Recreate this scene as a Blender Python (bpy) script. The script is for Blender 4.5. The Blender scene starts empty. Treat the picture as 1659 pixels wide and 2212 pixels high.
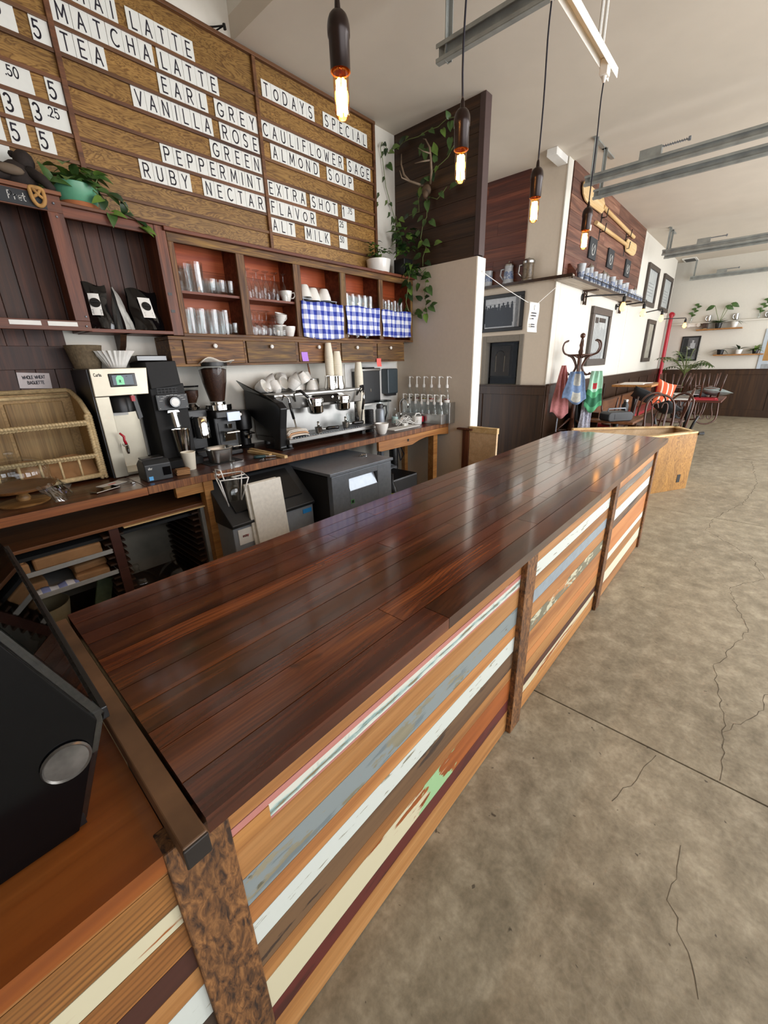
import bpy, bmesh, math, random
from mathutils import Vector, Matrix, Euler
SC = bpy.context.scene
COL = SC.collection
PI = math.pi
random.seed(7)

# ------------------------------------------------------------------ camera
cam = bpy.data.cameras.new('camera')
cam.sensor_fit = 'HORIZONTAL'; cam.sensor_width = 36.0; cam.lens = 877.86 / 1659 * 36
cam.clip_start = 0.02; cam.clip_end = 100
CAM = bpy.data.objects.new('camera', cam); COL.objects.link(CAM)
yaw, pit, rol = math.radians(42.314), math.radians(20.1233), math.radians(-1.6155)
fw = Vector((math.cos(yaw)*math.cos(pit), math.sin(yaw)*math.cos(pit), -math.sin(pit)))
rt = fw.cross(Vector((0, 0, 1))).normalized(); up = rt.cross(fw)
r2 = math.cos(rol)*rt + math.sin(rol)*up; u2 = -math.sin(rol)*rt + math.cos(rol)*up
CAM.matrix_world = Matrix(((r2.x, u2.x, -fw.x, 0), (r2.y, u2.y, -fw.y, 0), (r2.z, u2.z, -fw.z, 1.6), (0, 0, 0, 1)))
SC.camera = CAM
# ------------------------------------------------------------------ light and exposure
SC.view_settings.view_transform = 'Standard'; SC.view_settings.look = 'None'
SC.view_settings.gamma = 1; SC.view_settings.use_curve_mapping = False
SC.view_settings.exposure = 0.68
W = bpy.data.worlds.new('world'); SC.world = W; W.use_nodes = True
W.node_tree.nodes['Background'].inputs[0].default_value = (0.90, 0.94, 1.0, 1)
W.node_tree.nodes['Background'].inputs[1].default_value = 1.2
SC.cycles.use_denoising = True
SC.cycles.max_bounces = 8; SC.cycles.diffuse_bounces = 5; SC.cycles.glossy_bounces = 4
SC.cycles.transmission_bounces = 8; SC.cycles.transparent_max_bounces = 24
SC.cycles.caustics_reflective = False; SC.cycles.caustics_refractive = False
SC.cycles.sample_clamp_indirect = 6
DOORS = [(-1.6, 2.45, 0.32), (2.95, 5.45, 1.0), (6.1, 9.85, .76), (10.45, 14.0, .76)]   # the glazed garage doors along the right wall
DAY = 62.0
YW = -2.7
for a, b, k in DOORS:
    l = bpy.data.lights.new('daylight', 'AREA'); l.shape = 'RECTANGLE'; l.size = b - a; l.size_y = 3.0
    l.energy = DAY * k * (b - a); l.color = (1.0, 0.965, 0.92)
    o = bpy.data.objects.new('daylight', l); COL.objects.link(o)
    o.location = ((a + b) / 2, YW - 0.35, 1.75); o.rotation_euler = (PI/2 + 0.0, 0, 0)

# ------------------------------------------------------------------ helpers
class MB:
    """Collects shapes and links them as one mesh object; o is the local origin in world space."""
    def __init__(s, o=(0, 0, 0)):
        s.v = []; s.f = []; s.m = []; s.t = []; s.o = Vector(o); s.mi = 0; s.ti = 0.5
    def add(s, vs, fs):
        n = len(s.v)
        s.v += [Vector(p) - s.o for p in vs]
        for f in fs:
            s.f.append([i + n for i in f]); s.m.append(s.mi); s.t.append(s.ti)
        return s
    def box(s, x0, x1, y0, y1, z0, z1):
        return s.add([(x, y, z) for z in (z0, z1) for y in (y0, y1) for x in (x0, x1)],
                     [(0, 2, 3, 1), (4, 5, 7, 6), (0, 1, 5, 4), (2, 6, 7, 3), (0, 4, 6, 2), (1, 3, 7, 5)])
    def obox(s, c, size, rot=(0, 0, 0)):
        R = Euler(rot).to_matrix(); c = Vector(c); h = Vector(size) / 2
        return s.add([c + R @ Vector((x*h.x, y*h.y, z*h.z)) for z in (-1, 1) for y in (-1, 1) for x in (-1, 1)],
                     [(0, 2, 3, 1), (4, 5, 7, 6), (0, 1, 5, 4), (2, 6, 7, 3), (0, 4, 6, 2), (1, 3, 7, 5)])
    def tube(s, pts, r, n=8, closed=False, cap=True):
        P = [Vector(p) for p in pts]; k = len(P)
        rr = r if isinstance(r, (list, tuple)) else [r] * k
        vs = []; ref = None
        for i, p in enumerate(P):
            if closed: d = P[(i+1) % k] - P[i-1]
            else: d = P[min(i+1, k-1)] - P[max(i-1, 0)]
            if d.length < 1e-9: d = Vector((0, 0, 1))
            d.normalize()
            if ref is None:
                ref = Vector((0, 0, 1)) if abs(d.z) < 0.9 else Vector((1, 0, 0))
            a = ref - d * ref.dot(d)
            if a.length < 1e-6: a = d.orthogonal()
            a.normalize(); b = d.cross(a); ref = a
            vs += [p + (a*math.cos(2*PI*j/n) + b*math.sin(2*PI*j/n)) * rr[i] for j in range(n)]
        fs = []
        for i in range(k if closed else k-1):
            q = ((i+1) % k) * n
            fs += [(i*n+j, i*n+(j+1) % n, q+(j+1) % n, q+j) for j in range(n)]
        if not closed and cap:
            fs += [tuple(range(n-1, -1, -1)), tuple((k-1)*n + j for j in range(n))]
        return s.add(vs, fs)
    def cyl(s, p0, p1, r0, r1=None, n=16):
        return s.tube([p0, p1], [r0, r0 if r1 is None else r1], n)
    def lathe(s, prof, c=(0, 0, 0), n=20, R=None, sx=1, sy=1, caps=True):
        c = Vector(c); vs = []; k = len(prof)
        for r, z in prof:
            for j in range(n):
                p = Vector((r*math.cos(2*PI*j/n)*sx, r*math.sin(2*PI*j/n)*sy, z))
                vs.append(c + (R @ p if R else p))
        fs = [(i*n+j, i*n+(j+1) % n, (i+1)*n+(j+1) % n, (i+1)*n+j) for i in range(k-1) for j in range(n)]
        if caps and prof[0][0] > 1e-5: fs.append(tuple(range(n-1, -1, -1)))
        if caps and prof[-1][0] > 1e-5: fs.append(tuple((k-1)*n + j for j in range(n)))
        return s.add(vs, fs)
    def prism(s, poly, ax, a, b):
        n = len(poly)
        def P(p, w): return {'x': (w, p[0], p[1]), 'y': (p[0], w, p[1]), 'z': (p[0], p[1], w)}[ax]
        vs = [P(p, a) for p in poly] + [P(p, b) for p in poly]
        return s.add(vs, [tuple(range(n-1, -1, -1)), tuple(range(n, 2*n))] + [(i, (i+1) % n, n+(i+1) % n, n+i) for i in range(n)])
    def ball(s, c, r, n=12, sc=(1, 1, 1)):
        c = Vector(c); m = n // 2
        vs = [c + Vector((0, 0, -r*sc[2]))]
        for i in range(1, m):
            a = -PI/2 + PI*i/m
            vs += [c + Vector((r*math.cos(a)*math.cos(2*PI*j/n)*sc[0], r*math.cos(a)*math.sin(2*PI*j/n)*sc[1], r*math.sin(a)*sc[2])) for j in range(n)]
        vs.append(c + Vector((0, 0, r*sc[2]))); t = len(vs)-1
        fs = [(0, 1+(j+1) % n, 1+j) for j in range(n)]
        for i in range(m-2):
            fs += [(1+i*n+j, 1+i*n+(j+1) % n, 1+(i+1)*n+(j+1) % n, 1+(i+1)*n+j) for j in range(n)]
        fs += [(t, 1+(m-2)*n+j, 1+(m-2)*n+(j+1) % n) for j in range(n)]
        return s.add(vs, fs)
    def grid(s, fn, nu, nv, thick=0):
        vs = [Vector(fn(i/nu, j/nv)) for j in range(nv+1) for i in range(nu+1)]
        q = nu+1
        fs = [(j*q+i, j*q+i+1, (j+1)*q+i+1, (j+1)*q+i) for j in range(nv) for i in range(nu)]
        return s.add(vs, fs)
    def leaf(s, p, d, L, wd, droop=0.3, nrm=(0, 0, 1), heart=True):
        """a folded leaf with a drooping tip; p is the stalk end, d the direction"""
        p = Vector(p); d = Vector(d).normalized(); n = Vector(nrm); n = n - d*n.dot(d)
        if n.length < 1e-4: n = d.orthogonal()
        n.normalize(); w = d.cross(n)
        prof = [(0, .0), (.0 if not heart else -.06, .30), (.18, .5), (.45, .46), (.75, .25), (1, 0)] if heart else [(0, .02), (.12, .25), (.35, .5), (.6, .45), (.85, .2), (1, 0)]
        vs = []
        for t, k in prof:
            tt = max(t, 0); c = p + d*L*t - n*L*droop*tt*tt
            vs += [c + w*wd*k + n*wd*k*.25, p + d*L*tt - n*L*droop*tt*tt, c - w*wd*k + n*wd*k*.25]
        fs = []
        for i in range(len(prof)-1):
            fs += [(3*i, 3*i+1, 3*i+4, 3*i+3), (3*i+1, 3*i+2, 3*i+5, 3*i+4)]
        return s.add(vs, fs)
    def write(s, txt, org, right, upv, h, wd, adv=0.72, center=False, lift=None):
        """stroke lettering as thin flat ribbons"""
        org = Vector(org); R = Vector(right).normalized(); U = Vector(upv).normalized()
        N = R.cross(U) if lift is None else Vector(lift)
        tot = sum(GW.get(c, .62)+.14 for c in txt)*h*adv/.76 - .14*h
        x = -tot/2 if center else 0.0
        for ch in txt:
            for pl in GL.get(ch, ()):
                for i in range(len(pl)-1):
                    a = Vector((pl[i][0], pl[i][1])); b = Vector((pl[i+1][0], pl[i+1][1])); e = b-a
                    if e.length < 1e-6: continue
                    e.normalize(); q = Vector((-e.y, e.x))*wd/h/2; e = e*wd/h/3
                    cs = [a-e-q, b+e-q, b+e+q, a-e+q]
                    s.add([org + R*(x + c.x*h*adv/.76) + U*c.y*h + N*.0006 for c in cs], [(0, 1, 2, 3)])
            x += (GW.get(ch, .62)+.14)*h*adv/.76
        return s
    def build(s, name, mats, parent=None, smooth=None, bev=0, loc=None, label=None, sub=0, solid=0):
        me = bpy.data.meshes.new(name); me.from_pydata([tuple(p) for p in s.v], [], s.f)
        if not isinstance(mats, (list, tuple)): mats = [mats]
        for m in mats: me.materials.append(m)
        me.polygons.foreach_set('material_index', s.m)
        at = me.attributes.new('tint', 'FLOAT', 'FACE'); at.data.foreach_set('value', s.t)
        bm = bmesh.new(); bm.from_mesh(me)
        if solid == 0: bmesh.ops.recalc_face_normals(bm, faces=bm.faces)
        bm.to_mesh(me); bm.free()
        if smooth:
            me.polygons.foreach_set('use_smooth', [True]*len(me.polygons))
            if smooth < 3: me.set_sharp_from_angle(angle=smooth)
        me.update()
        o = bpy.data.objects.new(name, me); COL.objects.link(o)
        o.location = loc if loc is not None else (s.o if parent is None else (0, 0, 0))
        if parent is not None:
            o.parent = parent
        if bev:
            b = o.modifiers.new('bevel', 'BEVEL'); b.width = bev; b.segments = 2; b.limit_method = 'ANGLE'; b.angle_limit = 0.6
        if solid:
            b = o.modifiers.new('solid', 'SOLIDIFY'); b.thickness = solid; b.offset = 0
        if sub:
            b = o.modifiers.new('sub', 'SUBSURF'); b.levels = sub; b.render_levels = sub
        if label: o['label'] = label
        return o
SM = math.radians(40)
def curved(pts, n=5):
    """smooth curve through the points"""
    P = [Vector(p) for p in pts]; out = []
    for i in range(len(P)-1):
        a, b, c, d = P[max(i-1, 0)], P[i], P[i+1], P[min(i+2, len(P)-1)]
        for k in range(n):
            t = k/n; out.append(.5*((2*b) + (c-a)*t + (2*a-5*b+4*c-d)*t*t + (3*b-a-3*c+d)*t**3))
    return out + [P[-1]]
def thing(name, label, cat, loc=(0, 0, 0), rot=(0, 0, 0), group=None):
    o = bpy.data.objects.new(name, None); COL.objects.link(o); o.empty_display_size = .05
    o.location = loc; o.rotation_euler = rot if isinstance(rot, (tuple, list)) else (0, 0, rot)
    tag(o, label, cat, group); return o
def tag(o, label, cat, group=None):
    o['label'] = label; o['category'] = cat
    if group: o['group'] = group
    return o
def struct(o):
    o['kind'] = 'structure'; return o
def dup(root, loc, rot=None, label=None, scale=None):
    def cp(o, par):
        c = o.copy(); COL.objects.link(c); c.parent = par
        for ch in list(o.children): cp(ch, c)
        return c
    kids = list(root.children)
    r = root.copy(); COL.objects.link(r); r.location = loc
    if rot is not None: r.rotation_euler = rot if isinstance(rot, (tuple, list)) else (0, 0, rot)
    if scale: r.scale = scale
    if label: r['label'] = label
    for ch in kids: cp(ch, r)
    return r
ORD = ['first', 'second', 'third', 'fourth', 'fifth', 'sixth', 'seventh', 'eighth', 'ninth', 'tenth', 'eleventh', 'twelfth', 'thirteenth', 'fourteenth', 'fifteenth', 'sixteenth', 'seventeenth', 'eighteenth']
def arc(cx, cy, rx, ry, a0, a1, n=14):
    return [(cx + rx*math.cos(math.radians(a0+(a1-a0)*i/n)), cy + ry*math.sin(math.radians(a0+(a1-a0)*i/n))) for i in range(n+1)]
GL = {
 'A': [[(0, 0), (.3, 1), (.6, 0)], [(.11, .34), (.49, .34)]],
 'B': [[(0, 0), (0, 1), (.3, 1)] + arc(.3, .76, .22, .24, 90, -90) + [(0, .52)], [(.3, .52)] + arc(.3, .26, .27, .26, 90, -90) + [(0, 0)]],
 'C': [arc(.36, .5, .36, .5, 50, 310, 20)],
 'D': [[(0, 0), (0, 1), (.22, 1)] + arc(.22, .5, .38, .5, 90, -90) + [(0, 0)]],
 'E': [[(.46, 0), (0, 0), (0, 1), (.46, 1)], [(0, .52), (.42, .52)]],
 'F': [[(0, 0), (0, 1), (.46, 1)], [(0, .52), (.4, .52)]],
 'G': [arc(.37, .5, .37, .5, 50, 325, 20) + [(.7, .45), (.4, .45)]],
 'H': [[(0, 0), (0, 1)], [(.55, 0), (.55, 1)], [(0, .5), (.55, .5)]],
 'I': [[(0.05, 0), (0.05, 1)]],
 'J': [[(.4, 1), (.4, .25)] + arc(.2, .22, .2, .22, 0, -170)],
 'K': [[(0, 0), (0, 1)], [(.5, 1), (0, .42)], [(.16, .6), (.52, 0)]],
 'L': [[(0, 1), (0, 0), (.44, 0)]],
 'M': [[(0, 0), (.05, 1), (.36, .25), (.67, 1), (.72, 0)]],
 'N': [[(0, 0), (0, 1), (.55, 0), (.55, 1)]],
 'O': [arc(.38, .5, .38, .5, 0, 360, 24)],
 'o': [arc(.3, .42, .3, .38, 0, 360, 22)],
 'P': [[(0, 0), (0, 1), (.28, 1)] + arc(.28, .74, .24, .26, 90, -90) + [(0, .48)]],
 'R': [[(0, 0), (0, 1), (.28, 1)] + arc(.28, .74, .24, .26, 90, -90) + [(0, .48)], [(.25, .48), (.54, 0)]],
 'S': [arc(.26, .75, .23, .25, 40, 270, 12) + arc(.26, .25, .26, .25, 90, -150, 12)],
 'T': [[(0, 1), (.54, 1)], [(.27, 1), (.27, 0)]],
 'U': [[(0, 1), (0, .27)] + arc(.27, .27, .27, .27, 180, 360) + [(.54, 1)]],
 'V': [[(0, 1), (.3, 0), (.6, 1)]],
 'W': [[(0, 1), (.2, 0), (.42, .8), (.64, 0), (.84, 1)]],
 'X': [[(0, 0), (.54, 1)], [(0, 1), (.54, 0)]],
 'Y': [[(0, 1), (.28, .48), (.56, 1)], [(.28, .48), (.28, 0)]],
 'Z': [[(0, 1), (.5, 1), (0, 0), (.5, 0)]],
 '0': [arc(.26, .5, .26, .5, 0, 360, 22)],
 '1': [[(.02, .78), (.2, 1), (.2, 0)]],
 '2': [arc(.26, .73, .25, .27, 165, -35, 12) + [(0, 0), (.52, 0)]],
 '3': [arc(.24, .74, .22, .26, 150, -90, 12), arc(.24, .26, .27, .27, 90, -150, 12)],
 '4': [[(.38, 0), (.38, 1), (0, .32), (.55, .32)]],
 '5': [[(.46, 1), (.08, 1), (.05, .58)] + arc(.23, .32, .27, .32, 125, -150, 14)],
 '7': [[(0, 1), (.5, 1), (.15, 0)]],
 '.': [[(0, 0), (0.05, .05)]], '-': [[(0, .45), (.3, .45)]],
 'c': [arc(.24, .3, .24, .3, 45, 315, 14)], 'u': [[(0, .6), (0, .2)] + arc(.2, .2, .2, .2, 180, 360) + [(.4, .6), (.4, 0)]],
 'r': [[(0, 0), (0, .6)], [(0, .4)] + arc(.2, .4, .2, .2, 180, 60)], 't': [[(.12, 1), (.12, .1), (.3, 0)], [(-.08, .62), (.32, .62)]],
 'i': [[(0, 0), (0, .6)], [(0, .8), (0, .85)]], 's': [arc(.2, .45, .16, .15, 40, 270, 8) + arc(.2, .15, .18, .15, 90, -150, 8)],
 'e': [[(.02, .3), (.44, .3)] + arc(.24, .3, .22, .3, 0, 300, 12)], 'a': [arc(.22, .3, .22, .3, 0, 360, 14), [(.44, .6), (.44, 0)]], 'y': [[(0, .6), (.22, 0)], [(.44, .6), (.1, -.3)]],
}
GW = {'I': .1, 'W': .84, 'M': .72, 'O': .76, 'G': .74, 'C': .68, '.': .1, '1': .24, ' ': .3, 'E': .46, 'F': .46, 'L': .44, 'i': .05, 't': .3, 'r': .35, 's': .38, 'c': .45, 'u': .4, 'e': .46, 'a': .46, 'y': .44, 'o': .6}
# ------------------------------------------------------------------ materials
def lin(h):
    r = [int(h[i:i+2], 16)/255 for i in (0, 2, 4)]
    return tuple(c/12.92 if c <= .04045 else ((c+.055)/1.055)**2.4 for c in r) + (1,)
class NT:
    def __init__(s, name):
        s.m = bpy.data.materials.new(name); s.m.use_nodes = True; s.t = s.m.node_tree
        s.b = s.t.nodes['Principled BSDF']; s.out = s.t.nodes['Material Output']
        s.tc = s.n('ShaderNodeTexCoord')
    def n(s, k, **kw):
        x = s.t.nodes.new(k)
        for a, b in kw.items(): setattr(x, a, b)
        return x
    def l(s, a, b): s.t.links.new(a, b)
    def map(s, sc, loc=(0, 0, 0), src=None):
        m = s.n('ShaderNodeMapping'); m.inputs['Scale'].default_value = sc; m.inputs['Location'].default_value = loc
        s.l(src or s.tc.outputs['Object'], m.inputs['Vector']); return m.outputs[0]
    def noise(s, vec, scale=1, det=4, dist=0, rough=.5, w=None):
        x = s.n('ShaderNodeTexNoise'); x.inputs['Scale'].default_value = scale; x.inputs['Detail'].default_value = det
        x.inputs['Distortion'].default_value = dist; x.inputs['Roughness'].default_value = rough
        if w is not None: x.noise_dimensions = '4D'; s.l(w, x.inputs['W'])
        s.l(vec, x.inputs['Vector']); return x.outputs['Fac']
    def ramp(s, fac, stops, const=False):
        r = s.n('ShaderNodeValToRGB'); e = r.color_ramp.elements
        if const: r.color_ramp.interpolation = 'CONSTANT'
        while len(e) < len(stops): e.new(.5)
        for i, (p, c) in enumerate(stops): e[i].position = p; e[i].color = lin(c) if isinstance(c, str) else (c, c, c, 1)
        s.l(fac, r.inputs[0]); return r.outputs[0]
    def mix(s, a, b, fac, mode='MIX'):
        x = s.n('ShaderNodeMix', data_type='RGBA', blend_type=mode)
        for v, i in ((fac, 0), (a, 6), (b, 7)):
            if isinstance(v, str): x.inputs[i].default_value = lin(v)
            elif isinstance(v, (int, float)): x.inputs[i].default_value = v if i == 0 else (v, v, v, 1)
            else: s.l(v, x.inputs[i])
        return x.outputs[2]
    def math(s, op, a, b=0.0):
        x = s.n('ShaderNodeMath', operation=op)
        for v, i in ((a, 0), (b, 1)):
            if isinstance(v, (int, float)): x.inputs[i].default_value = v
            else: s.l(v, x.inputs[i])
        return x.outputs[0]
    def tint(s, k=1):
        a = s.n('ShaderNodeAttribute', attribute_name='tint'); return s.math('MULTIPLY', a.outputs['Fac'], k)
    def done(s, col=None, rough=.5, metal=0, coat=0, bump=None, bs=.2, bd=.002, spec=None):
        if col is not None:
            if isinstance(col, str): s.b.inputs['Base Color'].default_value = lin(col)
            else: s.l(col, s.b.inputs['Base Color'])
        if isinstance(rough, (int, float)): s.b.inputs['Roughness'].default_value = rough
        else: s.l(rough, s.b.inputs['Roughness'])
        s.b.inputs['Metallic'].default_value = metal
        s.b.inputs['Coat Weight'].default_value = coat; s.b.inputs['Coat Roughness'].default_value = .1
        if spec is not None: s.b.inputs['Specular IOR Level'].default_value = spec
        if bump is not None:
            b = s.n('ShaderNodeBump'); b.inputs['Strength'].default_value = bs; b.inputs['Distance'].default_value = bd
            s.l(bump, b.inputs['Height']); s.l(b.outputs[0], s.b.inputs['Normal'])
        return s.m
def plain(name, c, rough=.5, metal=0, coat=0, var=.06, spec=None, sc=30):
    t = NT(name)
    f = t.noise(t.map((1, 1, 1)), sc, 3)
    k = t.ramp(f, [(.3, 1-var*2), (.7, 1.0)])
    return t.done(t.mix(c, k, 1.0, 'MULTIPLY') if var else c, rough, metal, coat, spec=spec)
def wood(name, dark, mid, light, ax='x', sc=1.0, rough=.5, coat=0, vary=.5, fine=.35, dist=.8, knots=0.0, spec=None, bs=.15, wave=0, hue=1.0):
    t = NT(name); w = t.tint(41.0)
    def S(l, c): return {'x': (l, c, c), 'y': (c, l, c), 'z': (c, c, l)}[ax]
    f = t.noise(t.map(S(.9*sc, 14*sc)), 1, 5, dist, .55, w)
    col = t.ramp(f, [(.28, dark), (.5, mid), (.72, light)])
    g = t.noise(t.map(S(2.2*sc, 110*sc)), 1, 3, .4, .5, w)
    col = t.mix(col, t.ramp(g, [(.35, 1-fine), (.6, 1.0)]), 1.0, 'MULTIPLY')
    if wave:
        sx = t.n('ShaderNodeSeparateXYZ'); t.l(t.tc.outputs['Object'], sx.inputs[0])
        ac = {'x': t.math('ADD', sx.outputs[1], sx.outputs[2]), 'y': sx.outputs[0], 'z': sx.outputs[0]}[ax]
        nn = t.noise(t.map(S(1.3*sc, 5*sc)), 1, 2, .3, .5, w)
        ph = t.math('ADD', t.math('MULTIPLY', ac, wave*1.0), t.math('MULTIPLY', nn, wave*.16))
        ln = t.ramp(t.math('FRACT', ph), [(0, .52), (.25, 1.0), (.7, 1.06), (1, .5)])
        am = t.ramp(t.noise(t.map(S(1.0*sc, 4*sc), (4, 2, 1)), 1, 2, 0, .5, w), [(.4, 0.15), (.62, .95)])
        col = t.mix(col, t.mix(1.0, ln, am), 1.0, 'MULTIPLY')
    if knots:
        k = t.noise(t.map(S(5*sc, 9*sc)), 1, 2, 1.5, .5, w)
        col = t.mix(col, dark, t.ramp(k, [(.70-knots*.1, 0.0), (.78, 1.0)]))
    if vary:
        hs = t.n('ShaderNodeHueSaturation'); t.l(col, hs.inputs['Color'])
        t.l(t.math('ADD', t.tint(vary), 1-vary/2), hs.inputs['Value'])
        fr = t.math('FRACT', t.tint(7.3)); t.l(t.math('ADD', t.math('MULTIPLY', fr, .04*vary*hue), .5-.02*vary*hue), hs.inputs['Hue'])
        col = hs.outputs[0]
    return t.done(col, rough, 0, coat, g, bs, .002, spec)
def plywood(name, dark, mid, light, ax='x', rough=.45, vary=.25, sc=1.0, coat=0):
    t = NT(name); w = t.tint(23.0)
    S = {'x': (2.4, 11, 11), 'z': (11, 11, 2.4), 'y': (11, 2.4, 11)}[ax]
    f = t.noise(t.map(tuple(a*sc for a in S)), 1, 3, 2.6, .5, w)
    wv = t.math('FRACT', t.math('MULTIPLY', f, 9.0))
    col = t.ramp(wv, [(0, dark), (.25, mid), (.6, light), (.97, mid)])
    g = t.noise(t.map(tuple(a*sc*.35 for a in S)), 1, 3, .5, .5, w)
    col = t.mix(col, t.ramp(g, [(.3, .62), (.65, 1.0)]), 1.0, 'MULTIPLY')
    hs = t.n('ShaderNodeHueSaturation'); t.l(col, hs.inputs['Color']); t.l(t.math('ADD', t.tint(vary), 1-vary/2), hs.inputs['Value'])
    return t.done(hs.outputs[0], rough, 0, coat)
def chipped(name, base, layers, ax='x', rough=.5, sc=1.0):
    """old paint over wood; layers: (colour, threshold, seed, along, across)"""
    t = NT(name); w = t.tint(41.0)
    f = t.noise(t.map((1.2, 20, 20)), 1, 5, .6, .55, w)
    col = t.ramp(f, [(.3, base[0]), (.6, base[1])])
    bump = f
    for c, th, sd, al, acr in layers:
        n = t.noise(t.map((al*sc, acr*sc, acr*sc), (sd, sd*2, sd*3)), 1, 7, .3, .62, w)
        k = t.ramp(n, [(th-.012, 0.0), (th+.012, 1.0)])
        col = t.mix(col, c, k)
    return t.done(col, rough, 0, 0, bump, .12, .002)
def glass(name, tint='ffffff', gl=.55, base=.06, rough=.02):
    t = NT(name)
    lw = t.n('ShaderNodeLayerWeight'); lw.inputs['Blend'].default_value = .22
    f = t.math('ADD', t.math('MULTIPLY', lw.outputs['Facing'], gl), base)
    tr = t.n('ShaderNodeBsdfTransparent'); tr.inputs[0].default_value = lin(tint)
    gs = t.n('ShaderNodeBsdfGlossy'); gs.inputs['Roughness'].default_value = rough
    mx = t.n('ShaderNodeMixShader'); t.l(f, mx.inputs[0]); t.l(tr.outputs[0], mx.inputs[1]); t.l(gs.outputs[0], mx.inputs[2])
    t.l(mx.outputs[0], t.out.inputs['Surface']); return t.m
def emit(name, c, st):
    t = NT(name); t.b.inputs['Emission Color'].default_value = lin(c); t.b.inputs['Emission Strength'].default_value = st
    t.b.inputs['Base Color'].default_value = lin(c); return t.m

M = {}
M['wall'] = plain('wall_paint_shade_beige', 'd3c6b4', .75, var=.02)  # one wall paint in two copies: beige for shaded faces, white for lit ones
M['wall_white'] = plain('wall_paint_lit_white', 'd9d5ca', .7, var=.015)
M['ceiling'] = plain('ceiling_paint', 'cfc5b6', .8, var=.03, sc=3)
M['white_trim'] = plain('white_trim_paint', 'eeeae0', .5, var=.02)
M['wainscot'] = wood('wainscot_wood', '28180f', '382416', '4a321e', 'z', 1, .35, 0, .2, .2)
M['plank_dark'] = wood('dark_stained_plank', '24150c', '3a2415', '523520', 'y', 1, .5, 0, .5, .35)
M['plank_red'] = wood('red_brown_plank', '3c190e', '5c2b1a', '764029', 'y', 1, .5, 0, .35, .35, hue=.5)
M['plank_redx'] = wood('red_brown_plank_long', '43241a', '6e4535', '936a55', 'x', 1, .55, 0, .5, .35, hue=.4)
M['brown_trim'] = plain('brown_painted_trim', '4b3a38', .45)
M['ply_menu'] = plywood('menu_plywood', '664522', '8a6534', 'ab8449', 'x', .4)
M['menu_rail'] = wood('menu_rail_wood', '4a2c18', '6b4529', '835a38', 'x', 1, .5, 0, .3)
M['card'] = plain('letter_card_white', 'e4e6e0', .35, var=.02)
M['ink'] = plain('letter_ink', '211d2b', .5, var=0)
M['bartop'] = wood('oiled_fir_bar_top', '2c130a', '5b2d15', '8c5027', 'x', 1.15, .22, .8, 1.1, .35, 1.0, .3, bs=.1, wave=75, hue=.35)
M['iron'] = plain('aged_iron_strip', '7a5a3e', .5, 0, var=.25, sc=9)
M['ironend'] = plain('dark_iron_end', '35302c', .5, .5, var=.1)
def sawn():
    t = NT('rough_sawn_post'); w = t.tint(9)
    a = t.noise(t.map((70, 70, 26)), 1, 4, 1.2, .6, w); b = t.noise(t.map((9, 9, 3)), 1, 4, 1.0, .6, w)
    col = t.ramp(a, [(.34, '2f1c0d'), (.5, '694422'), (.64, '8d6034')])
    return t.done(t.mix(col, t.ramp(b, [(.35, .55), (.6, 1.05)]), 1.0, 'MULTIPLY'), .7, 0, 0, a, .4, .003)
M['post'] = sawn()
M['tan'] = wood('reclaimed_tan_board', '7f4e28', 'a8733f', 'be8b55', 'x', 1, .5, 0, .35, .2, .6, .1, hue=.5)
M['fir_line'] = wood('grainy_fir_board', '63391b', '93602f', 'a87442', 'x', 1, .5, 0, .3, .3, .6, wave=70, hue=.5)
M['white_bd'] = chipped('chipped_white_board', ('6b6a58', '8a836c'), [('c6cac1', .38, 3, 10, 70)], rough=.45)
M['grey_bd'] = chipped('chipped_grey_board', ('6e6a58', '8b836c'), [('7f8786', .43, 5, 5, 16), ('6b7475', .58, 9, 6, 40), ('5f5c4c', .68, 4, 9, 22)], rough=.45)
M['dark_bd'] = chipped('weathered_dark_board', ('4b3524', '6a4f35'), [('3a2b20', .55, 2, 2, 14), ('7a6a4e', .66, 8, 3, 30)], rough=.6)
M['maroon_bd'] = chipped('maroon_painted_board', ('3f1a16', '4b201c'), [('5a241f', .5, 4, 2, 12), ('c9b98a', .72, 6, 5, 30)], rough=.45)
M['cream_bd'] = chipped('chipped_cream_board', ('8a4c1e', '9c5c2a'), [('c6bd9e', .47, 1, .9, 14)], rough=.45)
M['green_bd2'] = chipped('pale_cream_board', ('8d4a1c', '9c5c2a'), [('c9c6ae', .42, 1, 1.0, 11), ('86ab78', .66, 7, 1.6, 10)], rough=.45)
def greenboard():
    t = NT('cream_and_green_board'); sx = t.n('ShaderNodeSeparateXYZ'); t.l(t.tc.outputs['Object'], sx.inputs[0])
    n = t.noise(t.map((2.0, 22, 22)), 1, 7, .4, .6); w = t.ramp(t.noise(t.map((2, 25, 25)), 1, 4), [(.3, '7a3f1a'), (.6, '9a5424')])
    x = t.math('MULTIPLY', t.math('SUBTRACT', -1.12, sx.outputs[0]), .42); lo = t.math('MULTIPLY', t.math('SUBTRACT', .235, sx.outputs[2]), 1.1)
    c = t.math('ADD', t.math('ADD', n, x), lo)
    col = t.mix(w, 'c8bf9f', t.ramp(c, [(.54, 0.0), (.555, 1.0)]))
    g = t.math('SUBTRACT', t.noise(t.map((5, 12, 12), (3, 1, 2)), 1, 5), t.math('MULTIPLY', t.math('ABSOLUTE', t.math('ADD', sx.outputs[0], 1.27)), 2.2))
    return t.done(t.mix(col, '94b987', t.ramp(g, [(.33, 0.0), (.345, 1.0)])), .45)
M['green_bd'] = greenboard()
M['pink_bd'] = chipped('pink_white_teal_board', ('7c5a3c', '6c8480'), [('5f7f7c', .47, 2, 5, 26), ('dfdfd2', .49, 12, 1.4, 22)], rough=.5)
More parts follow.
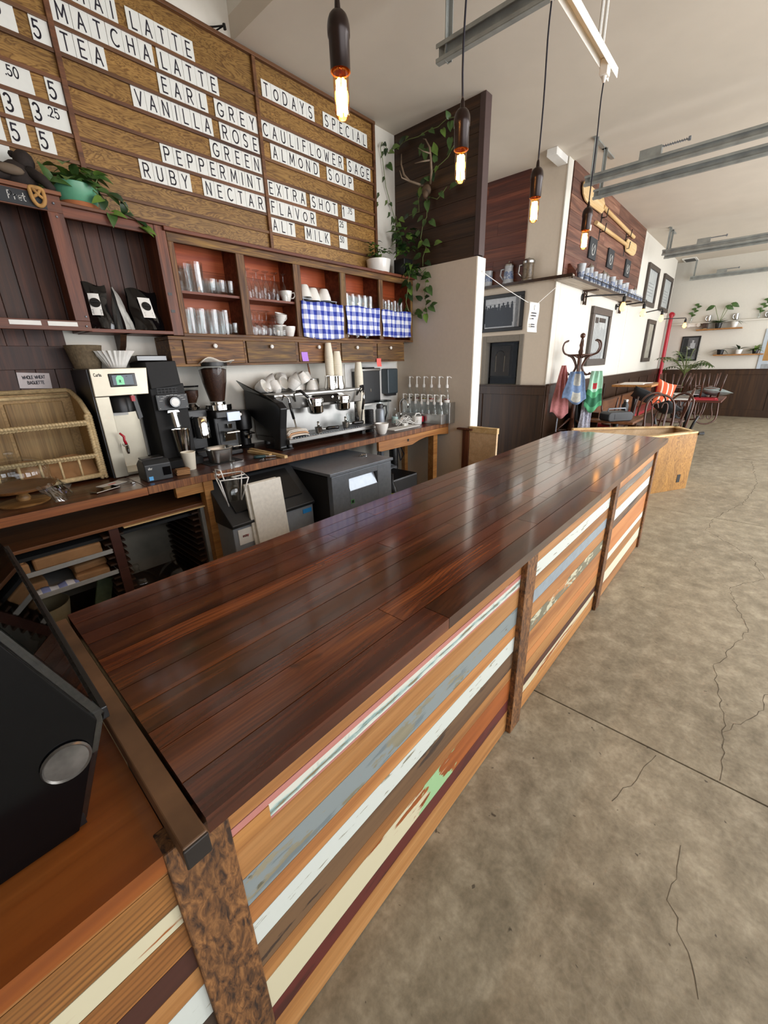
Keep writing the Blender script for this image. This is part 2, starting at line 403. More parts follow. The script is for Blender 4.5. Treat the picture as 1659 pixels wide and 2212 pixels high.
M['pink'] = chipped('pink_paint_edge', ('a8695e', 'b57b70'), [('cfc6b4', .66, 3, 5, 50)], rough=.5)
M['mottle_bd'] = chipped('mottled_worn_board', ('9b6a3a', 'b0794a'), [('6f6a55', .46, 3, 2.2, 13), ('b9b59a', .55, 5, 9, 30)], rough=.6)
M['streak_bd'] = chipped('streaked_board', ('a4612f', 'b87a45'), [('e0dccd', .66, 3, 1.1, 45), ('5f6f70', .72, 6, 1, 60)], rough=.5)
M['maroon_dk'] = chipped('dark_purple_brown_board', ('3b211b', '4a2a22'), [('6a4a30', .68, 4, 2, 40)], rough=.4)
M['orange_fir'] = wood('orange_fir_top', '6f3512', '8d4c1d', '9f5d29', 'x', .7, .4, .15, .25, .15, .5, hue=.3)
M['cab'] = wood('old_cabinet_wood', '38240f', '6e4a25', '9e7636', 'x', 2.5, .6, 0, .5, .45, 1.5, .3)
M['cabv'] = wood('old_cabinet_wood_upright', '38240f', '6d4a26', '9c7640', 'z', 2.5, .6, 0, .5, .45, 1.5, .3)
M['cab_in'] = wood('orange_red_cabinet_lining', '7a3312', '9c4a1e', 'b05c2b', 'x', 1, .5, 0, .3, .2)
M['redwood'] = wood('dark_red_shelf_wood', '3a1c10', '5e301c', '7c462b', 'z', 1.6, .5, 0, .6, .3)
M['redwood_bk'] = wood('shadowed_red_boards', '27120a', '402011', '59301b', 'z', 1.6, .55, 0, .7, .3, hue=.5)  # darker wood, with the cubbies' light falloff partly put into its colour
M['redwood_h'] = wood('dark_red_shelf_rail', '4a2412', '6e3a20', '864f2e', 'x', 1.6, .5, 0, .5, .3)
M['counter'] = wood('back_counter_wood', '2e150a', '4d2714', '6b3c1f', 'x', 1.2, .35, .2, .4, .4)
M['counter_edge'] = wood('sawn_counter_edge', '5a2f15', '84502a', 'a0683a', 'z', 2.5, .55, 0, .3, .5)
M['oak'] = wood('honey_oak', '8a5526', 'a9723a', 'bf8a4e', 'x', 1.4, .45, 0, .3, .3)
M['ply'] = plywood('sealed_plywood', '7c5122', 'a0702f', 'b98842', 'z', .45, .1, 1.0)
M['raw_ply'] = wood('raw_birch_plywood', 'c9a57c', 'dcbb92', 'e6caa4', 'x', .8, .6, 0, .2, .12)
M['raw_pine'] = wood('raw_pine', 'c29a62', 'd8b681', 'e2c79a', 'x', .9, .55, 0, .2, .15)
M['steel'] = plain('brushed_steel', 'b9b9b6', .28, 1, var=.05)
M['steel_dk'] = plain('dark_brushed_steel', '7f858c', .36, .3, var=.08)
M['chrome'] = plain('chrome', 'd5d5d2', .06, 1, var=0)
M['galv'] = plain('galvanised_steel', 'a6aaa6', .42, .35, var=.15, sc=9)
M['black'] = plain('satin_black', '111112', .38, var=.1)
M['black_gl'] = plain('gloss_black', '08080a', .12, var=0, coat=.4); M['smoke'] = plain('black_acrylic', '050506', .15, var=0, spec=.25)
M['blk_mat'] = plain('matte_black', '171717', .75, var=.1)
M['dgrey'] = plain('dark_grey_plastic', '26282a', .45, var=.05)
M['bakelite'] = plain('dark_bronze_socket', '2b1d18', .32, .35, var=.15)
M['cordm'] = plain('cloth_cord', '1f1e2a', .8, var=.1)
M['white'] = plain('white_plastic', 'e8e7e2', .35, var=.02)
M['china'] = plain('white_china', 'eceae4', .15, var=0, coat=.3)
M['paper'] = plain('white_paper', 'e9e8e2', .8, var=.03)
M['cream_paper'] = plain('cream_paper_cup', 'e6dfcb', .6, var=.02)
M['kraft'] = plain('kraft_paper', 'a57a4f', .8, var=.12, sc=14)
M['purple'] = plain('purple_note', 'b483e0', .7, var=0)
M['redn'] = plain('coral_note', 'f06a62', .7, var=0)
M['glass'] = glass('clear_glass', 'fbfdfd', .5, .035)
M['glass_dk'] = glass('smoked_glass', '8c9494', .5, .08)
M['pane'] = glass('window_pane', 'fafcff', .03, .006)
M['amber'] = glass('amber_bulb_glass', 'ffdca8', .35, .04)
M['fil'] = emit('glowing_filament', 'ffbe66', 60)
M['fil2'] = emit('glowing_edison_bulb', 'ffab52', 4.5)
M['leaf'] = plain('pothos_leaf', '4a6b34', .4, var=.25, sc=16)
M['leaf2'] = plain('light_leaf', '6d8f3c', .45, var=.2, sc=16)
M['leaf3'] = plain('dark_leaf', '24401f', .4, var=.2, sc=16)
M['stem'] = plain('plant_stem', '6c7a45', .6)
M['soil'] = plain('soil', '2a1d13', .95)
M['terracotta'] = plain('terracotta', 'a5643a', .8)
M['greenpot'] = plain('green_glaze', '5fa07f', .35, var=.05)
M['rattan'] = plain('rattan', 'b08f5c', .6, var=.2, sc=90)
M['rattan_lt'] = plain('rattan_braid', 'd3b98a', .6, var=.18, sc=60)
M['mach'] = plain('machine_steel', 'a3a29f', .33, .9, var=.1, sc=6)
M['towel'] = plain('white_towel', 'd9d2c6', .9, var=.05)
M['red'] = plain('red_paint', 'b0182c', .4, var=.04)
M['redv'] = plain('red_vinyl', 'a82a33', .45, var=.06)
M['board_wht'] = plain('speckled_white_board', 'f0ece0', .5, var=.06, sc=40)
M['chalk'] = plain('chalkboard', '2b2e31', .7, var=.08)
M['chalkline'] = plain('chalk_line', 'c9c9c4', .9, var=0)
M['bentwood'] = wood('bentwood_brown', '2c150c', '4a2617', '663a25', 'z', 3, .35, .1, .3, .2)
M['bench'] = wood('bench_wood', '55301a', '77492b', '8d5f3d', 'x', 1.2, .4, 0, .3, .25)
M['antler'] = plain('antler_bone', '8f7b66', .6, var=.2, sc=20)
M['blue_mark'] = chipped('cobalt_decoration', ('a6acb6', 'bcbfc2'), [('66748f', .48, 3, 22, 22), ('44506c', .58, 5, 40, 40)], rough=.35)
M['stone'] = plain('stoneware', 'aaadb0', .3, var=.12, sc=30)
M['brownfig'] = plain('dark_brown_plush', '2b211c', .85, var=.2, sc=50)
M['bread'] = plain('bread_tan', 'b98d52', .8, var=.15, sc=30)
M['beans'] = plain('coffee_beans', '4a2a1a', .4, var=.4, sc=150)
def gingham():
    t = NT('blue_gingham')
    sx = t.n('ShaderNodeSeparateXYZ'); t.l(t.n('ShaderNodeUVMap').outputs[0], sx.inputs[0]) if False else t.l(t.tc.outputs['Object'], sx.inputs[0])
    k = 12.5
    a = t.math('GREATER_THAN', t.math('FRACT', t.math('MULTIPLY', sx.outputs[0], k)), .5)
    b = t.math('GREATER_THAN', t.math('FRACT', t.math('MULTIPLY', sx.outputs[2], k)), .5)
    s = t.math('MULTIPLY', t.math('ADD', a, b), .5)
    return t.done(t.ramp(s, [(0, 'e6e8ee'), (.35, '8c97cc'), (.85, '26389a')], True), .85)
M['gingham'] = gingham()
def pinkstrip():
    t = NT('pink_white_teal_board'); sx = t.n('ShaderNodeSeparateXYZ'); t.l(t.tc.outputs['Object'], sx.inputs[0])
    d = t.math('MULTIPLY', t.math('ABSOLUTE', t.math('SUBTRACT', sx.outputs[2], t.math('ADD', .773, t.math('MULTIPLY', t.math('SUBTRACT', t.noise(t.map((2.2, 1, 1)), 1, 3), .5), .03)))), 42.0)
    f = t.math('ADD', d, t.math('MULTIPLY', t.math('SUBTRACT', t.noise(t.map((14, 90, 90)), 1, 6, .3, .65), .5), 1.5))
    return t.done(t.mix(t.ramp(f, [(.0, '7a6a4c'), (.06, '6f8a86'), (.30, 'b3c0b6'), (.42, 'c9c8ba')]), '5d7673', t.ramp(t.noise(t.map((60, 30, 30)), 1, 2), [(.6, 0.0), (.7, .25)])), .5)
M['pink_bd'] = pinkstrip()
def concrete():
    t = NT('polished_concrete')
    a = t.noise(t.map((1, 1, 1)), 1.1, 6, .6, .6); b = t.noise(t.map((1, 1, 1), (3, 7, 0)), 9, 8, .2, .7); c = t.noise(t.map((1, 1, 1)), 60, 3)
    col = t.ramp(a, [(.3, '6f6552'), (.5, '8f8570'), (.68, 'a79c85')])
    col = t.mix(col, t.ramp(b, [(.34, '655b49'), (.5, '928771'), (.66, 'bbb098')]), .55)
    col = t.mix(col, t.ramp(c, [(.3, .82), (.6, 1.0)]), 1.0, 'MULTIPLY')
    v = t.n('ShaderNodeTexVoronoi', feature='DISTANCE_TO_EDGE'); v.inputs['Scale'].default_value = 26; t.l(t.map((1, 1, 1)), v.inputs['Vector'])
    zone = t.ramp(t.noise(t.map((1, 1, 1), (5, 1, 0)), 1.6, 3), [(.54, 0.0), (.62, .5)])
    ring = t.mix(0.0, zone, t.ramp(v.outputs['Distance'], [(.0, 1.0), (.07, 0.0)]))
    col = t.mix(col, 'b3a997', t.math('MULTIPLY', ring, .22))
    sp = t.noise(t.map((1, 1, 1), (9, 2, 0)), 34, 2, .5)
    col = t.mix(col, '3b342b', t.ramp(sp, [(.73, 0.0), (.76, .8)]))
    r = t.ramp(b, [(.3, .34), (.7, .52)])
    return t.done(col, r, 0, 0, b, .12, .003)
M['floor'] = concrete()
M['crack'] = plain('dark_joint', '2e2820', .9, var=.2); M['hair'] = plain('hairline_crack', '5b5140', .9, var=.1)
# ------------------------------------------------------------------ the setting
ZC = 3.9; XP = 4.22; YM = 3.545; XB = 6.12; YB = 2.36; XF = 14.62; XW = -4.0
m = MB()
xs = [XW-.2, 1.715, 5.2, 8.6, 12.0, 15.2]; ys = [-4.2, -.9 if False else -4.2, 4.6]
for i in range(5):
    m.ti = random.random(); m.box(xs[i]+.004, xs[i+1]-.004, -4.2, 4.6, -.12, 0)
m.mi = 1; m.box(XW-.2, 15.2, -4.2, 4.6, -.14, -.012)
FLOOR = struct(m.build('floor', [M['floor'], M['crack']]))
def crack(pts, w):
    m = MB(); q = []
    for i in range(len(pts)-1):
        a, b = Vector(pts[i]), Vector(pts[i+1]); k = max(3, int((b-a).length/.035))
        for j in range(k): q.append(a.lerp(b, j/k) + Vector((random.uniform(-.012, .012), random.uniform(-.012, .012))))
    q.append(Vector(pts[-1]))
    L = []; R = []
    for i, p in enumerate(q):
        d = (q[min(i+1, len(q)-1)]-q[max(i-1, 0)]); d = Vector((-d.y, d.x)).normalized()*w*random.uniform(.4, 1.2)
        L.append((p.x+d.x, p.y+d.y, .0006)); R.append((p.x-d.x, p.y-d.y, .0006))
    n = len(q); m.add(L+R, [(i, i+1, n+i+1, n+i) for i in range(n-1)])
    m.build('crack', M['hair'], FLOOR)
crack([(1.73, -.19), (2.0, -.2), (2.5, -.12), (3.0, -.24), (3.55, -.12), (3.9, -.3), (4.3, -.22), (4.75, .12), (5.15, .1)], .0016)
crack([(2.02, -.2), (2.3, -.32), (2.7, -.38)], .0014)
crack([(1.70, .02), (1.52, .06), (1.36, .1)], .0012)
crack([(.95, -.22), (1.15, -.12), (1.35, -.12)], .0012)
crack([(5.2, .1), (5.9, -.1), (7.0, -.2), (8.5, -.1)], .0022)
m = MB(); m.box(2.33, 15.2, -4.2, 4.8, ZC, ZC+.15)
struct(m.build('ceiling', M['ceiling']))
m = MB(); m.box(XW-.2, 2.40, -4.2, 4.8, 4.75, 4.9); struct(m.build('ceiling_raised', M['ceiling']))
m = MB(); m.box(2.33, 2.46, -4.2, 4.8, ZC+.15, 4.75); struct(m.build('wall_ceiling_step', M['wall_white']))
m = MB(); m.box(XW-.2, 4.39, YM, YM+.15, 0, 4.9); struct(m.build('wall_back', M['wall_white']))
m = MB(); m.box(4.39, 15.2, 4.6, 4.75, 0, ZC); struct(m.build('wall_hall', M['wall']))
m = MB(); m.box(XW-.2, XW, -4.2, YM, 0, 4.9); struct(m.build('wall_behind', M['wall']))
# garage-door wall
m = MB(); x = XW
for a, b, k in DOORS: m.box(x, a, YW-.15, YW, 0, ZC+.9); x = b
m.box(x, 15.2, YW-.15, YW, 0, ZC+.9)
for a, b, k in DOORS: m.box(a, b, YW-.15, YW, 3.3, ZC+.9)
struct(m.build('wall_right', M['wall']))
for i, (a, b, k) in enumerate(DOORS):
    m = MB(); n = 4 if b-a > 3 else 3
    for j in range(n+1): x = a + (b-a)*j/n; m.box(x-.03, x+.03, YW-.1, YW-.05, 0, 3.3)
    for z in (0.03, .8, 1.6, 2.45, 3.27): m.box(a, b, YW-.1, YW-.05, z-.03, z+.03)
    f = struct(m.build('window_%d' % (i+1), M['galv']))
    m = MB(); m.box(a, b, YW-.08, YW-.075, 0, 3.3); m.build('pane', M['pane'], f)
# partition at the end of the back bar
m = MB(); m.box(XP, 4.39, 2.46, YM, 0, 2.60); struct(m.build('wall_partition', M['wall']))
m = MB(); m.box(XP+.03, 4.36, 2.50, YM, 2.60, ZC); 
z = 2.60
for h in (.19, .16, .17, .165, .16, .17, .19, .15): m.ti = random.random(); m.mi = 1; m.box(XP+.005, XP+.03, 2.50, YM, z+.003, min(z+h, ZC)); z += h
struct(m.build('wall_partition_upper', [M['brown_trim'], M['plank_dark']]))
m = MB(); m.box(XP-.002, 4.33, 2.44, 2.50, 2.61, ZC); m.box(4.335, 4.375, 2.47, 2.52, 2.61, ZC); struct(m.build('trim_1', M['brown_trim'], bev=.004))
# the white block: the end facing the bar and the long wall facing the windows
m = MB()
m.box(XB, XB+.2, YB, 2.735, 0, ZC); m.box(XB, XB+.2, 3.395, 4.8, 0, ZC); m.box(XB, XB+.2, 2.735, 3.395, 1.94, ZC); m.box(XB, XB+.2, 2.735, 3.395, 0, 1.235)
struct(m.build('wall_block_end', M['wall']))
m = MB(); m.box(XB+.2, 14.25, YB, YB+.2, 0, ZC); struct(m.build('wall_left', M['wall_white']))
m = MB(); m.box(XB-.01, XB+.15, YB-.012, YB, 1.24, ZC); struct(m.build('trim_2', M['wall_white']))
m = MB()
z = 2.62
for h in (.155, .15, .16, .15, .155, .15, .16, .15, .16): 
    y0 = 2.82
    for y1 in (2.82+random.uniform(.3, 1.2), 4.8): m.ti = random.random(); m.box(XB-.02, XB, y0, y1-.002, z+.002, min(z+h, ZC)); y0 = y1
    z += h
struct(m.build('wall_block_cladding', M['plank_red']))
m = MB(); z = 2.56
for h in (.17, .165, .17, .165, .17, .165, .17, .17):
    x0 = 6.28
    while x0 < 10.38:
        x1 = min(x0 + random.uniform(.7, 2.2), 10.38)
        if 10.38-x1 < .3: x1 = 10.38
        m.ti = random.random(); m.box(x0, x1-.003, YB-.025, YB, z+.003, min(z+h, ZC)); x0 = x1
    z += h
struct(m.build('wall_left_cladding', M['plank_redx']))
def wainscot(name, x0, x1, y0, y1, zt, ax, step):
    m = MB(); m.box(x0, x1, y0, y1, 0, zt)
    d = .018
    if ax == 'y':   # runs along x, faces -y
        m.box(x0, x1, y0-d, y0, zt-.12, zt); m.box(x0, x1, y0-d, y0, 0, .18); x = x0
        while x < x1: m.ti = random.random(); m.box(x, x+.09, y0-d, y0, .18, zt-.12); x += step
        m.box(x0, x1, y0-d-.02, y0, zt, zt+.02)
    else:
        m.box(x0-d, x0, y0, y1, zt-.12, zt); m.box(x0-d, x0, y0, y1, 0, .18); y = y0
        while y < y1: m.box(x0-d, x0, y, y+.09, .18, zt-.12); y += step
        m.box(x0-d-.02, x0, y0, y1, zt, zt+.02)
    return struct(m.build(name, M['wainscot'], bev=.003))
wainscot('trim_3', XB-.03, XB, YB-.03, 4.6, 1.22, 'x', 1.0)
wainscot('trim_4', XB-.03, 14.25, YB-.03, YB, 1.235, 'y', .98)
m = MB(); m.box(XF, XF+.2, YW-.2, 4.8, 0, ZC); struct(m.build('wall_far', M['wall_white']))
m = MB(); m.box(XF-.45, XF, 1.0 if False else YB-.02, 4.0, 0.0, .02); 
wainscot('trim_5', XF-.03, XF, YW, 3.6, 1.19, 'x', 1.25)
m = MB(); m.box(XF-.02, XF, YW, 3.6, 2.395, 2.405); m.box(XF-.09, XF, YW, 3.6, 2.36, 2.395); 
struct(m.build('trim_6', M['wall_white'], bev=.004))
m = MB(); m.box(9.98, 10.0, YB-.006, YB, 1.24, 2.56); struct(m.build('trim_7', M['white_trim']))
# the kitchen seen through the small window in the block end
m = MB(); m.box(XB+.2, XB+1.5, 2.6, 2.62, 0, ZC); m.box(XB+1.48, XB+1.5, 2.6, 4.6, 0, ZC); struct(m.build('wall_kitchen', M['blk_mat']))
m = MB()
for y0, y1, z0, z1 in ((2.735, 2.80, 1.235, 1.94), (3.33, 3.395, 1.235, 1.94), (2.80, 3.33, 1.85, 1.94)): m.box(XB-.015, XB+.12, y0, y1, z0, z1)
m.box(XB-.03, XB+.2, 2.735, 3.395, 1.225, 1.24)
f = struct(m.build('window_5', plain('grey_window_trim', '7d766b', .6), bev=.006))
m = MB(); m.box(XB+.08, XB+.086, 2.80, 3.33, 1.24, 1.85); m.build('pane', M['pane'], f)
t = thing('kitchen_cabinet', 'grey arched-panel cabinet door seen through the small kitchen window', 'cabinet', (XB+1.0, 3.6, 1.3))
m = MB(t.location); m.box(XB+1.0, XB+1.3, 3.36, 3.80, 1.3, 1.86); m.build('body', plain('kitchen_grey', '55514b', .6), t)
m = MB(t.location); m.box(XB+.98, XB+1.0, 3.41, 3.76, 1.33, 1.83); d = m.build('door', plain('grey_door', 'cfc8ba', .5), t, bev=.004)
m = MB(t.location); m.tube([(XB+.975, 3.50, 1.40), (XB+.975, 3.50, 1.66)] + [(XB+.975, 3.58+.08*math.cos(a), 1.66+.09*math.sin(a)) for a in [PI-PI*i/8 for i in range(9)]] + [(XB+.975, 3.66, 1.40)], .010, 6); m.build('molding', M['chrome'], d)
m = MB(); m.box(XP+.004, 4.386, 2.452, 2.461, .0, 2.598); struct(m.build('wall_end_lit_white', M['white_trim']))  # added white sheet: the light on the partition end put into its colour

# ------------------------------------------------------------------ menu board
t = thing('menu_board', 'large wooden letter board with plywood rows above the back bar', 'menu board', (2.1, 3.53, 2.55))
m = MB(t.location); RZ = [3.642, 3.507, 3.373, 3.240, 3.106, 2.974, 2.839, 2.707]
VX = [0.30, 1.115, 2.475, 3.845]
zz = [3.865] + RZ + [2.555]
for c in range(3):
    for r in range(9): m.ti = random.random(); m.box(VX[c], VX[c+1], 3.515, 3.54, zz[r+1]-.003, zz[r]-.003)
m.build('backing', M['ply_menu'], t)
m = MB(t.location)
for c in range(3):
    for z in RZ: m.ti = random.random(); m.box(VX[c]+.012, VX[c+1]-.012, 3.498, 3.516, z-.021, z); 
m.build('rail', M['menu_rail'], t, bev=.002)
for x in VX: m = MB(t.location); m.ti = random.random(); m.box(x-.015, x+.015, 3.49, 3.54, 2.553, 3.862); m.build('divider', M['menu_rail'], t, bev=.002)
m = MB(t.location); m.box(VX[0], VX[3]+.015, 3.485, 3.54, 3.862, 3.90 if False else 3.887); m.build('top_trim', M['menu_rail'], t, bev=.002)
protocards = {}
def card(ch, x, z, w, label, big=True, small=None):
    m = MB((x, 3.509, z)); m.box(x+.0012, x+w-.0012, 3.506, 3.510, z+.001, z+.114)
    m.mi = 1
    if small is None:
        gw = GW.get(ch, .62); h = .078 if ch != 'o' else .085
        m.write(ch, (x+w/2, 3.5058, z+.018), (1, 0, 0), (0, 0, 1), h, .0098, .62, True, lift=(0, -1, 0))
    else:
        a, b = small; cx = x+.008
        if a: m.write(a, (cx+.004, 3.5058, z+.02), (1, 0, 0), (0, 0, 1), .076, .0105, .6, lift=(0, -1, 0)); cx += .072
        if b: m.write(b, (cx, 3.5058, z+.055), (1, 0, 0), (0, 0, 1), .046, .007, .62, lift=(0, -1, 0))
    o = m.build('letter_card', [M['card'], M['ink']])
    o.rotation_euler = (random.uniform(-.02, .0), random.uniform(-.006, .006), 0)
    tag(o, label, 'letter card', 'letter cards on the menu board')
WORDS = [('CHAI', 1.165, 0, 'CHAI'), ('LATTE', 1.557, 0, 'LATTE after CHAI'), ('MATCHA', 1.132, 1, 'MATCHA'), ('LATTE', 1.716, 1, 'LATTE after MATCHA'),
 ('TEA', 1.131, 2, 'TEA'), ('EARL', 1.693, 3-1, 'EARL'), ('GREY', 2.095, 2, 'GREY'), ('VANILLA', 1.501, 3, 'VANILLA'), ('ROSE', 2.113, 3, 'ROSE'),
 ('GREEN', 2.013, 4, 'GREEN'), ('PEPPERMINT', 1.630, 5, 'PEPPERMINT'), ('RUBY', 1.464, 6, 'RUBY'), ('NECTAR', 1.908, 6, 'NECTAR'),
 ('ToDAYS', 2.536, 0, 'TODAYS'), ('SPECIAL', 3.175, 0, 'SPECIAL'), ('CAULIFLoWER', 2.490, 2, 'CAULIFLOWER'), ('SAGE', 3.452, 2, 'SAGE'),
 ('ALMoND', 2.565, 3, 'ALMOND'), ('SoUP', 3.182, 3, 'SOUP'), ('EXTRA', 2.491, 5, 'EXTRA'), ('SHOT', 2.955, 5, 'SHOT'), ('FLAVoR', 2.489, 6, 'FLAVOR'),
 ('ALT', 2.490, 7, 'ALT'), ('MILK', 2.860, 7, 'MILK')]
WEND = {'CHAI': 1.503, 'LATTE after CHAI': 1.991, 'MATCHA': 1.692, 'LATTE after MATCHA': 2.15, 'TEA': 1.384, 'EARL': 2.041, 'GREY': 2.458, 'VANILLA': 2.058, 'ROSE': 2.456, 'GREEN': 2.458,
 'PEPPERMINT': 2.459, 'RUBY': 1.818, 'NECTAR': 2.457, 'TODAYS': 3.077, 'SPECIAL': 3.755, 'CAULIFLOWER': 3.41, 'SAGE': 3.788, 'ALMOND': 3.093, 'SOUP': 3.536, 'EXTRA': 2.91, 'SHOT': 3.299, 'FLAVOR': 3.013, 'ALT': 2.752, 'MILK': 3.176}
for w, x, r, nm in WORDS:
    ws = [.62 if c == 'I' else (1.12 if c in 'MW' else .92 if c in 'LE' else 1.0) for c in w]; k = (WEND[nm]-x)/sum(ws)
    for i, c in enumerate(w):
        card(c, x, RZ[r]+.0005, ws[i]*k, 'white menu card with letter %s, %s letter of %s' % (c.upper(), ORD[i], nm)); x += ws[i]*k
for a, b, x, r, w, lb in [('1', '.75', 3.355, 5, .178, '1.75 price card beside EXTRA SHOT'), ('', '.25', 3.298, 6, .115, '.25 price card beside FLAVOR'), ('', '.50', 3.296, 7, .115, '.50 price card beside ALT MILK'),
    ('', '.50', .82, 2, .127, '.50 price card, highest at the left edge of the menu board'), ('5', '', 1.009, 2, .089, '5 price card beside TEA'), ('4', '.50', .755, 4, .198, '4.50 price card near the left edge of the menu board'),
    ('5', '', 1.016, 4, .083, '5 price card beside the 4.50 card'), ('3', '', .782, 5, .085, 'single 3 price card beside the 3.25 card'), ('3', '.25', .911, 5, .185, '3.25 price card on the menu board'),
    ('5', '', .776, 6, .089, '5 price card, left of the pair below the 3 and 3.25'), ('5', '', .908, 6, .083, '5 price card, right of the pair below the 3.25'), ('', '', .665, 6, .09, 'blank edge of a price card at the far left of the 5 cards'),
    ('', '.50', .635, 7, .123, '.50 price card behind the dark figure on the shelf')]:
    card('', x, RZ[r]+.0005, w, 'white ' + lb, small=(a, b))
t = thing('wall_hook', 'small dark metal hook above the top of the menu board', 'hook', (2.23, 3.53, 3.93))
m = MB(t.location); m.tube([(2.12, 3.54, 3.90), (2.17, 3.50, 3.905), (2.23, 3.46, 3.92)], .006, 6); m.tube([(2.23, 3.46, 3.93), (2.235, 3.46, 3.90)], .012, 6); m.tube([(2.17, 3.54, 3.885), (2.23, 3.46, 3.92)], .005, 6)
m.build('arm', M['black'], t)
# ------------------------------------------------------------------ the bar
ZB = .95
bar = thing('bar_counter', 'long bar with glossy dark plank top and striped reclaimed-wood front', 'bar counter', (2.1, .9, 0))
m = MB(bar.location)
def chamf(y):   # far end of the top, with its cut-off back corner
    return 4.10 if y < 1.26 else 4.10 - (y-1.26)/.085*.12
yy = [.50, .585, .68, .735, .82, .90, .985, 1.05, 1.14, 1.2, 1.27, 1.345]
for i in range(11):
    x = .122
    cuts = []
    while x < 4.0: x += random.uniform(.75, 1.9); cuts.append(x)
    if i == 0: cuts = [.80, 2.2, 3.3]
    if i == 1: cuts = [.71, 1.6, 2.9]
    x = .122
    for c in cuts + [9]:
        m.ti = random.random(); y0, y1 = yy[i], yy[i+1]
        if i == 0 and x < .2: m.ti = .42
        e0, e1 = (min(c, chamf(y0)), min(c, chamf(y1)))
        g = .0010; m.prism([(x+g, y0+g), (e0-g, y0+g), (e1-g, y1-g), (x+g, y1-g)], 'z', ZB-.036, ZB-random.choice((0, .0002, .0004)))
        x = c
        if c > 4.0: break
    
m.build('top', M['bartop'], bar)
m = MB(bar.location); m.box(.125, 4.05, .53, 1.33, ZB-.05, ZB-.037); m.build('substrate', M['blk_mat'], bar)
m = MB(bar.location); m.box(.080, .117, .485, 1.335, .905, .947); m.mi = 1; m.box(.079, .1175, .482, .487, .903, .944)
m.build('edge_strip', [M['iron'], M['ironend']], bar, bev=.003)
P1 = [(.90, .812, 'tan'), (.812, .752, 'pink_bd'), (.752, .665, 'tan'), (.665, .582, 'grey_bd'), (.582, .522, 'tan'), (.522, .447, 'white_bd'), (.447, .362, 'dark_bd'), (.362, .302, 'tan'), (.302, .19, 'green_bd'), (.19, .125, 'maroon_bd'), (.125, .004, 'tan')]
P2 = [(.90, .80, 'tan'), (.80, .733, 'white_bd'), (.733, .665, 'tan'), (.665, .60, 'grey_pl'), (.60, .52, 'tan'), (.52, .45, 'mottle_bd'), (.45, .335, 'tan'), (.335, .28, 'streak_bd'), (.28, .19, 'tan'), (.19, .145, 'maroon_dk'), (.145, .10, 'cream_bd'), (.10, .004, 'tan')]
P3 = [(.90, .797, 'tan'), (.797, .74, 'dark_gy'), (.74, .658, 'tan'), (.658, .582, 'white_bd'), (.582, .52, 'dark_bd'), (.52, .345, 'streak_bd'), (.345, .292, 'pink_bd'), (.292, .20, 'tan'), (.20, .105, 'green_bd2'), (.105, .004, 'tan')]
M['grey_pl'] = plain('flat_grey_paint', '8b959a', .5, var=.08)
M['dark_gy'] = chipped('dark_grey_weathered_board', ('5a5146', '6f655a'), [('7c7568', .56, 3, 3, 20), ('463d35', .62, 7, 5, 30)], rough=.6)
mats = {}
def panel(nm, P, x0, x1, par, y0=.552):
    names = []; m = MB(par.location)
    for z1, z0, k in P:
        if k not in names: names.append(k)
        m.mi = names.index(k); m.ti = random.random()
        m.box(x0, x1, y0, y0+.02, z0+.0008, z1-.0008)
    if nm == 'pink':
        names += ['pink']; m.mi = len(names)-1; m.box(x0, x1, y0-.001, y0+.01, .794, .8115); m.box(x0+.08, x1, y0-.001, y0+.01, .7525, .758)
        m.mi = names.index('tan'); m.ti = .8; m.box(x0, x0+.085, y0-.003, y0+.01, .752, .794)
    m.build('front_panel', [M[k] for k in names], par)
panel('pink', P1, .16, 1.39, bar); panel('b', P2, 1.485, 2.66, bar); panel('c', P3, 2.735, 3.93, bar)
for x0, x1 in ((.062, .163), (1.388, 1.487), (2.655, 2.737), (3.925, 3.99)):
    m = MB(bar.location); m.ti = random.random(); m.box(x0, x1, .528 if x0 < 3.9 else .535, .575, .002, .905 if x0 > .1 else .906); m.build('post', M['post'], bar, bev=.003)
m = MB(bar.location); m.box(.16, 3.95, .572, .60, .002, .90); m.box(3.95, 3.99, .575, 1.30, .002, .90); m.build('carcass', M['raw_ply'], bar)
m = MB(bar.location)
for z in (.45,): m.box(.2, 3.9, .6, 1.2, z, z+.02)
m.box(.14, .17, .6, 1.3, 0.002, .90); m.build('back_shelf', M['blk_mat'], bar)
# lower counter in front of the camera, left of the bar
low = thing('low_counter', 'lower service counter with orange fir top left of the bar', 'counter', (-.6, .9, 0))
m = MB(low.location); y = .532
for w in (.22, .28, .3):
    m.ti = random.random(); m.box(-1.6, .079, y, y+w, .868, .905); y += w
m.build('top', M['orange_fir'], low)
P0 = [(.868, .852, 'fir_line'), (.852, .772, 'fir_line'), (.772, .722, 'cream_bd'), (.722, .65, 'fir_line'), (.65, .588, 'maroon_dk'), (.588, .53, 'tan'), (.53, .43, 'white_bd'), (.43, .34, 'dark_bd'), (.34, .22, 'tan'), (.22, .13, 'maroon_bd'), (.13, .004, 'tan')]
panel('z', P0, -1.6, .062, low, .54)
m = MB(low.location); m.box(-1.6, .06, .56, 1.3, .002, .866); m.build('carcass', M['blk_mat'], low)
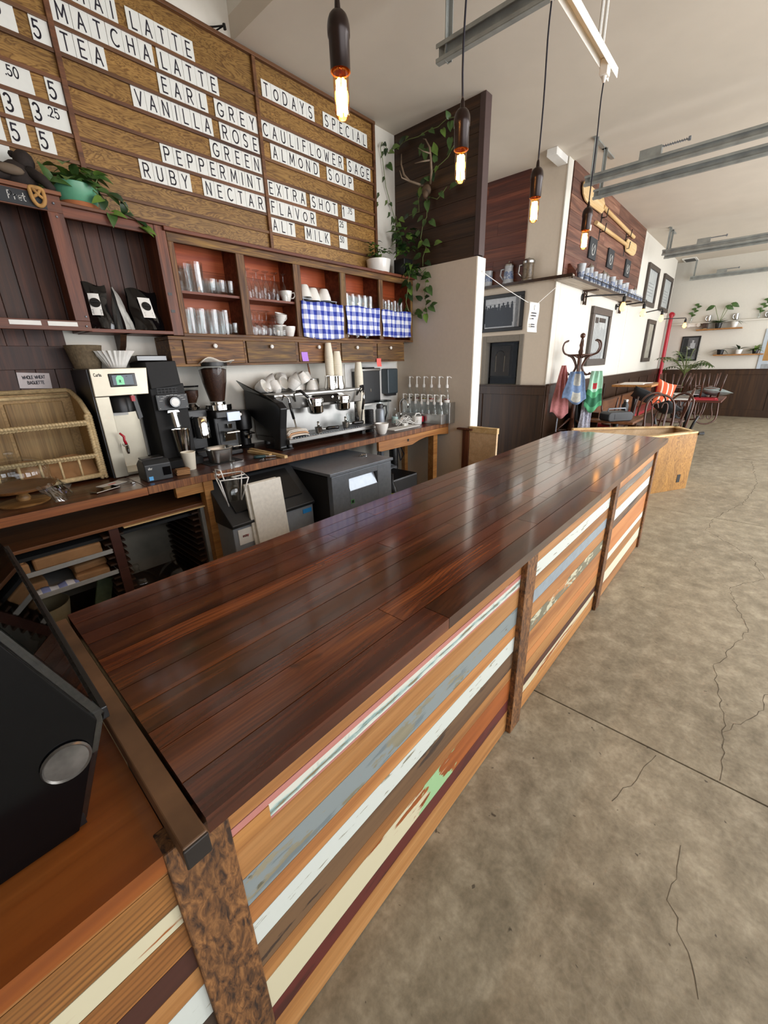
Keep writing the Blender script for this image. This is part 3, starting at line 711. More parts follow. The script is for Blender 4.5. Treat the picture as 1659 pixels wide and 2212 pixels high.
# display case standing on it
dc = thing('display_case', 'black glass display case with round chrome badge on the low counter', 'display case', (-.3, 1.1, .905))
prof = [(0.0, .907), (.066, 1.09), (-.007, 1.285), (-.22, 1.40), (-.75, 1.40), (-.75, .907)]
m = MB(dc.location); m.prism([(-.012, .909), (.054, 1.088), (-.016, 1.28), (-.22, 1.396), (-.75, 1.396), (-.75, .909)], 'y', .668, .676); m.build('end_panel', M['smoke'], dc, bev=.0015)
m = MB(dc.location); m.prism([(-.006, .907), (.002, .918), (.066, 1.088), (.064, 1.096), (-.007, 1.285), (-.22, 1.40), (-.75, 1.40), (-.75, .907)], 'y', .6765, .684); m.build('end_glass', M['glass_dk'], dc)
def strip(nm, a, b, mt, t=.006):
    d = Vector((b[0]-a[0], b[1]-a[1])); n = Vector((-d.y, d.x)).normalized()*t
    m = MB(dc.location); m.prism([a, b, (b[0]+n.x, b[1]+n.y), (a[0]+n.x, a[1]+n.y)], 'y', .69, 1.62); return m.build(nm, mt, dc)
strip('lower_glass', prof[0], prof[1], M['glass_dk']); strip('slanted_glass', prof[1], prof[2], M['glass_dk']); strip('top_glass', prof[2], prof[3], M['glass_dk'])
m = MB(dc.location); m.box(-.75, -.22, .69, 1.62, 1.395, 1.405); m.build('roof', M['black'], dc)
m = MB(dc.location); m.box(.035, .072, .68, 1.66, 1.072, 1.095); m.box(.020, .036, .68, 1.66, 1.06, 1.095); r = m.build('rail', M['black'], dc, bev=.002)
m = MB(dc.location)
for i in range(30): y = .70+i*.032; m.box(.044, .064, y, y+.018, 1.0945, 1.0962)
m.build('slot', M['black_gl'], r)
m = MB(dc.location); m.box(-.75, .0, .676, 1.62, .907, .93); m.build('base', M['black'], dc)
m = MB(dc.location); m.lathe([(0, 0), (.030, 0), (.032, .003), (.030, .007), (.0275, .0045), (0, .0045)], (.004, .668, 1.047), 28, Matrix.Rotation(PI/2, 3, 'X'))
m.build('badge', plain('badge_steel', '8c8984', .3, .8, var=.3, sc=25), dc, smooth=SM)

# ------------------------------------------------------------------ back counter and what is under it
ZK = .912
bc = thing('back_counter', 'long wooden back counter along the menu wall', 'counter', (2.2, 3.1, 0))
m = MB(bc.location)
y = 2.752
for w in (.13, .14, .16, .13, .12, .112):
    m.ti = random.random(); m.box(.822, 4.215, y, y+w-.001, ZK-.045, ZK); y += w
m.build('worktop', M['counter'], bc, bev=.002)
m = MB(bc.location); m.box(.822, 4.215, 2.744, 2.752, ZK-.05, ZK-.001); m.build('edge', M['counter_edge'], bc, bev=.002)
for x0, x1, y0, y1 in ((1.185, 1.255, 2.78, 2.86), (3.96, 4.04, 2.78, 2.86), (4.06, 4.12, 3.3, 3.36)):
    m = MB(bc.location); m.box(x0, x1, y0, y1, 0, ZK-.046); l = m.build('leg', M['oak'], bc, bev=.003)
m = MB(bc.location); m.box(1.0, 1.19, 2.79, 2.83, .78, .86); m.build('brace', M['oak'], bc, bev=.003)
m = MB(bc.location); m.ti = .6
pr = [(2.955, .862), (4.2, .862), (4.205, .775), (4.0, .795), (3.75, .80), (3.62, .785), (3.5, .755), (3.0, .762), (2.955, .77)]
m.prism(pr, 'y', 2.735, 2.765); d = m.build('apron', M['oak'], bc, bev=.003)
m = MB(bc.location); m.lathe([(0, 0), (.014, 0), (.014, .003), (0, .003)], (3.42, 2.734, .815), 12, Matrix.Rotation(PI/2, 3, 'X')); m.build('finger_hole', M['blk_mat'], d)
m = MB(bc.location); m.box(4.02, 4.06, 2.80, 2.83, .60, .85); m.build('bracket', M['black'], bc)
lc = thing('left_counter', 'dark wooden counter section under the bread basket', 'counter', (.2, 3.1, 0))
m = MB(lc.location); y = 2.742
for w in (.17, .15, .16, .17, .15):
    m.ti = random.random(); m.box(-1.4, .818, y, y+w-.001, .888, .932-.02); y += w
m.build('worktop', M['counter'], lc, bev=.002)
m = MB(lc.location); m.box(-1.4, .818, 2.735, 2.742, .862, .911); m.build('edge', wood('worn_counter_edge', '6b3516', '8d4f24', 'a2622f', 'x', 1, .5), lc, bev=.002)
m = MB(lc.location); m.box(-1.4, 1.18, 2.90, 3.5, .60, .62); m.build('lower_board', M['blk_mat'], lc)
# tray rack
rk = thing('tray_rack', 'dark wooden rack with slide rails for baking trays under the counter', 'tray rack', (.6, 3.1, 0))
m = MB(rk.location); m.ti = .8; m.box(-1.2, 1.25, 2.84, 3.5, .672, .692); m.build('top_shelf', M['bench'], rk, bev=.002)
m = MB(rk.location); m.box(.66, 1.2, 2.82, 2.845, .664, .672); m.build('edge_strip', M['raw_pine'], rk)
for x0, x1, mt in ((.582, .635, 'maroon_dk'), (1.16, 1.19, 'galv'), (-.25, -.2, 'maroon_dk')):
    m = MB(rk.location); m.box(x0, x1, 2.85, 2.89, 0, .67); m.build('post', M[mt], rk)
m = MB(rk.location); m.box(1.15, 1.17, 2.88, 3.5, 0, .67); m.build('side_panel', M['plank_dark'], rk)
for z in [.10+.047*i for i in range(12)]:
    for a, b in ((1.10, 1.15), (.625, .66), (.545, .585), (-.2, -.16)): m = MB(rk.location); m.box(a, b, 2.86, 3.45, z, z+.012); m.build('slide_rail', M['plank_dark'], rk)
m = MB(rk.location); m.box(-1.2, 1.16, 3.44, 3.46, .05, .67); m.build('back_panel', plain('grey_tarp', '9a9384', .8, var=.2, sc=4), rk)
m = MB(rk.location); m.box(-1.2, 1.16, 2.86, 3.46, .05, .07); m.build('bottom_shelf', M['plank_dark'], rk)
def traything(z, lab):
    t = thing('baking_tray', lab, 'tray', (.2, 3.12, z), group='baking trays in the rack')
    m = MB(t.location); m.box(-.19, .575, 2.86, 3.40, z, z+.004)
    m.tube([(-.19, 2.86, z+.022), (.575, 2.86, z+.022), (.575, 3.40, z+.022), (-.19, 3.40, z+.022)], .006, 6, True)
    for a, b, c, d in ((-.19, .575, 2.856, 2.86), (-.19, .575, 3.4, 3.404), (-.194, -.19, 2.86, 3.4), (.575, .579, 2.86, 3.4)): m.box(a, b, c, d, z, z+.022)
    m.build('pan', plain('tray_aluminium', 'b4b4b0', .45, .3), t)
traything(.515, 'upper metal baking tray of kraft paper bags in the rack')
traything(.37, 'lower metal baking tray of paper bags and a gingham cloth')
def bag(x, y, z, w, d, h, rz, lab):
    o = MB((x, y, z)); n = 6
    o.obox((x, y, z+h/2), (w, d, h), (0, 0, rz)); b = o.build('paper_bag', M['kraft'], bev=.012)
    tag(b, lab, 'paper bag', 'folded paper bags on the baking trays')
bag(.02, 3.02, .520, .30, .26, .065, .06, 'flat kraft paper bag at the left of the upper tray')
bag(.02, 3.05, .586, .30, .28, .028, -.05, 'kraft paper bag lying on top of another at the left of the upper tray')
bag(.37, 3.08, .520, .34, .36, .075, -.03, 'wide kraft paper bag at the right of the upper tray')
bag(.05, 3.10, .376, .36, .30, .06, .04, 'dark folded paper bag at the left of the lower tray')
bag(.46, 3.0, .376, .18, .22, .05, -.08, 'kraft paper bag at the right end of the lower tray')
bag(.45, 3.04, .427, .18, .22, .045, .1, 'kraft paper bag stacked on another at the right end of the lower tray')
m = MB((.15, 2.9, .376)); m.grid(lambda u, v: (-.15+u*.52, 2.862+v*.06, .392+.006*math.sin(u*30)+.012*v), 30, 3); tag(m.build('gingham_cloth', M['gingham'], solid=.006, smooth=4), 'folded gingham cloth along the front of the lower tray', 'cloth')
t = thing('wine_bucket', 'round grey bucket on the bottom shelf of the tray rack', 'bucket', (.18, 3.0, .07))
m = MB(); m.lathe([(.10, 0), (.13, .2), (.135, .2), (.10, .0)], n=24); m.build('body', plain('putty_bucket', '8f8468', .5), t, smooth=SM)
t = thing('canvas_strap', 'olive green canvas strap hanging on the bottom shelf of the rack', 'strap', (.48, 2.97, .07))
m = MB(); m.obox((0, 0, .13), (.09, .02, .26), (0, .3, 0)); m.build('webbing', plain('olive_canvas', '4d5a40', .8, var=.15), t, bev=.004)
def jar(x, y, z, lab, s=1):
    t = thing('glass_dome_jar', lab, 'glass dome', (x, y, z), group='glass domes in the rack')
    m = MB(); m.lathe([(.115*s, 0), (.12*s, .03*s), (.11*s, .09*s), (.07*s, .14*s), (.022*s, .16*s), (.016*s, .18*s), (.024*s, .2*s), (.02*s, .22*s), (0, .225*s)], n=24, caps=False); m.build('dome', M['glass'], t, smooth=4)
jar(.97, 3.02, .07, 'clear glass dome with knob on the right bottom shelf of the rack', 1.1); jar(.74, 3.12, .07, 'clear glass dome beside the centre post of the rack', .95)
# ice machine
t = thing('ice_machine', 'low ice machine with sloping black lid between rack and fridge', 'ice machine', (1.59, 2.9, 0))
m = MB(t.location); m.box(1.235, 1.945, 2.56, 3.3, .08, .545); b = m.build('body', plain('bin_steel', '99a0a7', .4, .3, var=.05), t, bev=.006)
m = MB(t.location); m.prism([(2.545, .535), (2.535, .56), (2.83, .825), (3.3, .825), (3.3, .53)], 'x', 1.225, 1.955); m.build('lid', M['dgrey'], t, bev=.008)
m = MB(t.location); m.prism([(2.60, .628), (2.80, .807), (2.804, .812), (2.60, .634)], 'x', 1.30, 1.88); m.build('lid_panel', M['black'], t)
m = MB(t.location); m.box(1.27, 1.47, 2.555, 2.561, .40, .515); lb = m.build('label', M['paper'], b)
m = MB(t.location); m.write('easy', (1.30, 2.553, .455), (1, 0, 0), (0, 0, 1), .022, .0035, lift=(0, -1, 0)); m.write('ice', (1.385, 2.553, .455), (1, 0, 0), (0, 0, 1), .022, .0035, lift=(0, -1, 0)); m.build('print', M['red'], lb)
m = MB(t.location); m.box(1.84, 1.925, 2.555, 2.561, .475, .51); m.build('badge', plain('blue_sticker', '2e8fd8', .4, var=0), b)
m = MB(t.location)
for x in (1.27, 1.91):
    for y in (2.6, 3.25): m.cyl((x, y, 0), (x, y, .08), .02)
m.build('foot', M['black'], t)
for i, (dx, dy, lb) in enumerate(((0, 0, 'front speckled white board leaning on the ice machine'), (-.022, .022, 'rear white board behind another leaning on the ice machine'))):
    t = thing('shelf_board', lb, 'board', (1.535+dx, 2.50+dy, 0), group='white boards leaning on the ice machine')
    m = MB(); m.prism([(-.118, 0), (.145, 0), (.115, .83), (-.148, .83)], 'y', 0, .018); o = m.build('panel', M['board_wht'], t, bev=.002); t.rotation_euler = (-.035, 0, 0)
# undercounter fridge
t = thing('undercounter_fridge', 'stainless undercounter fridge with recessed door handle', 'fridge', (2.36, 2.7, 0))
m = MB(t.location); m.box(2.0, 2.72, 2.42, 3.12, .12, .765); m.build('cabinet', M['blk_mat'], t, bev=.004)
m = MB(t.location); m.box(1.985, 2.735, 2.36, 3.13, .775, .80); m.build('worktop', M['steel_dk'], t, bev=.004)
m = MB(t.location)
m.box(2.005, 2.19, 2.37, 2.42, .14, .77); m.box(2.535, 2.715, 2.37, 2.42, .14, .77); m.box(2.19, 2.535, 2.37, 2.42, .718, .77); m.box(2.19, 2.535, 2.37, 2.42, .14, .612)
d = m.build('door', M['steel_dk'], t, bev=.003)
m = MB(t.location); m.box(2.185, 2.54, 2.415, 2.43, .61, .72); hd = m.build('recess', M['black'], d)
m = MB(t.location); m.prism([(2.372, .612), (2.412, .705), (2.418, .705), (2.378, .612)], 'x', 2.2, 2.525); m.build('handle', plain('handle_steel', 'aeb6bf', .3, .7, var=.05), d)
m = MB(t.location); m.box(2.2, 2.235, 2.367, 2.371, .50, .535); m.mi = 1; m.box(2.207, 2.228, 2.366, 2.368, .506, .529); m.build('sticker', [plain('green_sticker', '4f9a55', .5, var=0), M['black']], d)
m = MB(t.location)
for x in (2.05, 2.67):
    for y in (2.48, 3.05): m.cyl((x, y, 0), (x, y, .12), .025)
m.build('caster', M['black'], t)
o = MB((2.62, 2.62, .80)); o.ball((2.60, 2.62, .812), .012, 8); o.ball((2.63, 2.615, .811), .011, 8); o.tube([(2.56, 2.62, .807), (2.6, 2.63, .815), (2.66, 2.62, .808)], .006, 6); tag(o.build('foil_scrap', M['chrome']), 'crumpled shiny foil scrap on top of the fridge', 'foil')
# plumbing under the right end of the counter
t = thing('water_filter', 'black water filter canister and hoses under the counter end', 'water filter', (3.72, 3.2, .35))
m = MB(t.location); m.lathe([(.05, .36), (.055, .4), (.055, .66), (.04, .70), (.02, .70)], (3.72, 3.2, 0), 16); m.build('canister', M['black'], t, smooth=SM)
m = MB(t.location); m.tube([(3.85, 3.3, .86), (3.85, 3.3, .2), (3.8, 3.3, 0.05)], .016); m.tube([(3.55, 3.25, .86), (3.5, 3.2, .5), (3.62, 3.1, .42), (3.3, 3.0, .44)], .03); m.build('pipe', M['steel_dk'], t, smooth=SM)
m = MB(t.location); m.tube([(3.95, 3.4, .8), (3.98, 3.25, .5), (3.85, 3.2, .45), (3.78, 3.2, .70)], .007); m.tube([(3.6, 3.3, .8), (3.4, 3.2, .45), (3.15, 3.1, .6)], .006); m.build('hose', M['cordm'], t, smooth=SM)
t = thing('yellow_jug', 'black jug with yellow label beside the fridge', 'jug', (2.86, 2.50, 0))
m = MB(); m.lathe([(.06, 0), (.06, .42), (.05, .46), (.025, .52), (.025, .60)], n=16); m.build('body', M['black'], t, smooth=SM)
m = MB(); m.lathe([(.0612, .45-.2), (.0612, .42)], n=16, caps=False); m.build('label', plain('yellow_label', 'd4d838', .5, var=0), t)
t = thing('black_bin', 'low black plastic bin under the counter end', 'bin', (3.2, 2.95, 0))
m = MB(); m.prism([(-.3, -.25), (.35, -.25), (.35, .25), (-.3, .25)], 'z', 0, .44); m.build('body', M['black'], t, bev=.02)
# ------------------------------------------------------------------ wall cabinets
YC = 3.28
def lathe_part(t, nm, prof, mt, c=(0, 0, 0), n=20, R=None, caps=True, sm=SM, sx=1, sy=1):
    m = MB(); m.lathe(prof, c, n, R, sx, sy, caps); return m.build(nm, mt, t, smooth=sm)
cb = thing('glass_cabinet', 'old open-front wooden cabinet of glasses above the espresso machine', 'cabinet', (2.84, 3.4, 1.82))
OP = [(1.503, 1.972), (2.043, 2.512), (2.59, 3.062), (3.138, 3.618), (3.684, 4.165)]
m = MB(cb.location)
m.ti = .5; m.box(1.462, 4.212, YC, YC+.022, 2.432, 2.487)
m.ti = .3; m.box(1.462, 4.212, YC, YC+.02, 1.826, 1.848)
m.build('rail', M['cab'], cb, bev=.003)
xs = [1.462] + [v for a in OP for v in a] + [4.205]
for i in range(0, 12, 2): m = MB(cb.location); m.ti = random.random(); m.box(xs[i], xs[i+1], YC-.001, YC+.021, 1.848, 2.432); m.build('stile', M['cabv'], cb, bev=.003)
m = MB(cb.location); m.ti = .3; m.box(1.44, 4.215, YC-.03, YM-.01, 2.487, 2.512); m.build('top', M['redwood_h'], cb, bev=.004)
m = MB(cb.location)
for z in (1.83, ): m.box(1.462, 4.212, YC+.02, YM-.012, z, z+.016)
m.ti = .7; m.box(1.47, 2.55, YC+.02, YM-.012, 2.118, 2.135); m.box(2.585, 4.2, YC+.02, YM-.012, 2.085, 2.10)
for i in range(1, 11, 2): 
    a = xs[i+1] if i+1 < len(xs) else 4.2
    if i < 10 and i+2 < 12: m.box((xs[i+1]+xs[i+2])/2-.01, (xs[i+1]+xs[i+2])/2+.01, YC+.02, YM-.012, 1.846, 2.487)
m.build('shelf', M['redwood_h'], cb)
m = MB(cb.location)
for i in range(4): m.ti = random.random(); m.box(1.463, 4.21, YM-.014, YM-.004, 1.83+i*.165, 1.83+i*.165+.163)
m.build('lining', M['cab_in'], cb)
m = MB(cb.location); m.ti = .3; m.box(1.345, 1.44, YC+.01, YM-.005, 1.625, 1.80); m.box(4.035, 4.05, YC+.01, YM-.005, 1.625, 1.82); m.box(1.345, 4.05, YC+.006, YM-.005, 1.615, 1.632); m.box(1.345, 4.05, YC+.01, YM-.005, 1.802, 1.826)
for a, b in ((1.938, 1.957), (2.463, 2.494), (2.972, 3.026), (3.50, 3.566)): m.box(a, b, YC+.004, YM-.01, 1.63, 1.805)
m.build('drawer_case', M['cab'], cb, bev=.002)
for (a, b), kx in zip(((1.441, 1.936), (1.96, 2.461), (2.496, 2.97), (3.028, 3.498), (3.568, 4.032)), (1.678, 2.192, 2.72, 3.236, 3.77)):
    m = MB(cb.location); m.ti = random.random(); m.box(a+.003, b-.003, YC-.004, YC+.016, 1.633, 1.801); d = m.build('drawer', M['cab'], cb, bev=.003)
    m = MB(cb.location); m.lathe([(0, .034), (.010, .033), (.0165, .026), (.0165, .018), (.008, .010), (.008, 0)], (kx, YC-.004, 1.76), 14, Matrix.Rotation(PI/2, 3, 'X'))
    k = m.build('knob', M['china'], d, smooth=SM)
    m = MB(cb.location); m.lathe([(0, .0358), (.004, .035), (.004, .033)], (kx, YC-.004, 1.76), 8, Matrix.Rotation(PI/2, 3, 'X')); 
    m.build('screw', M['steel_dk'], k)
m = MB((2.553, YC-.008, 1.675)); m.grid(lambda u, v: (2.517+u*.072, YC-.0065-.012*(1-v)**2, 1.636+v*.08), 3, 5); tag(m.build('sticky_note', M['purple']), 'purple sticky note on the third drawer from the left', 'sticky note')
m = MB((3.57, YC-.008, 1.62)); m.grid(lambda u, v: (3.535+u*.072+v*.012, YC-.0065-.02*(1-v)**2, 1.565+v*.085), 3, 5); tag(m.build('sticky_note', M['redn']), 'coral sticky note hanging off the last drawer', 'sticky note')
# open cubby with coffee bags
cu = thing('bag_cubby', 'dark red open cubby holding black coffee bags', 'wall shelf', (1.15, 3.4, 1.83))
m = MB(cu.location); m.ti = .6; m.box(.875, 1.385, YC+.0, YC+.022, 2.455, 2.512); m.ti = .4; m.box(.86, 1.462, YC-.02, YM-.01, 2.512, 2.53); m.build('rail', M['redwood_h'], cu, bev=.002)
m = MB(cu.location); m.ti = .9; m.box(1.385, 1.458, YC-.004, YC+.02, 1.83, 2.512); m.box(1.40, 1.455, YC+.02, YM-.01, 1.83, 2.512); st = m.build('stile', M['redwood'], cu, bev=.002)
m = MB(cu.location)
for z in (2.09, 1.98): m.box(1.398, 1.425, YC-.006, YC-.003, z, z+.018)
m.build('tape', M['dgrey'], st)
m = MB(cu.location); m.ti = .3; m.box(.86, 1.385, YC-.01, YM-.01, 1.835, 1.857); m.build('shelf', M['redwood_h'], cu, bev=.002)
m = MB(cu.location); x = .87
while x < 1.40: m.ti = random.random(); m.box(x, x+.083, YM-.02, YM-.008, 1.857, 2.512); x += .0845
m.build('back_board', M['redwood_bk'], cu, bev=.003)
m = MB(cu.location); m.prism([(3.27, 1.835), (3.40, 1.835), (3.46, 1.76), (3.535, 1.70), (3.535, 1.835)], 'x', 1.075, 1.115); m.build('bracket', M['plank_dark'], cu)
cu = thing('pretzel_cubby', 'dark red open cubby with chalkboard strip at far left', 'wall shelf', (.4, 3.4, 1.84))
YP = 3.245
m = MB(cu.location); m.ti = .5; m.box(-.6, .872, YP, YP+.022, 2.462, 2.545); m.ti = .35; m.box(-.6, .872, YP, YP+.025, 1.838, 1.895); m.ti = .8; m.box(-.6, .88, YP-.02, YM-.01, 2.545, 2.565); h = m.build('rail', M['redwood_h'], cu, bev=.002)
m = MB(cu.location); m.ti = .75; m.box(.795, .872, YP-.002, YP+.02, 1.895, 2.462); m.box(.83, .868, YP+.02, YM-.01, 1.84, 2.545); m.build('stile', M['redwood'], cu, bev=.002)
m = MB(cu.location); m.ti = .7; m.box(-.6, .83, YP+.02, YM-.01, 1.875, 1.895); m.build('shelf', M['redwood_h'], cu)
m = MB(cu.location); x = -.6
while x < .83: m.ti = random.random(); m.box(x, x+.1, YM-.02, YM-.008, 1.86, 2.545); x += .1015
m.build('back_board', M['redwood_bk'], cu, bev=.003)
m = MB(cu.location); m.box(-.3, .80, YP-.004, YP+.001, 2.468, 2.538); m.mi = 1
m.write('Pret', (.635, YP-.0045, 2.487), (1, 0, 0), (0, 0, 1), .036, .004, lift=(0, -1, 0)); 
m.build('chalk_strip', [M['chalk'], M['chalkline']], cu)
m = MB(cu.location)
for a, b in ((.475, .62), (.652, .80)): m.box(a, b, YP-.003, YP, 1.862, 1.886)
m.build('label_tape', M['paper'], cu)
for x, z in ((.835, 2.44), (.855, 1.92), (.845, 1.865), (.835, 2.505)): m = MB(cu.location); m.ball((x, YP-.003, z), .007, 6); m.build('bolt', M['steel_dk'], cu)
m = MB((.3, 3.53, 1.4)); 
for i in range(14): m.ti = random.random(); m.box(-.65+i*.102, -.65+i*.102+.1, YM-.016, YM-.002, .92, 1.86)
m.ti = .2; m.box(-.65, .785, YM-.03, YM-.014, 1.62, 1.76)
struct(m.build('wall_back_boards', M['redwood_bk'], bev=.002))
m = MB((.55, 3.52, 1.55)); m.obox((.553, YM-.021, 1.553), (.165, .003, .095), (0, 0.06, 0)); m.mi = 1
m.write('WHOLE WHEAT', (.553, YM-.0232, 1.565), (1, 0, 0.0), (0, 0, 1), .018, .004, .62, True, lift=(0, -1, 0)); m.write('BAGUETTE', (.556, YM-.0232, 1.532), (1, 0, 0.0), (0, 0, 1), .018, .004, .62, True, lift=(0, -1, 0))
tag(m.build('bread_sign', [plain('lilac_sign_paper', 'bfb5b4', .4), M['ink']]), 'small white sign reading whole wheat baguette on the red boards', 'sign')
# pretzel, dark figure with bread, plants on the cabinet tops
m = MB((.765, YP-.02, 2.515)); c = Vector((.765, YP-.018, 2.527)); q = []
for i in range(29):
    a = 2*PI*i/28; q.append(c + Vector((.036*math.sin(a)*(1+.15*math.cos(2*a)), -.003*math.cos(3*a), .042*math.cos(a)-.010*math.cos(2*a))))
m.tube(q[:-1], .0105, 8, True); m.tube([c+Vector((-.03, 0, -.02)), c+Vector((0, -.008, .0)), c+Vector((.02, 0, .03))], .008, 6); m.tube([c+Vector((.03, 0, -.02)), c+Vector((0, -.010, .0)), c+Vector((-.02, 0, .03))], .008, 6)
tag(m.build('pretzel', M['bread'], smooth=4), 'tan pretzel fixed over the chalkboard strip', 'pretzel')
t = thing('bread_figure', 'dark brown furry figure holding bread on the cabinet top', 'figure', (.72, 3.38, 2.565))
m = MB(); m.ball((.02, 0, .075), .085, 14, (1, .8, .9)); m.ball((.055, -.02, .15), .05, 12, (1, .9, 1.05)); m.tube([(.06, -.04, .1), (.11, -.08, .06), (.14, -.10, .015)], [.03, .026, .02], 8); m.tube([(-.05, -.04, .08), (-.12, -.06, .05), (-.2, -.02, .03)], [.04, .035, .03], 8); m.ball((.02, .04, .19), .018, 8)
m.build('body', M['brownfig'], t, smooth=4)
m = MB(); m.ball((-.035, -.09, .075), .05, 12, (1.3, .5, .5)); m.build('bread', plain('grey_bread', '6a5b4b', .8), t, smooth=4)
m = MB(); m.ball((-.16, -.03, .09), .05, 12, (1.3, .6, 1)); m.build('cap', M['plank_dark'], t, smooth=4)
def pothos(m, mi_alt, c, n, r, up, L, rng, droop=.5):
    for i in range(n):
        a = rng.uniform(0, 2*PI); e = rng.uniform(-.2, 1)
        d = Vector((math.cos(a), math.sin(a), e*.7)); p = Vector(c) + Vector((math.cos(a)*r*rng.random(), math.sin(a)*r*rng.random(), up*rng.random()))
        m.mi = rng.choice(mi_alt); m.leaf(p, d, L*rng.uniform(.6, 1.1), L*rng.uniform(.5, .8), droop, (0, 0, 1))
rg = random.Random(3)
t = thing('potted_pothos', 'trailing pothos in green glazed pot above the bag cubby', 'potted plant', (1.01, 3.41, 2.565-.02))
lathe_part(t, 'pot', [(.095, .02), (.105, .03), (.125, .115), (.122, .118), (.11, .10), (0, .10)], M['greenpot'], n=24)
lathe_part(t, 'saucer', [(.0, -.015+.0), (.10, -.015), (.105, .022), (.095, .022)], M['terracotta'], n=24)
m = MB(); pothos(m, (0, 0, 1), (0, 0, .115), 40, .13, .09, .10, rg)
sm = MB()
for pts in ([(.08, -.03, .12), (.16, -.08, .10), (.22, -.12, .06), (.27, -.13, -.02), (.30, -.13, -.06)], [(-.06, -.05, .12), (-.14, -.08, .10), (-.2, -.06, .05)], [(.05, -.08, .12), (.10, -.13, .05), (.13, -.14, -.02)], [(.1, 0, .12), (.14, -.02, .2)]):
    sm.tube(pts, .003, 5)
    for i, p in enumerate(pts):
        for k in range(2): m.mi = rg.choice((0, 0, 1, 2)); m.leaf(p, (rg.uniform(-1, 1), rg.uniform(-1, .1), rg.uniform(-.9, .4)), rg.uniform(.065, .10), rg.uniform(.045, .065), .4, (0, -.8, .6))
m.build('foliage', [M['leaf'], M['leaf2'], M['leaf3']], t, smooth=4); sm.build('stem', M['stem'], t)
t = thing('potted_creeper', 'small leafy plant in white pot at the cabinet end', 'potted plant', (3.76, 3.40, 2.514))
lathe_part(t, 'pot', [(.105, 0), (.115, .015), (.135, .13), (.13, .133), (.12, .11), (0, .11)], M['china'], n=24)
lathe_part(t, 'saucer', [(.09, 0), (.112, .0), (.112, .018)], M['terracotta'], n=24)
m = MB(); pothos(m, (0, 0, 1), (0, 0, .13), 46, .13, .12, .06, rg)
pothos(m, (0, 0, 1), (-.1, -.03, .2), 18, .07, .08, .05, rg)
m.build('foliage', [M['leaf'], M['leaf2']], t, smooth=4)
def px(x, y): return (770 + x/4.255, 180 + y/4.255)
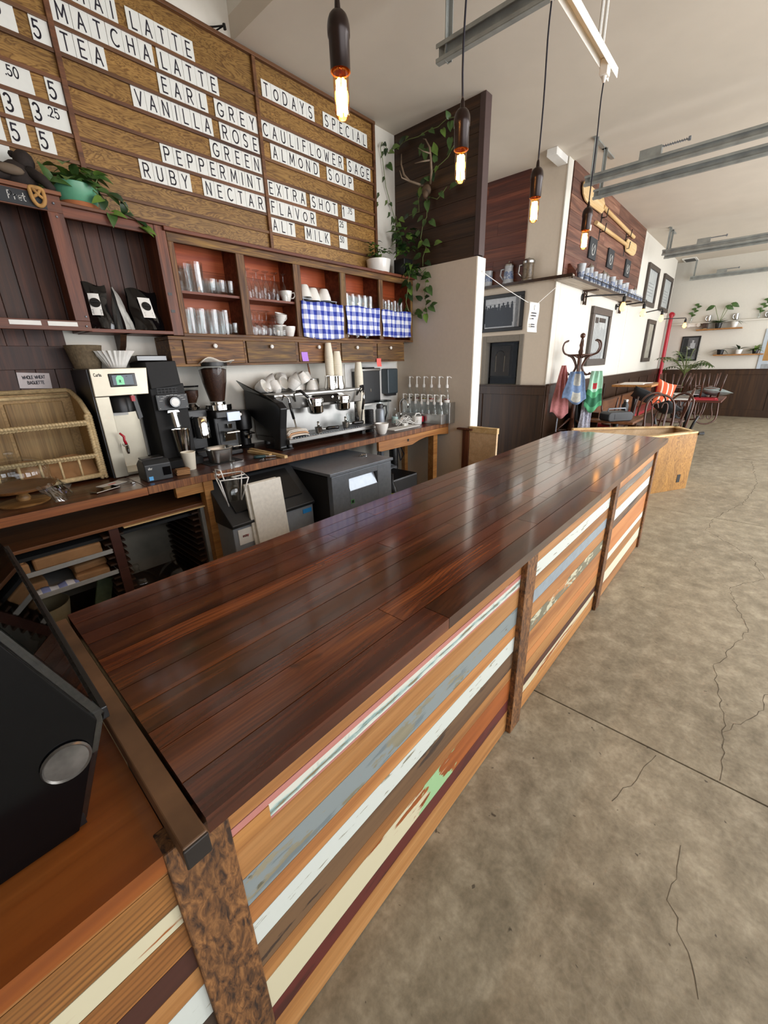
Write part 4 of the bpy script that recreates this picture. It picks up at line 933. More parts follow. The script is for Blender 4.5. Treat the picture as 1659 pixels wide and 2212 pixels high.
# long trailing pothos; stems given as real positions along the back wall and the partition
t = thing('trailing_pothos', 'black potted pothos with vines trained up the partition corner', 'potted plant', (4.06, 3.30, 2.514))
m = MB(); m.prism([(-.075, -.075), (.075, -.075), (.075, .075), (-.075, .075)], 'z', 0, .16); m.build('pot', M['black'], t, bev=.006)
VINES = [([(4.131,3.515,2.873),(4.214,3.515,3.078),(4.141,3.515,3.198),(4.038,3.515,3.395),(3.995,3.515,3.622),(3.964,3.515,3.706),(3.992,3.515,3.768),(4.052,3.515,3.749),(4.085,3.515,3.702)],[((4.103,3.515,3.716),1,-0.3,0.07),((4.082,3.515,3.607),1,-1,0.082),((4.158,3.515,3.76),1,0,0.094),((3.929,3.515,3.302),-1,-0.5,0.076),((3.907,3.515,3.21),-1,-0.4,0.088),((4.06,3.515,3.262),-1,-0.4,0.07),((4.103,3.515,3.155),-1,-0.2,0.082),((4.158,3.515,3.13),-1,-1,0.094),((4.014,3.515,3.683),-1,-0.6,0.076)]),([(4.165,3.397,2.9),(4.165,3.459,3.026),(4.165,3.481,3.144)],[((4.165,3.426,3.113),1,-0.6,0.07),((4.165,3.507,3.036),-1,0,0.082),((4.165,3.398,2.868),1,-1,0.094),((4.165,3.492,2.98),-1,-1,0.076),((4.165,3.318,2.937),1,-0.8,0.088)]),([(4.165,3.476,3.741),(4.165,3.37,3.776),(4.165,3.297,3.777),(4.165,3.17,3.762),(4.165,3.074,3.777),(4.165,2.929,3.767),(4.165,2.828,3.798),(4.165,2.741,3.783),(4.165,2.744,3.693)],[((4.165,2.876,3.734),0.6,-1,0.07),((4.165,2.779,3.637),0,-1,0.082),((4.165,3.072,3.636),0,-1,0.094),((4.165,3.445,3.751),-1,0.3,0.076),((4.165,3.415,3.77),1,0.6,0.088),((4.165,2.79,3.765),0.2,-1,0.07),((4.165,3.114,3.683),-0.5,-1,0.082),((4.165,2.991,3.63),0.7,-0.8,0.094)]),([(4.165,2.739,3.566),(4.165,2.806,3.491),(4.165,2.895,3.458),(4.165,2.988,3.433),(4.165,3.0,3.364),(4.165,3.055,3.359)],[((4.165,2.949,3.495),-0.2,1,0.07),((4.165,2.95,3.566),-0.2,1,0.082),((4.165,3.069,3.372),-1,-0.2,0.094),((4.165,3.125,3.32),-0.4,-1,0.076),((4.165,2.771,3.234),1,0.2,0.088)]),([(4.165,3.039,3.224),(4.165,2.928,3.175),(4.165,2.862,3.211),(4.165,2.811,3.253)],[((4.165,2.889,3.226),0.6,-0.6,0.07)]),([(4.165,3.182,3.315),(4.165,3.168,3.235),(4.165,3.16,3.117),(4.165,3.317,3.11)],[((4.165,3.302,3.117),-1,-0.4,0.07),((4.165,3.197,3.154),-0.6,-1,0.082)]),([(4.165,3.068,3.269),(4.165,3.053,3.17),(4.165,3.058,3.046),(4.165,3.108,2.987),(4.165,3.137,2.862),(4.165,3.062,2.768),(4.165,3.106,2.682),(4.165,3.105,2.598)],[((4.165,3.152,2.936),-0.3,-0.4,0.07),((4.165,2.948,2.783),1,0.1,0.082),((4.165,3.136,2.708),-1,-0.2,0.094),((4.165,3.061,2.634),0.8,-0.4,0.076),((4.165,3.053,3.189),0.2,-1,0.088),((4.165,3.109,3.057),-1,-0.3,0.07),((4.165,3.008,3.007),1,-0.8,0.082),((4.165,3.092,2.834),0.8,-0.5,0.094)]),([(4.165,3.181,2.524),(4.165,3.12,2.537),(4.165,3.06,2.571),(4.165,3.059,2.465),(4.165,3.066,2.412),(4.165,3.08,2.305),(4.165,3.056,2.236),(4.165,3.056,2.192),(4.165,3.117,2.119),(4.165,3.244,2.119),(4.165,3.325,2.184),(4.165,3.357,2.233)],[((4.165,3.157,2.434),-0.4,-1,0.07),((4.165,3.119,2.484),1,0,0.082),((4.165,3.028,2.386),0.6,-0.8,0.094),((4.165,3.118,2.265),-0.5,0.4,0.076),((4.165,3.01,2.188),1,-0.6,0.088),((4.165,2.98,2.196),1,0.3,0.07),((4.165,3.063,2.114),0.3,-1,0.082),((4.165,3.204,2.15),1,-0.1,0.094),((4.165,3.06,2.518),0.8,-0.4,0.076),((4.165,3.212,2.572),0.5,0.4,0.088)]),([(4.071,3.2,2.58),(4.031,3.2,2.469),(4.011,3.2,2.359),(3.98,3.2,2.237),(4.029,3.2,2.152)],[((3.904,3.2,2.264),-0.4,-0.8,0.07),((4.05,3.2,2.396),0.4,-1,0.082),((4.012,3.2,2.445),-0.7,-0.4,0.094),((4.05,3.2,2.32),0.5,-0.7,0.076),((4.032,3.2,2.575),-0.5,-0.8,0.088),((4.11,3.2,2.521),0.8,-0.6,0.07)])]
sm = MB(); m = MB(); o = Vector(t.location)
for pts, leaves in VINES:
    q = [Vector(p)-o for p in pts]
    s2 = []
    for i in range(len(q)-1):
        for k in range(3): s2.append(q[i].lerp(q[i+1], k/3))
    s2.append(q[-1]); sm.tube(s2, .0035, 5)
    onx = pts[0][0] > 4.05
    for k, p in enumerate(s2):
        if k % 3 == 1 and rg.random() < .75:
            a = rg.uniform(-1, 1); L = rg.uniform(.045, .085); m.mi = rg.choice((0, 0, 1, 2))
            m.leaf(p, (-.25 if onx else a, -a if onx else -.3, rg.uniform(-1, .3)), L, L*.75, .25, (-1, -.3, .5) if onx else (0, -1, .4))
    for p, dx, dz, L in leaves:
        p = Vector(p)-o; d = Vector((-.25 if pts[0][0] > 4.05 else dx, -dx if pts[0][0] > 4.05 else -.3, dz)); nn = (-1, -.3, .5) if pts[0][0] > 4.05 else (0, -1, .4)
        m.mi = rg.choice((0, 0, 1, 2)); m.leaf(p, d, L*1.2, L*.78, .25, nn)
pothos(m, (0, 0, 2, 1), (0, -.02, .2), 46, .14, .30, .10, rg); pothos(m, (0, 1, 2), (0, -.12, 0.0), 30, .1, .1, .08, rg, .9)
m.build('foliage', [M['leaf'], M['leaf2'], M['leaf3']], t, smooth=4); sm.build('stem', M['stem'], t)
# antlers
t = thing('deer_antlers', 'deer skull plate with antlers mounted on the dark partition', 'antlers', (4.19, 3.08, 3.29))
m = MB(t.location)
m.tube([(4.17, 3.10, 3.33), (4.12, 3.17, 3.36), (4.08, 3.22, 3.38), (4.05, 3.27, 3.44), (4.08, 3.33, 3.55), (4.12, 3.36, 3.66)], [.012, .012, .011, .010, .008, .004], 8)
m.tube([(4.08, 3.22, 3.38), (4.0, 3.26, 3.40), (3.98, 3.27, 3.46)], [.009, .006, .003], 8)
m.tube([(4.17, 3.02, 3.33), (4.12, 2.97, 3.40), (4.08, 2.95, 3.50), (4.1, 2.98, 3.60), (4.14, 3.06, 3.70), (4.15, 3.10, 3.72)], [.012, .012, .011, .009, .006, .003], 8)
m.tube([(4.09, 2.95, 3.49), (4.03, 3.02, 3.48), (4.0, 3.09, 3.475)], [.009, .006, .003], 8); m.tube([(4.085, 2.955, 3.54), (4.03, 3.01, 3.56), (4.0, 3.05, 3.59)], [.008, .005, .003], 8)
m.build('antler', M['antler'], t, smooth=4)
m = MB(t.location); m.ball((4.16, 3.06, 3.28), .055, 12, (.7, 1, 1)); m.ball((4.13, 3.05, 3.235), .035, 10, (.8, .9, 1.2)); m.build('skull', plain('dark_bone', '6b5540', .7, var=.3), t, smooth=4)

# ------------------------------------------------------------------ glasses in the cabinet
gid = {}
def gl(kind, x, y, z, lab, s=1.0, grp='glasses in the wall cabinet'):
    o = gid.get(kind)
    if o is None:
        m = MB()
        if kind == 'tumbler': m.lathe([(0, .004), (.033, .004), (.034, 0), (.042, .15), (.0405, .15), (.032, .012), (0, .012)], n=18, caps=False)
        elif kind == 'short': m.lathe([(0, .004), (.03, .003), (.04, .02), (.044, .09), (.0425, .09), (.036, .02), (0, .014)], n=18, caps=False)
        elif kind == 'wine': m.lathe([(.038, 0), (.047, .05), (.040, .09), (.008, .115), (.0045, .13), (.0045, .175), (.012, .19), (.036, .197), (.037, .20), (0, .20)], n=18, caps=False)
        elif kind == 'flute': m.lathe([(.026, 0), (.032, .06), (.022, .12), (.005, .145), (.0045, .20), (.03, .212), (.031, .215), (0, .215)], n=18, caps=False)
        elif kind == 'jar': m.lathe([(.03, 0), (.043, .012), (.043, .09), (.032, .105), (.032, .12), (.034, .12), (.034, .125)], n=18, caps=False)
        elif kind == 'mugglass':
            m.lathe([(0, .01), (.036, .0), (.04, .02), (.04, .125), (.038, .125), (.037, .02), (0, .018)], n=18, caps=False); m.tube([(.038, 0, .1), (.065, 0, .095), (.07, 0, .06), (.062, 0, .03), (.038, 0, .025)], .005, 6)
        o = m.build({'tumbler': 'tall_tumbler', 'short': 'short_tumbler', 'wine': 'stemmed_glass', 'flute': 'stemmed_glass', 'jar': 'glass_jar', 'mugglass': 'glass_mug'}[kind], M['glass'], smooth=SM)
        gid[kind] = o; tag(o, lab, 'glass', grp); o.location = (x, y, z); o.scale = (s, s, s); return
    c = dup(o, (x, y, z), random.uniform(0, 6) if kind != 'mugglass' else -2.2, lab, (s, s, s)); c['group'] = grp
ZL, ZU = 1.846, 2.135
CELL = ['first', 'second', 'third', 'fourth', 'fifth']
def put(kind, nm, cell, shelf, z, lst, s=1.0, grp=None):
    for i, (x, y) in enumerate(lst):
        gl(kind, x, y, z, '%s, %s from left on %s of %s cabinet bay' % (nm, ORD[i], shelf, CELL[cell]), s, grp or '%ss in the %s cabinet bay' % (nm, CELL[cell]))
R2 = lambda x0, x1, n, ya=3.34, yb=3.46: [(x0+(x1-x0)*i/max(n-1, 1), ya if i % 2 == 0 else yb) for i in range(n)]
put('jar', 'upturned glass jar', 0, 'upper shelf', ZU, [(1.55, 3.35), (1.585, 3.45)], 1.15)
put('tumbler', 'tall clear tumbler', 0, 'upper shelf', ZU, [(1.63, 3.46), (1.665, 3.36), (1.70, 3.44)], 1.35)
put('short', 'short clear tumbler', 0, 'upper shelf', ZU, [(1.765, 3.35), (1.80, 3.45), (1.845, 3.36), (1.87, 3.46), (1.92, 3.36)], 1.15)
put('tumbler', 'tall tapered tumbler', 0, 'lower shelf', ZL, [(1.555, 3.35), (1.57, 3.45), (1.645, 3.36), (1.675, 3.46), (1.745, 3.36), (1.78, 3.45), (1.83, 3.35), (1.86, 3.45)], 1.2)
put('short', 'low clear glass', 0, 'lower shelf', ZL, [(1.90, 3.34), (1.925, 3.44)], 1.0)
put('flute', 'upside-down stemmed glass', 1, 'upper shelf', ZU, R2(2.085, 2.44, 9), 1.0)
put('wine', 'upside-down wine glass', 1, 'lower shelf', ZL, R2(2.085, 2.26, 6), 1.0)
put('wine', 'small upside-down cordial glass', 1, 'lower shelf', ZL, [(2.32, 3.35), (2.39, 3.36), (2.36, 3.45)], .85)
put('mugglass', 'dimpled glass mug', 3, 'hidden shelf', 2.1005, R2(3.18, 3.57, 10, 3.35, 3.45), 1.32)
put('mugglass', 'clear handled glass mug', 4, 'hidden shelf', 2.1005, R2(3.73, 4.06, 7, 3.36, 3.45), 1.25)
put('jar', 'clear glass jar', 2, 'hidden shelf', 2.1005, [(2.90, 3.46), (2.97, 3.46), (3.03, 3.46)], 1.6)
put('short', 'low glass bottom', 3, 'lower shelf', ZL, R2(3.19, 3.56, 6, 3.36, 3.45), .9)
mugp = None
def mug(x, y, z, lab, rot, s=1, up=True, grp='white china cups', cat='cup'):
    global mugp
    if mugp is None:
        t = thing('china_cup', lab, cat, (x, y, z), rot, grp)
        lathe_part(t, 'bowl', [(0, .0), (.022, .0), (.028, .008), (.042, .05), (.044, .068), (.0415, .068), (.036, .03), (0, .012)], M['china'], caps=False)
        m = MB(); m.tube([(.04, 0, .055), (.06, 0, .056), (.064, 0, .036), (.05, 0, .022), (.034, 0, .022)], .0042, 6); m.build('handle', M['china'], t, smooth=4); mugp = t; t.scale = (s, s, s)
    else: dup(mugp, (x, y, z), rot, lab, (s, s, s))['group'] = grp
def flip(rz=0, tilt=0): return (PI+tilt, 0, rz)
mug(2.655, 3.33, 2.29, 'upturned white cup at the left of the third cabinet bay', flip(1.0), 1.5)
mug(2.77, 3.35, 2.275, 'upturned white cup in the middle of the third cabinet bay', flip(2.4), 1.6)
mug(2.89, 3.33, 2.275, 'upturned white cup at the right of the third cabinet bay', flip(.4), 1.5)
m = MB((2.8, 3.37, 1.9)); 
t = thing('cup_stack_rack', 'wire shelf inside the third cabinet bay hidden by gingham', 'wire shelf', (2.82, 3.38, ZL))
m = MB(); m.box(-.21, .21, -.075, .11, .325, .331)
for x in (-.2, .2):
    for y in (-.07, .1): m.cyl((x, y, .231), (x, y, .325), .005, n=6)
m.build('frame', M['steel_dk'], t)
mug(2.40, 3.40, ZL+.115, 'white cup stacked on another at the right of the second cabinet bay', (0.3, 0, .2), 1.25)
mug(2.455, 3.34, ZL, 'white cup at the lower right corner of the second cabinet bay', (0, 0, 2.5), 1.3)
mug(2.405, 3.42, ZL, 'white cup beneath a tilted one in the second cabinet bay', (0, 0, 1.2), 1.5)
mug(2.47, 3.36, ZU, 'white cup at the upper right corner of the second cabinet bay', (0, 0, -1), 1.3)
for i, (x0, x1, zt, zb, lb) in enumerate(((2.555, 3.075, 2.15, 1.85, 'largest gingham cloth hanging over the white cups'), (3.105, 3.61, 2.15, 1.885, 'gingham cloth hanging over the dimpled glass mugs'), (3.65, 4.14, 2.145, 1.88, 'gingham cloth at the right end of the cabinet'))):
    cx = (x0+x1)/2; ph = i*1.7
    def fn(u, v):
        edge = .022*math.sin(u*PI)*(1-v) * (1 if i == 0 else .4)
        x = x0+(x1-x0)*u + .012*math.sin(v*5+ph)*(u-.5)
        return (x-cx, YC-.012-3.2+3.2 - .010*math.sin(u*17+ph)*(.35+1.0*(1-v)) - .006*math.sin(u*41+v*6) - YC, zb - edge + (zt-zb)*v - .006*math.sin(u*9+ph)*v - (zb+zt)/2)
    m = MB(); m.grid(fn, 60, 14); o = m.build('gingham_cloth', M['gingham'], solid=.002, smooth=4); o.location = (cx, YC-.004, (zb+zt)/2)
    tag(o, 'blue and white ' + lb, 'cloth', 'blue gingham cloths on the cabinet')
M['foil'] = plain('silver_bag', 'bdbcb6', .45, .3, var=.1)
# bags
def cbag(x, rz, tilt, w, h, lab, mt='black_gl', logo=True):
    t = thing('coffee_bag', lab, 'coffee bag', (x, 3.36, 1.858), (tilt, 0, rz), 'coffee bags in the red cubby')
    m = MB()
    def fn(u, v):
        th = .055*(1-v)**.6*math.sin(PI*min(max(u, .02), .98))**.5
        return th
    q = 10
    for sgn in (-1, 1):
        m.grid(lambda u, v: ((u-.5)*w*(1-.05*math.sin(v*3)) + .006*math.sin(v*9), sgn*(.004+fn(u, v)*(.9+.2*math.sin(u*13+v*8))), v*h + (.012*math.sin(u*6) if v > .9 else 0)), q, q)
    m.build('pouch', M[mt], t, smooth=4)
    if logo:
        m = MB(); m.grid(lambda u, v: (-w*.2+u*w*.40, -.062-.0 + .03*v - .004*math.sin(PI*u), .075+v*.135), 6, 6); l = m.build('label', M['paper'], t)
        m = MB(); m.lathe([(0, 0), (.030, 0)], (0, -.0515, .152), 20, Matrix.Rotation(PI/2-.22, 3, 'X'), caps=False)
        m.build('emblem', M['black'], l)
        m = MB()
        for k, wd in enumerate((.02, .04, .044, .03)): m.obox((0, -.0535+.22*(k*.011-.016)+.0, .168-k*.011), (wd, .001, .005), (-.22, 0, 0))
        for k in range(4): m.obox((0, -.063+.22*(.02-k*.008)+.002, .108-k*.008), (.055-.006*(k % 2), .001, .0025), (-.22, 0, 0))
        m.build('print', M['dgrey'], l)
    return t
cbag(.955, -.25, -.10, .15, .275, 'black coffee bag with white label, leaning left in the cubby')
cbag(1.255, .05, -.12, .20, .265, 'glossy black coffee bag with white label, right in the cubby')
t = cbag(1.10, 1.1, -.08, .12, .25, 'silver-edged coffee bag seen side-on between two black bags', 'foil', False)

# ------------------------------------------------------------------ on the back counter
# rattan bread basket
t = thing('bread_basket', 'large open rattan bread display basket on the left counter', 'basket', (.2, 3.35, .912))
m = MB(t.location)
x0, x1, yf, yb = -.55, .725, 3.2, 3.52
m.box(x0, x1, yb-.012, yb, .93, 1.47); m.box(x0, x1, yf, yb, .93, .94); m.prism([(yf+.005, .93), (yb, .93), (yb, 1.45), (yb-.08, 1.45), (yf+.005, 1.34)], 'x', x1-.012, x1-.004)
m.build('woven_panel', M['rattan'], t)
m = MB(t.location)
m.box(.03, .34, yb-.02, yb-.012, .96, 1.42); m.box(.36, .66, yb-.02, yb-.012, .96, 1.42); m.build('back_board', wood('stained_board', '755832', '9a7a4c', 'b3935f', 'z', 1, .6), t, bev=.004)
def braid(m, pts, r):
    P = [Vector(p) for p in pts]; L = []
    for i in range(len(P)-1):
        k = max(2, int((P[i+1]-P[i]).length/.016))
        for j in range(k): L.append((P[i].lerp(P[i+1], j/k), (P[i+1]-P[i]).normalized()))
    for i, (p, d) in enumerate(L):
        a = d.orthogonal().normalized(); b = d.cross(a)
        for sg in (-1, 1):
            off = (a*.0 + b*sg)*r*.5 if abs(d.z) < .7 else Vector((sg, 0, 0))*r*.5
            m.tube([p - d*.010 + off*1.4, p + d*.004 + off*.8, p + d*.014 - off*.3], [r*.45, r*.6, r*.4], 5)
m = MB(t.location)
braid(m, [(x0, yf, 1.105), (x1, yf, 1.125)], .026) if False else None
braid(m, [(-.2, yf, 1.29), (.70, yf-.005, 1.29)], .022); braid(m, [(.28, yf, 1.085), (.71, yf, 1.075)], .02); braid(m, [(.715, yf, .93), (.715, yf, 1.345)], .024); braid(m, [(-.2, yf, 1.085), (.28, yf, 1.085)], .02)
m.build('braided_rail', M['rattan_lt'], t, smooth=4)
m = MB(t.location)
m.tube([(.72, yf, 1.34), (.72, yf+.12, 1.42), (.72, yb-.03, 1.475), (.70, yb, 1.485), (-.5, yb, 1.485)], .016, 8); m.tube([(-.5, yf, .945), (.72, yf, .945)], .016, 8); m.tube([(-.5, yb-.02, 1.45), (.70, yb-.02, 1.45)], .012, 8)
m.tube([(.72, yf, .945), (.72, yb, .945)], .014, 8)
for x in [-.1+.1*i for i in range(9)]: m.tube([(x, yf, .95), (x, yf, 1.08)], .0075, 6)
m.build('frame', M['rattan_lt'], t, smooth=4)
m = MB((.5, 3.3, .94)); m.grid(lambda u, v: (.30+u*.40, 3.225+v*.12, .945+.13*v+.01*math.sin(u*11)), 8, 4); tag(m.build('paper_liner', M['kraft'], solid=.002), 'brown paper lining the bottom of the bread basket', 'paper')
# cake stand
t = thing('cake_stand', 'wooden cake stand on turned foot on the left counter', 'cake stand', (.26, 2.98, .912))
lathe_part(t, 'foot', [(.115, 0), (.118, .008), (.11, .012), (.03, .016), (.034, .03), (.028, .045), (.02, .055), (.03, .065), (.028, .075), (.05, .085)], wood('turned_wood', '6a4522', '92673a', 'ae8350', 'x', 2, .5), n=28)
lathe_part(t, 'plate', [(0, .083), (.16, .085), (.165, .092), (.165, .10), (0, .10)], wood('cake_plate_wood', '4e2f18', '744a28', '8f6237', 'x', 2, .4), n=36)
t = thing('glass_dome', 'clear glass cake dome with knob on the wooden stand', 'glass dome', (.26, 2.98, 1.013))
lathe_part(t, 'dome', [(.152, 0), (.155, .002), (.153, .085), (.14, .115), (.11, .138), (.06, .15), (.02, .153)], M['glass'], n=36, caps=False, sm=4)
lathe_part(t, 'knob', [(.014, .153), (.012, .162), (.024, .175), (.024, .185), (.012, .193), (0, .194)], M['glass'], n=18, sm=4)
m = MB((.32, 2.93, 1.02))
m.grid(lambda u, v: (.26+(.172+.05*v+.012*math.sin(u*31)*v)*math.cos(-1.3+u*2.1), 2.98+(.172+.04*v+.012*math.sin(u*27)*v)*math.sin(-1.3+u*2.1), 1.018-(.03+.08*abs(math.sin(u*7)))*v+.006*math.sin(u*40)), 40, 6)
tag(m.build('plastic_wrap', M['glass'], solid=.001), 'crumpled clear plastic wrap hanging from the cake stand', 'plastic wrap')
t = thing('smartphone', 'smartphone lying on the left counter by the basket', 'phone', (.63, 2.88, .915), .35)
m = MB(); m.box(-.075, .075, -.037, .037, 0, .008); m.build('body', M['steel'], t, bev=.004); m = MB(); m.box(-.071, .071, -.034, .034, .008, .0086); m.build('screen', M['black_gl'], t)
m = MB((.70, 3.0, .915)); m.obox((.70, 3.0, .9145), (.15, .09, .002), (0, 0, .4)); m.mi = 1; m.obox((.70, 3.0, .9157), (.05, .012, .0006), (0, 0, .4)); tag(m.build('paper_card', [M['paper'], M['redn']]), 'small white card with printed mark behind the phone', 'card')
m = MB((.79, 2.9, .92)); m.ball((.79, 2.9, .92), .008, 6); m.ball((.80, 2.905, .918), .007, 6); m.ball((.785, 2.91, .918), .006, 6); tag(m.build('foil_scrap', M['chrome']), 'tiny scrap of foil on the counter beside the phone', 'foil')
# batch brewer
br = thing('coffee_brewer', 'tall stainless batch coffee brewer with small green screen', 'coffee brewer', (.93, 3.3, .912))
m = MB(br.location)
m.box(.765, .845, 3.14, 3.52, .915, 1.445); m.prism([(.762, 1.445), (1.08, 1.445), (1.10, 1.615), (.767, 1.615)], 'y', 3.125, 3.50); m.box(.845, 1.07, 3.38, 3.52, .915, 1.445); m.box(.845, 1.07, 3.16, 3.52, .915, .935)
b = m.build('body', plain('brewer_steel', 'aca594', .38, .75, var=.08, sc=7), br, bev=.004)
m = MB(br.location); m.box(.757, .763, 3.15, 3.52, .915, 1.61); m.build('side_panel', M['black'], br)
m = MB(br.location); m.box(.862, 1.02, 3.118, 3.126, 1.50, 1.582); s = m.build('screen_bezel', M['black_gl'], br, bev=.008)
m = MB(br.location); m.box(.88, 1.0, 3.1165, 3.1185, 1.512, 1.572); m.mi = 1; m.prism([(.90, 1.513), (.90, 1.555), (.912, 1.57), (.932, 1.57), (.944, 1.555), (.944, 1.513)], 'y', 3.1155, 3.1168); m.mi = 2; m.write('R', (.917, 3.115, 1.526), (1, 0, 0), (0, 0, 1), .016, .003, lift=(0, -1, 0)); m.write('-', (.96, 3.1155, 1.55), (1, 0, 0), (0, 0, 1), .03, .003, lift=(0, -1, 0))
m.build('screen', [emit('lcd_grey', '5a666e', .18), emit('lcd_green', '7fd0a0', .2), M['ink']], s)
m = MB(br.location); m.write('Curtis', (.785, 3.1235, 1.568), (1, 0, 0), (0, 0, 1), .018, .0028, .6, lift=(0, -1, 0)); m.build('maker_script', M['ink'], br)
m = MB(br.location); m.lathe([(.08, 0), (.085, .09), (.07, .11)], (.93, 3.24, 1.335), 20); m.prism([(.96, 1.44), (.985, 1.44), (1.0, 1.30), (.975, 1.29)], 'y', 3.09, 3.115); m.build('brew_basket', M['black'], br, smooth=SM)
m = MB(br.location); m.obox((.965, 3.10, 1.425), (.022, .03, .035)); m.build('basket_grip', M['redv'], br)
m = MB(br.location); m.tube([(.86, 3.13, 1.13), (.86, 3.09, 1.13)], .012); m.lathe([(.008, 0), (.012, .03), (.012, .055)], (.86, 3.085, 1.075), 12); m.build('tap', M['chrome'], br, smooth=SM)
m = MB(br.location); m.tube([(.86, 3.085, 1.14), (.853, 3.08, 1.165), (.855, 3.08, 1.19), (.835, 3.08, 1.215)], [.009, .008, .008, .006], 8); m.build('tap_lever', M['red'], br, smooth=4)
m = MB(br.location); m.box(.845, 1.0, 3.37, 3.378, 1.30, 1.34); m.build('instruction_plate', M['paper'], br)
t = thing('filter_stack', 'tall stack of brown coffee filters on the brewer', 'coffee filters', (.82, 3.38, 1.617))
m = MB(t.location); m.lathe([(.075, 1.617), (.105, 1.76), (.1, 1.76), (.07, 1.63)], (.83, 3.38, 0), 40); m.build('stack', plain('brown_filter', '6f6049', .9, var=.2, sc=60), t)
t = thing('filter_cup', 'single white fluted coffee filter on top of the brewer', 'coffee filter', (.975, 3.30, 1.617))
m = MB(); n = 96; q = []
for k, (r, z) in enumerate(((.055, 0), (.07, .03), (.09, .065), (.118, .105))):
    for j in range(n): a = 2*PI*j/n; rr = r*(1+.07*(k/3)*math.cos(a*24)); q.append((rr*math.cos(a), rr*math.sin(a), z))
m.add(q, [(k*n+j, k*n+(j+1) % n, (k+1)*n+(j+1) % n, (k+1)*n+j) for k in range(3) for j in range(n)] + [tuple(range(n))])
m.build('paper', M['paper'], t)
# bulk grinder
g = thing('bulk_grinder', 'tall matte black bulk grinder with round white dial', 'coffee grinder', (1.23, 3.33, .912))
m = MB(g.location); m.box(1.125, 1.365, 3.22, 3.5, .965, 1.50); m.box(1.09, 1.36, 3.10, 3.5, .912, .97); m.prism([(1.125, 1.47), (1.335, 1.49), (1.325, 1.655), (1.12, 1.65)], 'y', 3.19, 3.5); m.build('body', M['blk_mat'], g, bev=.006)
m = MB(g.location); m.box(1.095, 1.30, 3.26, 3.5, 1.655, 1.695); m.build('hopper_lid', M['black_gl'], g, bev=.006)
m = MB(g.location)
for i in range(6): m.box(1.16+i*.025, 1.162+i*.025, 3.186, 3.19, 1.435, 1.475)
for i in range(3): m.box(1.155, 1.30, 3.186, 3.19, 1.435+i*.019, 1.437+i*.019)
m.build('vent_grid', M['dgrey'], g)
m = MB(g.location); m.box(1.14, 1.36, 3.185, 3.2, 1.32, 1.43); f = m.build('dial_plate', M['dgrey'], g, bev=.004)
m = MB(g.location); m.lathe([(.042, 0), (.042, .035), (.036, .042), (0, .042)], (1.25, 3.185, 1.375), 24, Matrix.Rotation(PI/2, 3, 'X')); d = m.build('dial', M['black_gl'], f, smooth=SM)
m = MB(g.location); m.lathe([(.028, 0), (.028, .003), (0, .004)], (1.25, 3.144, 1.375), 24, Matrix.Rotation(PI/2, 3, 'X')); m.build('dial_face', M['white'], d, smooth=SM)
m = MB(g.location)
for i in range(9): a = PI*(.08+.84*i/8); m.obox((1.25+.075*math.cos(a)*1.1, 3.1845, 1.375+.05*math.sin(a)), (.022, .001, .0025))
for x, z in ((1.155, 1.335), (1.345, 1.335), (1.155, 1.418), (1.345, 1.418)): m.ball((x, 3.184, z), .004, 6)
m.build('scale_mark', M['chalkline'], f)
m = MB(g.location); m.prism([(1.185, 1.305), (1.27, 1.305), (1.262, 1.32), (1.19, 1.32)], 'y', 3.15, 3.2); m.tube([(1.228, 3.16, 1.31), (1.235, 3.155, 1.20)], .026, 12); m.build('chute', M['chrome'], g, smooth=SM)
t = thing('steel_cup', 'tall stainless cup under the bulk grinder chute', 'metal cup', (1.25, 3.15, .97))
lathe_part(t, 'body', [(0, .002), (.04, 0), (.062, .21), (.064, .215), (.06, .212), (.038, .01), (0, .01)], M['chrome'], n=28, caps=False)
# receipt printer
t = thing('receipt_printer', 'black receipt printer with blue square sticker', 'printer', (.94, 2.93, .912), -.06)
m = MB(); m.prism([(-.09, 0), (.085, 0), (.085, .10), (.02, .135), (-.06, .135), (-.09, .11)], 'x', -.075, .085); m.build('body', M['dgrey'], t, bev=.006)
m = MB(); m.box(-.06, .07, -.02, .07, .13, .142); m.build('lid', M['black'], t, bev=.004)
m = MB(); m.box(.03, .078, -.094, -.088, .03, .085); m.build('paper_slot', M['black_gl'], t); m = MB(); m.box(-.06, -.035, -.092, -.089, .01, .035); m.build('sticker', plain('blue_square', '5aa7e0', .4, var=0), t)
m = MB(); m.write('star', (-.055, -.0915, .08), (1, 0, 0), (0, 0, 1), .014, .003, lift=(0, -1, 0)); m.build('logo', M['white'], t)
t = thing('paper_cup', 'single cream paper cup on the counter by the printer', 'paper cup', (1.205, 2.985, .912))
lathe_part(t, 'body', [(0, .004), (.034, 0), (.036, .002), (.0485, .122), (.051, .125), (.049, .128), (.046, .122), (.033, .006), (0, .006)], M['cream_paper'], n=26, caps=False)
m = MB((1.10, 2.87, .913))
for i in range(6): m.obox((1.105+random.uniform(-.004, .004), 2.885, .917+i*.006), (.085, .075, .005), (0, 0, -.2+random.uniform(-.06, .06)))
tag(m.build('napkin_stack', M['kraft'], bev=.001), 'short stack of brown napkins beside the receipt printer', 'napkins')
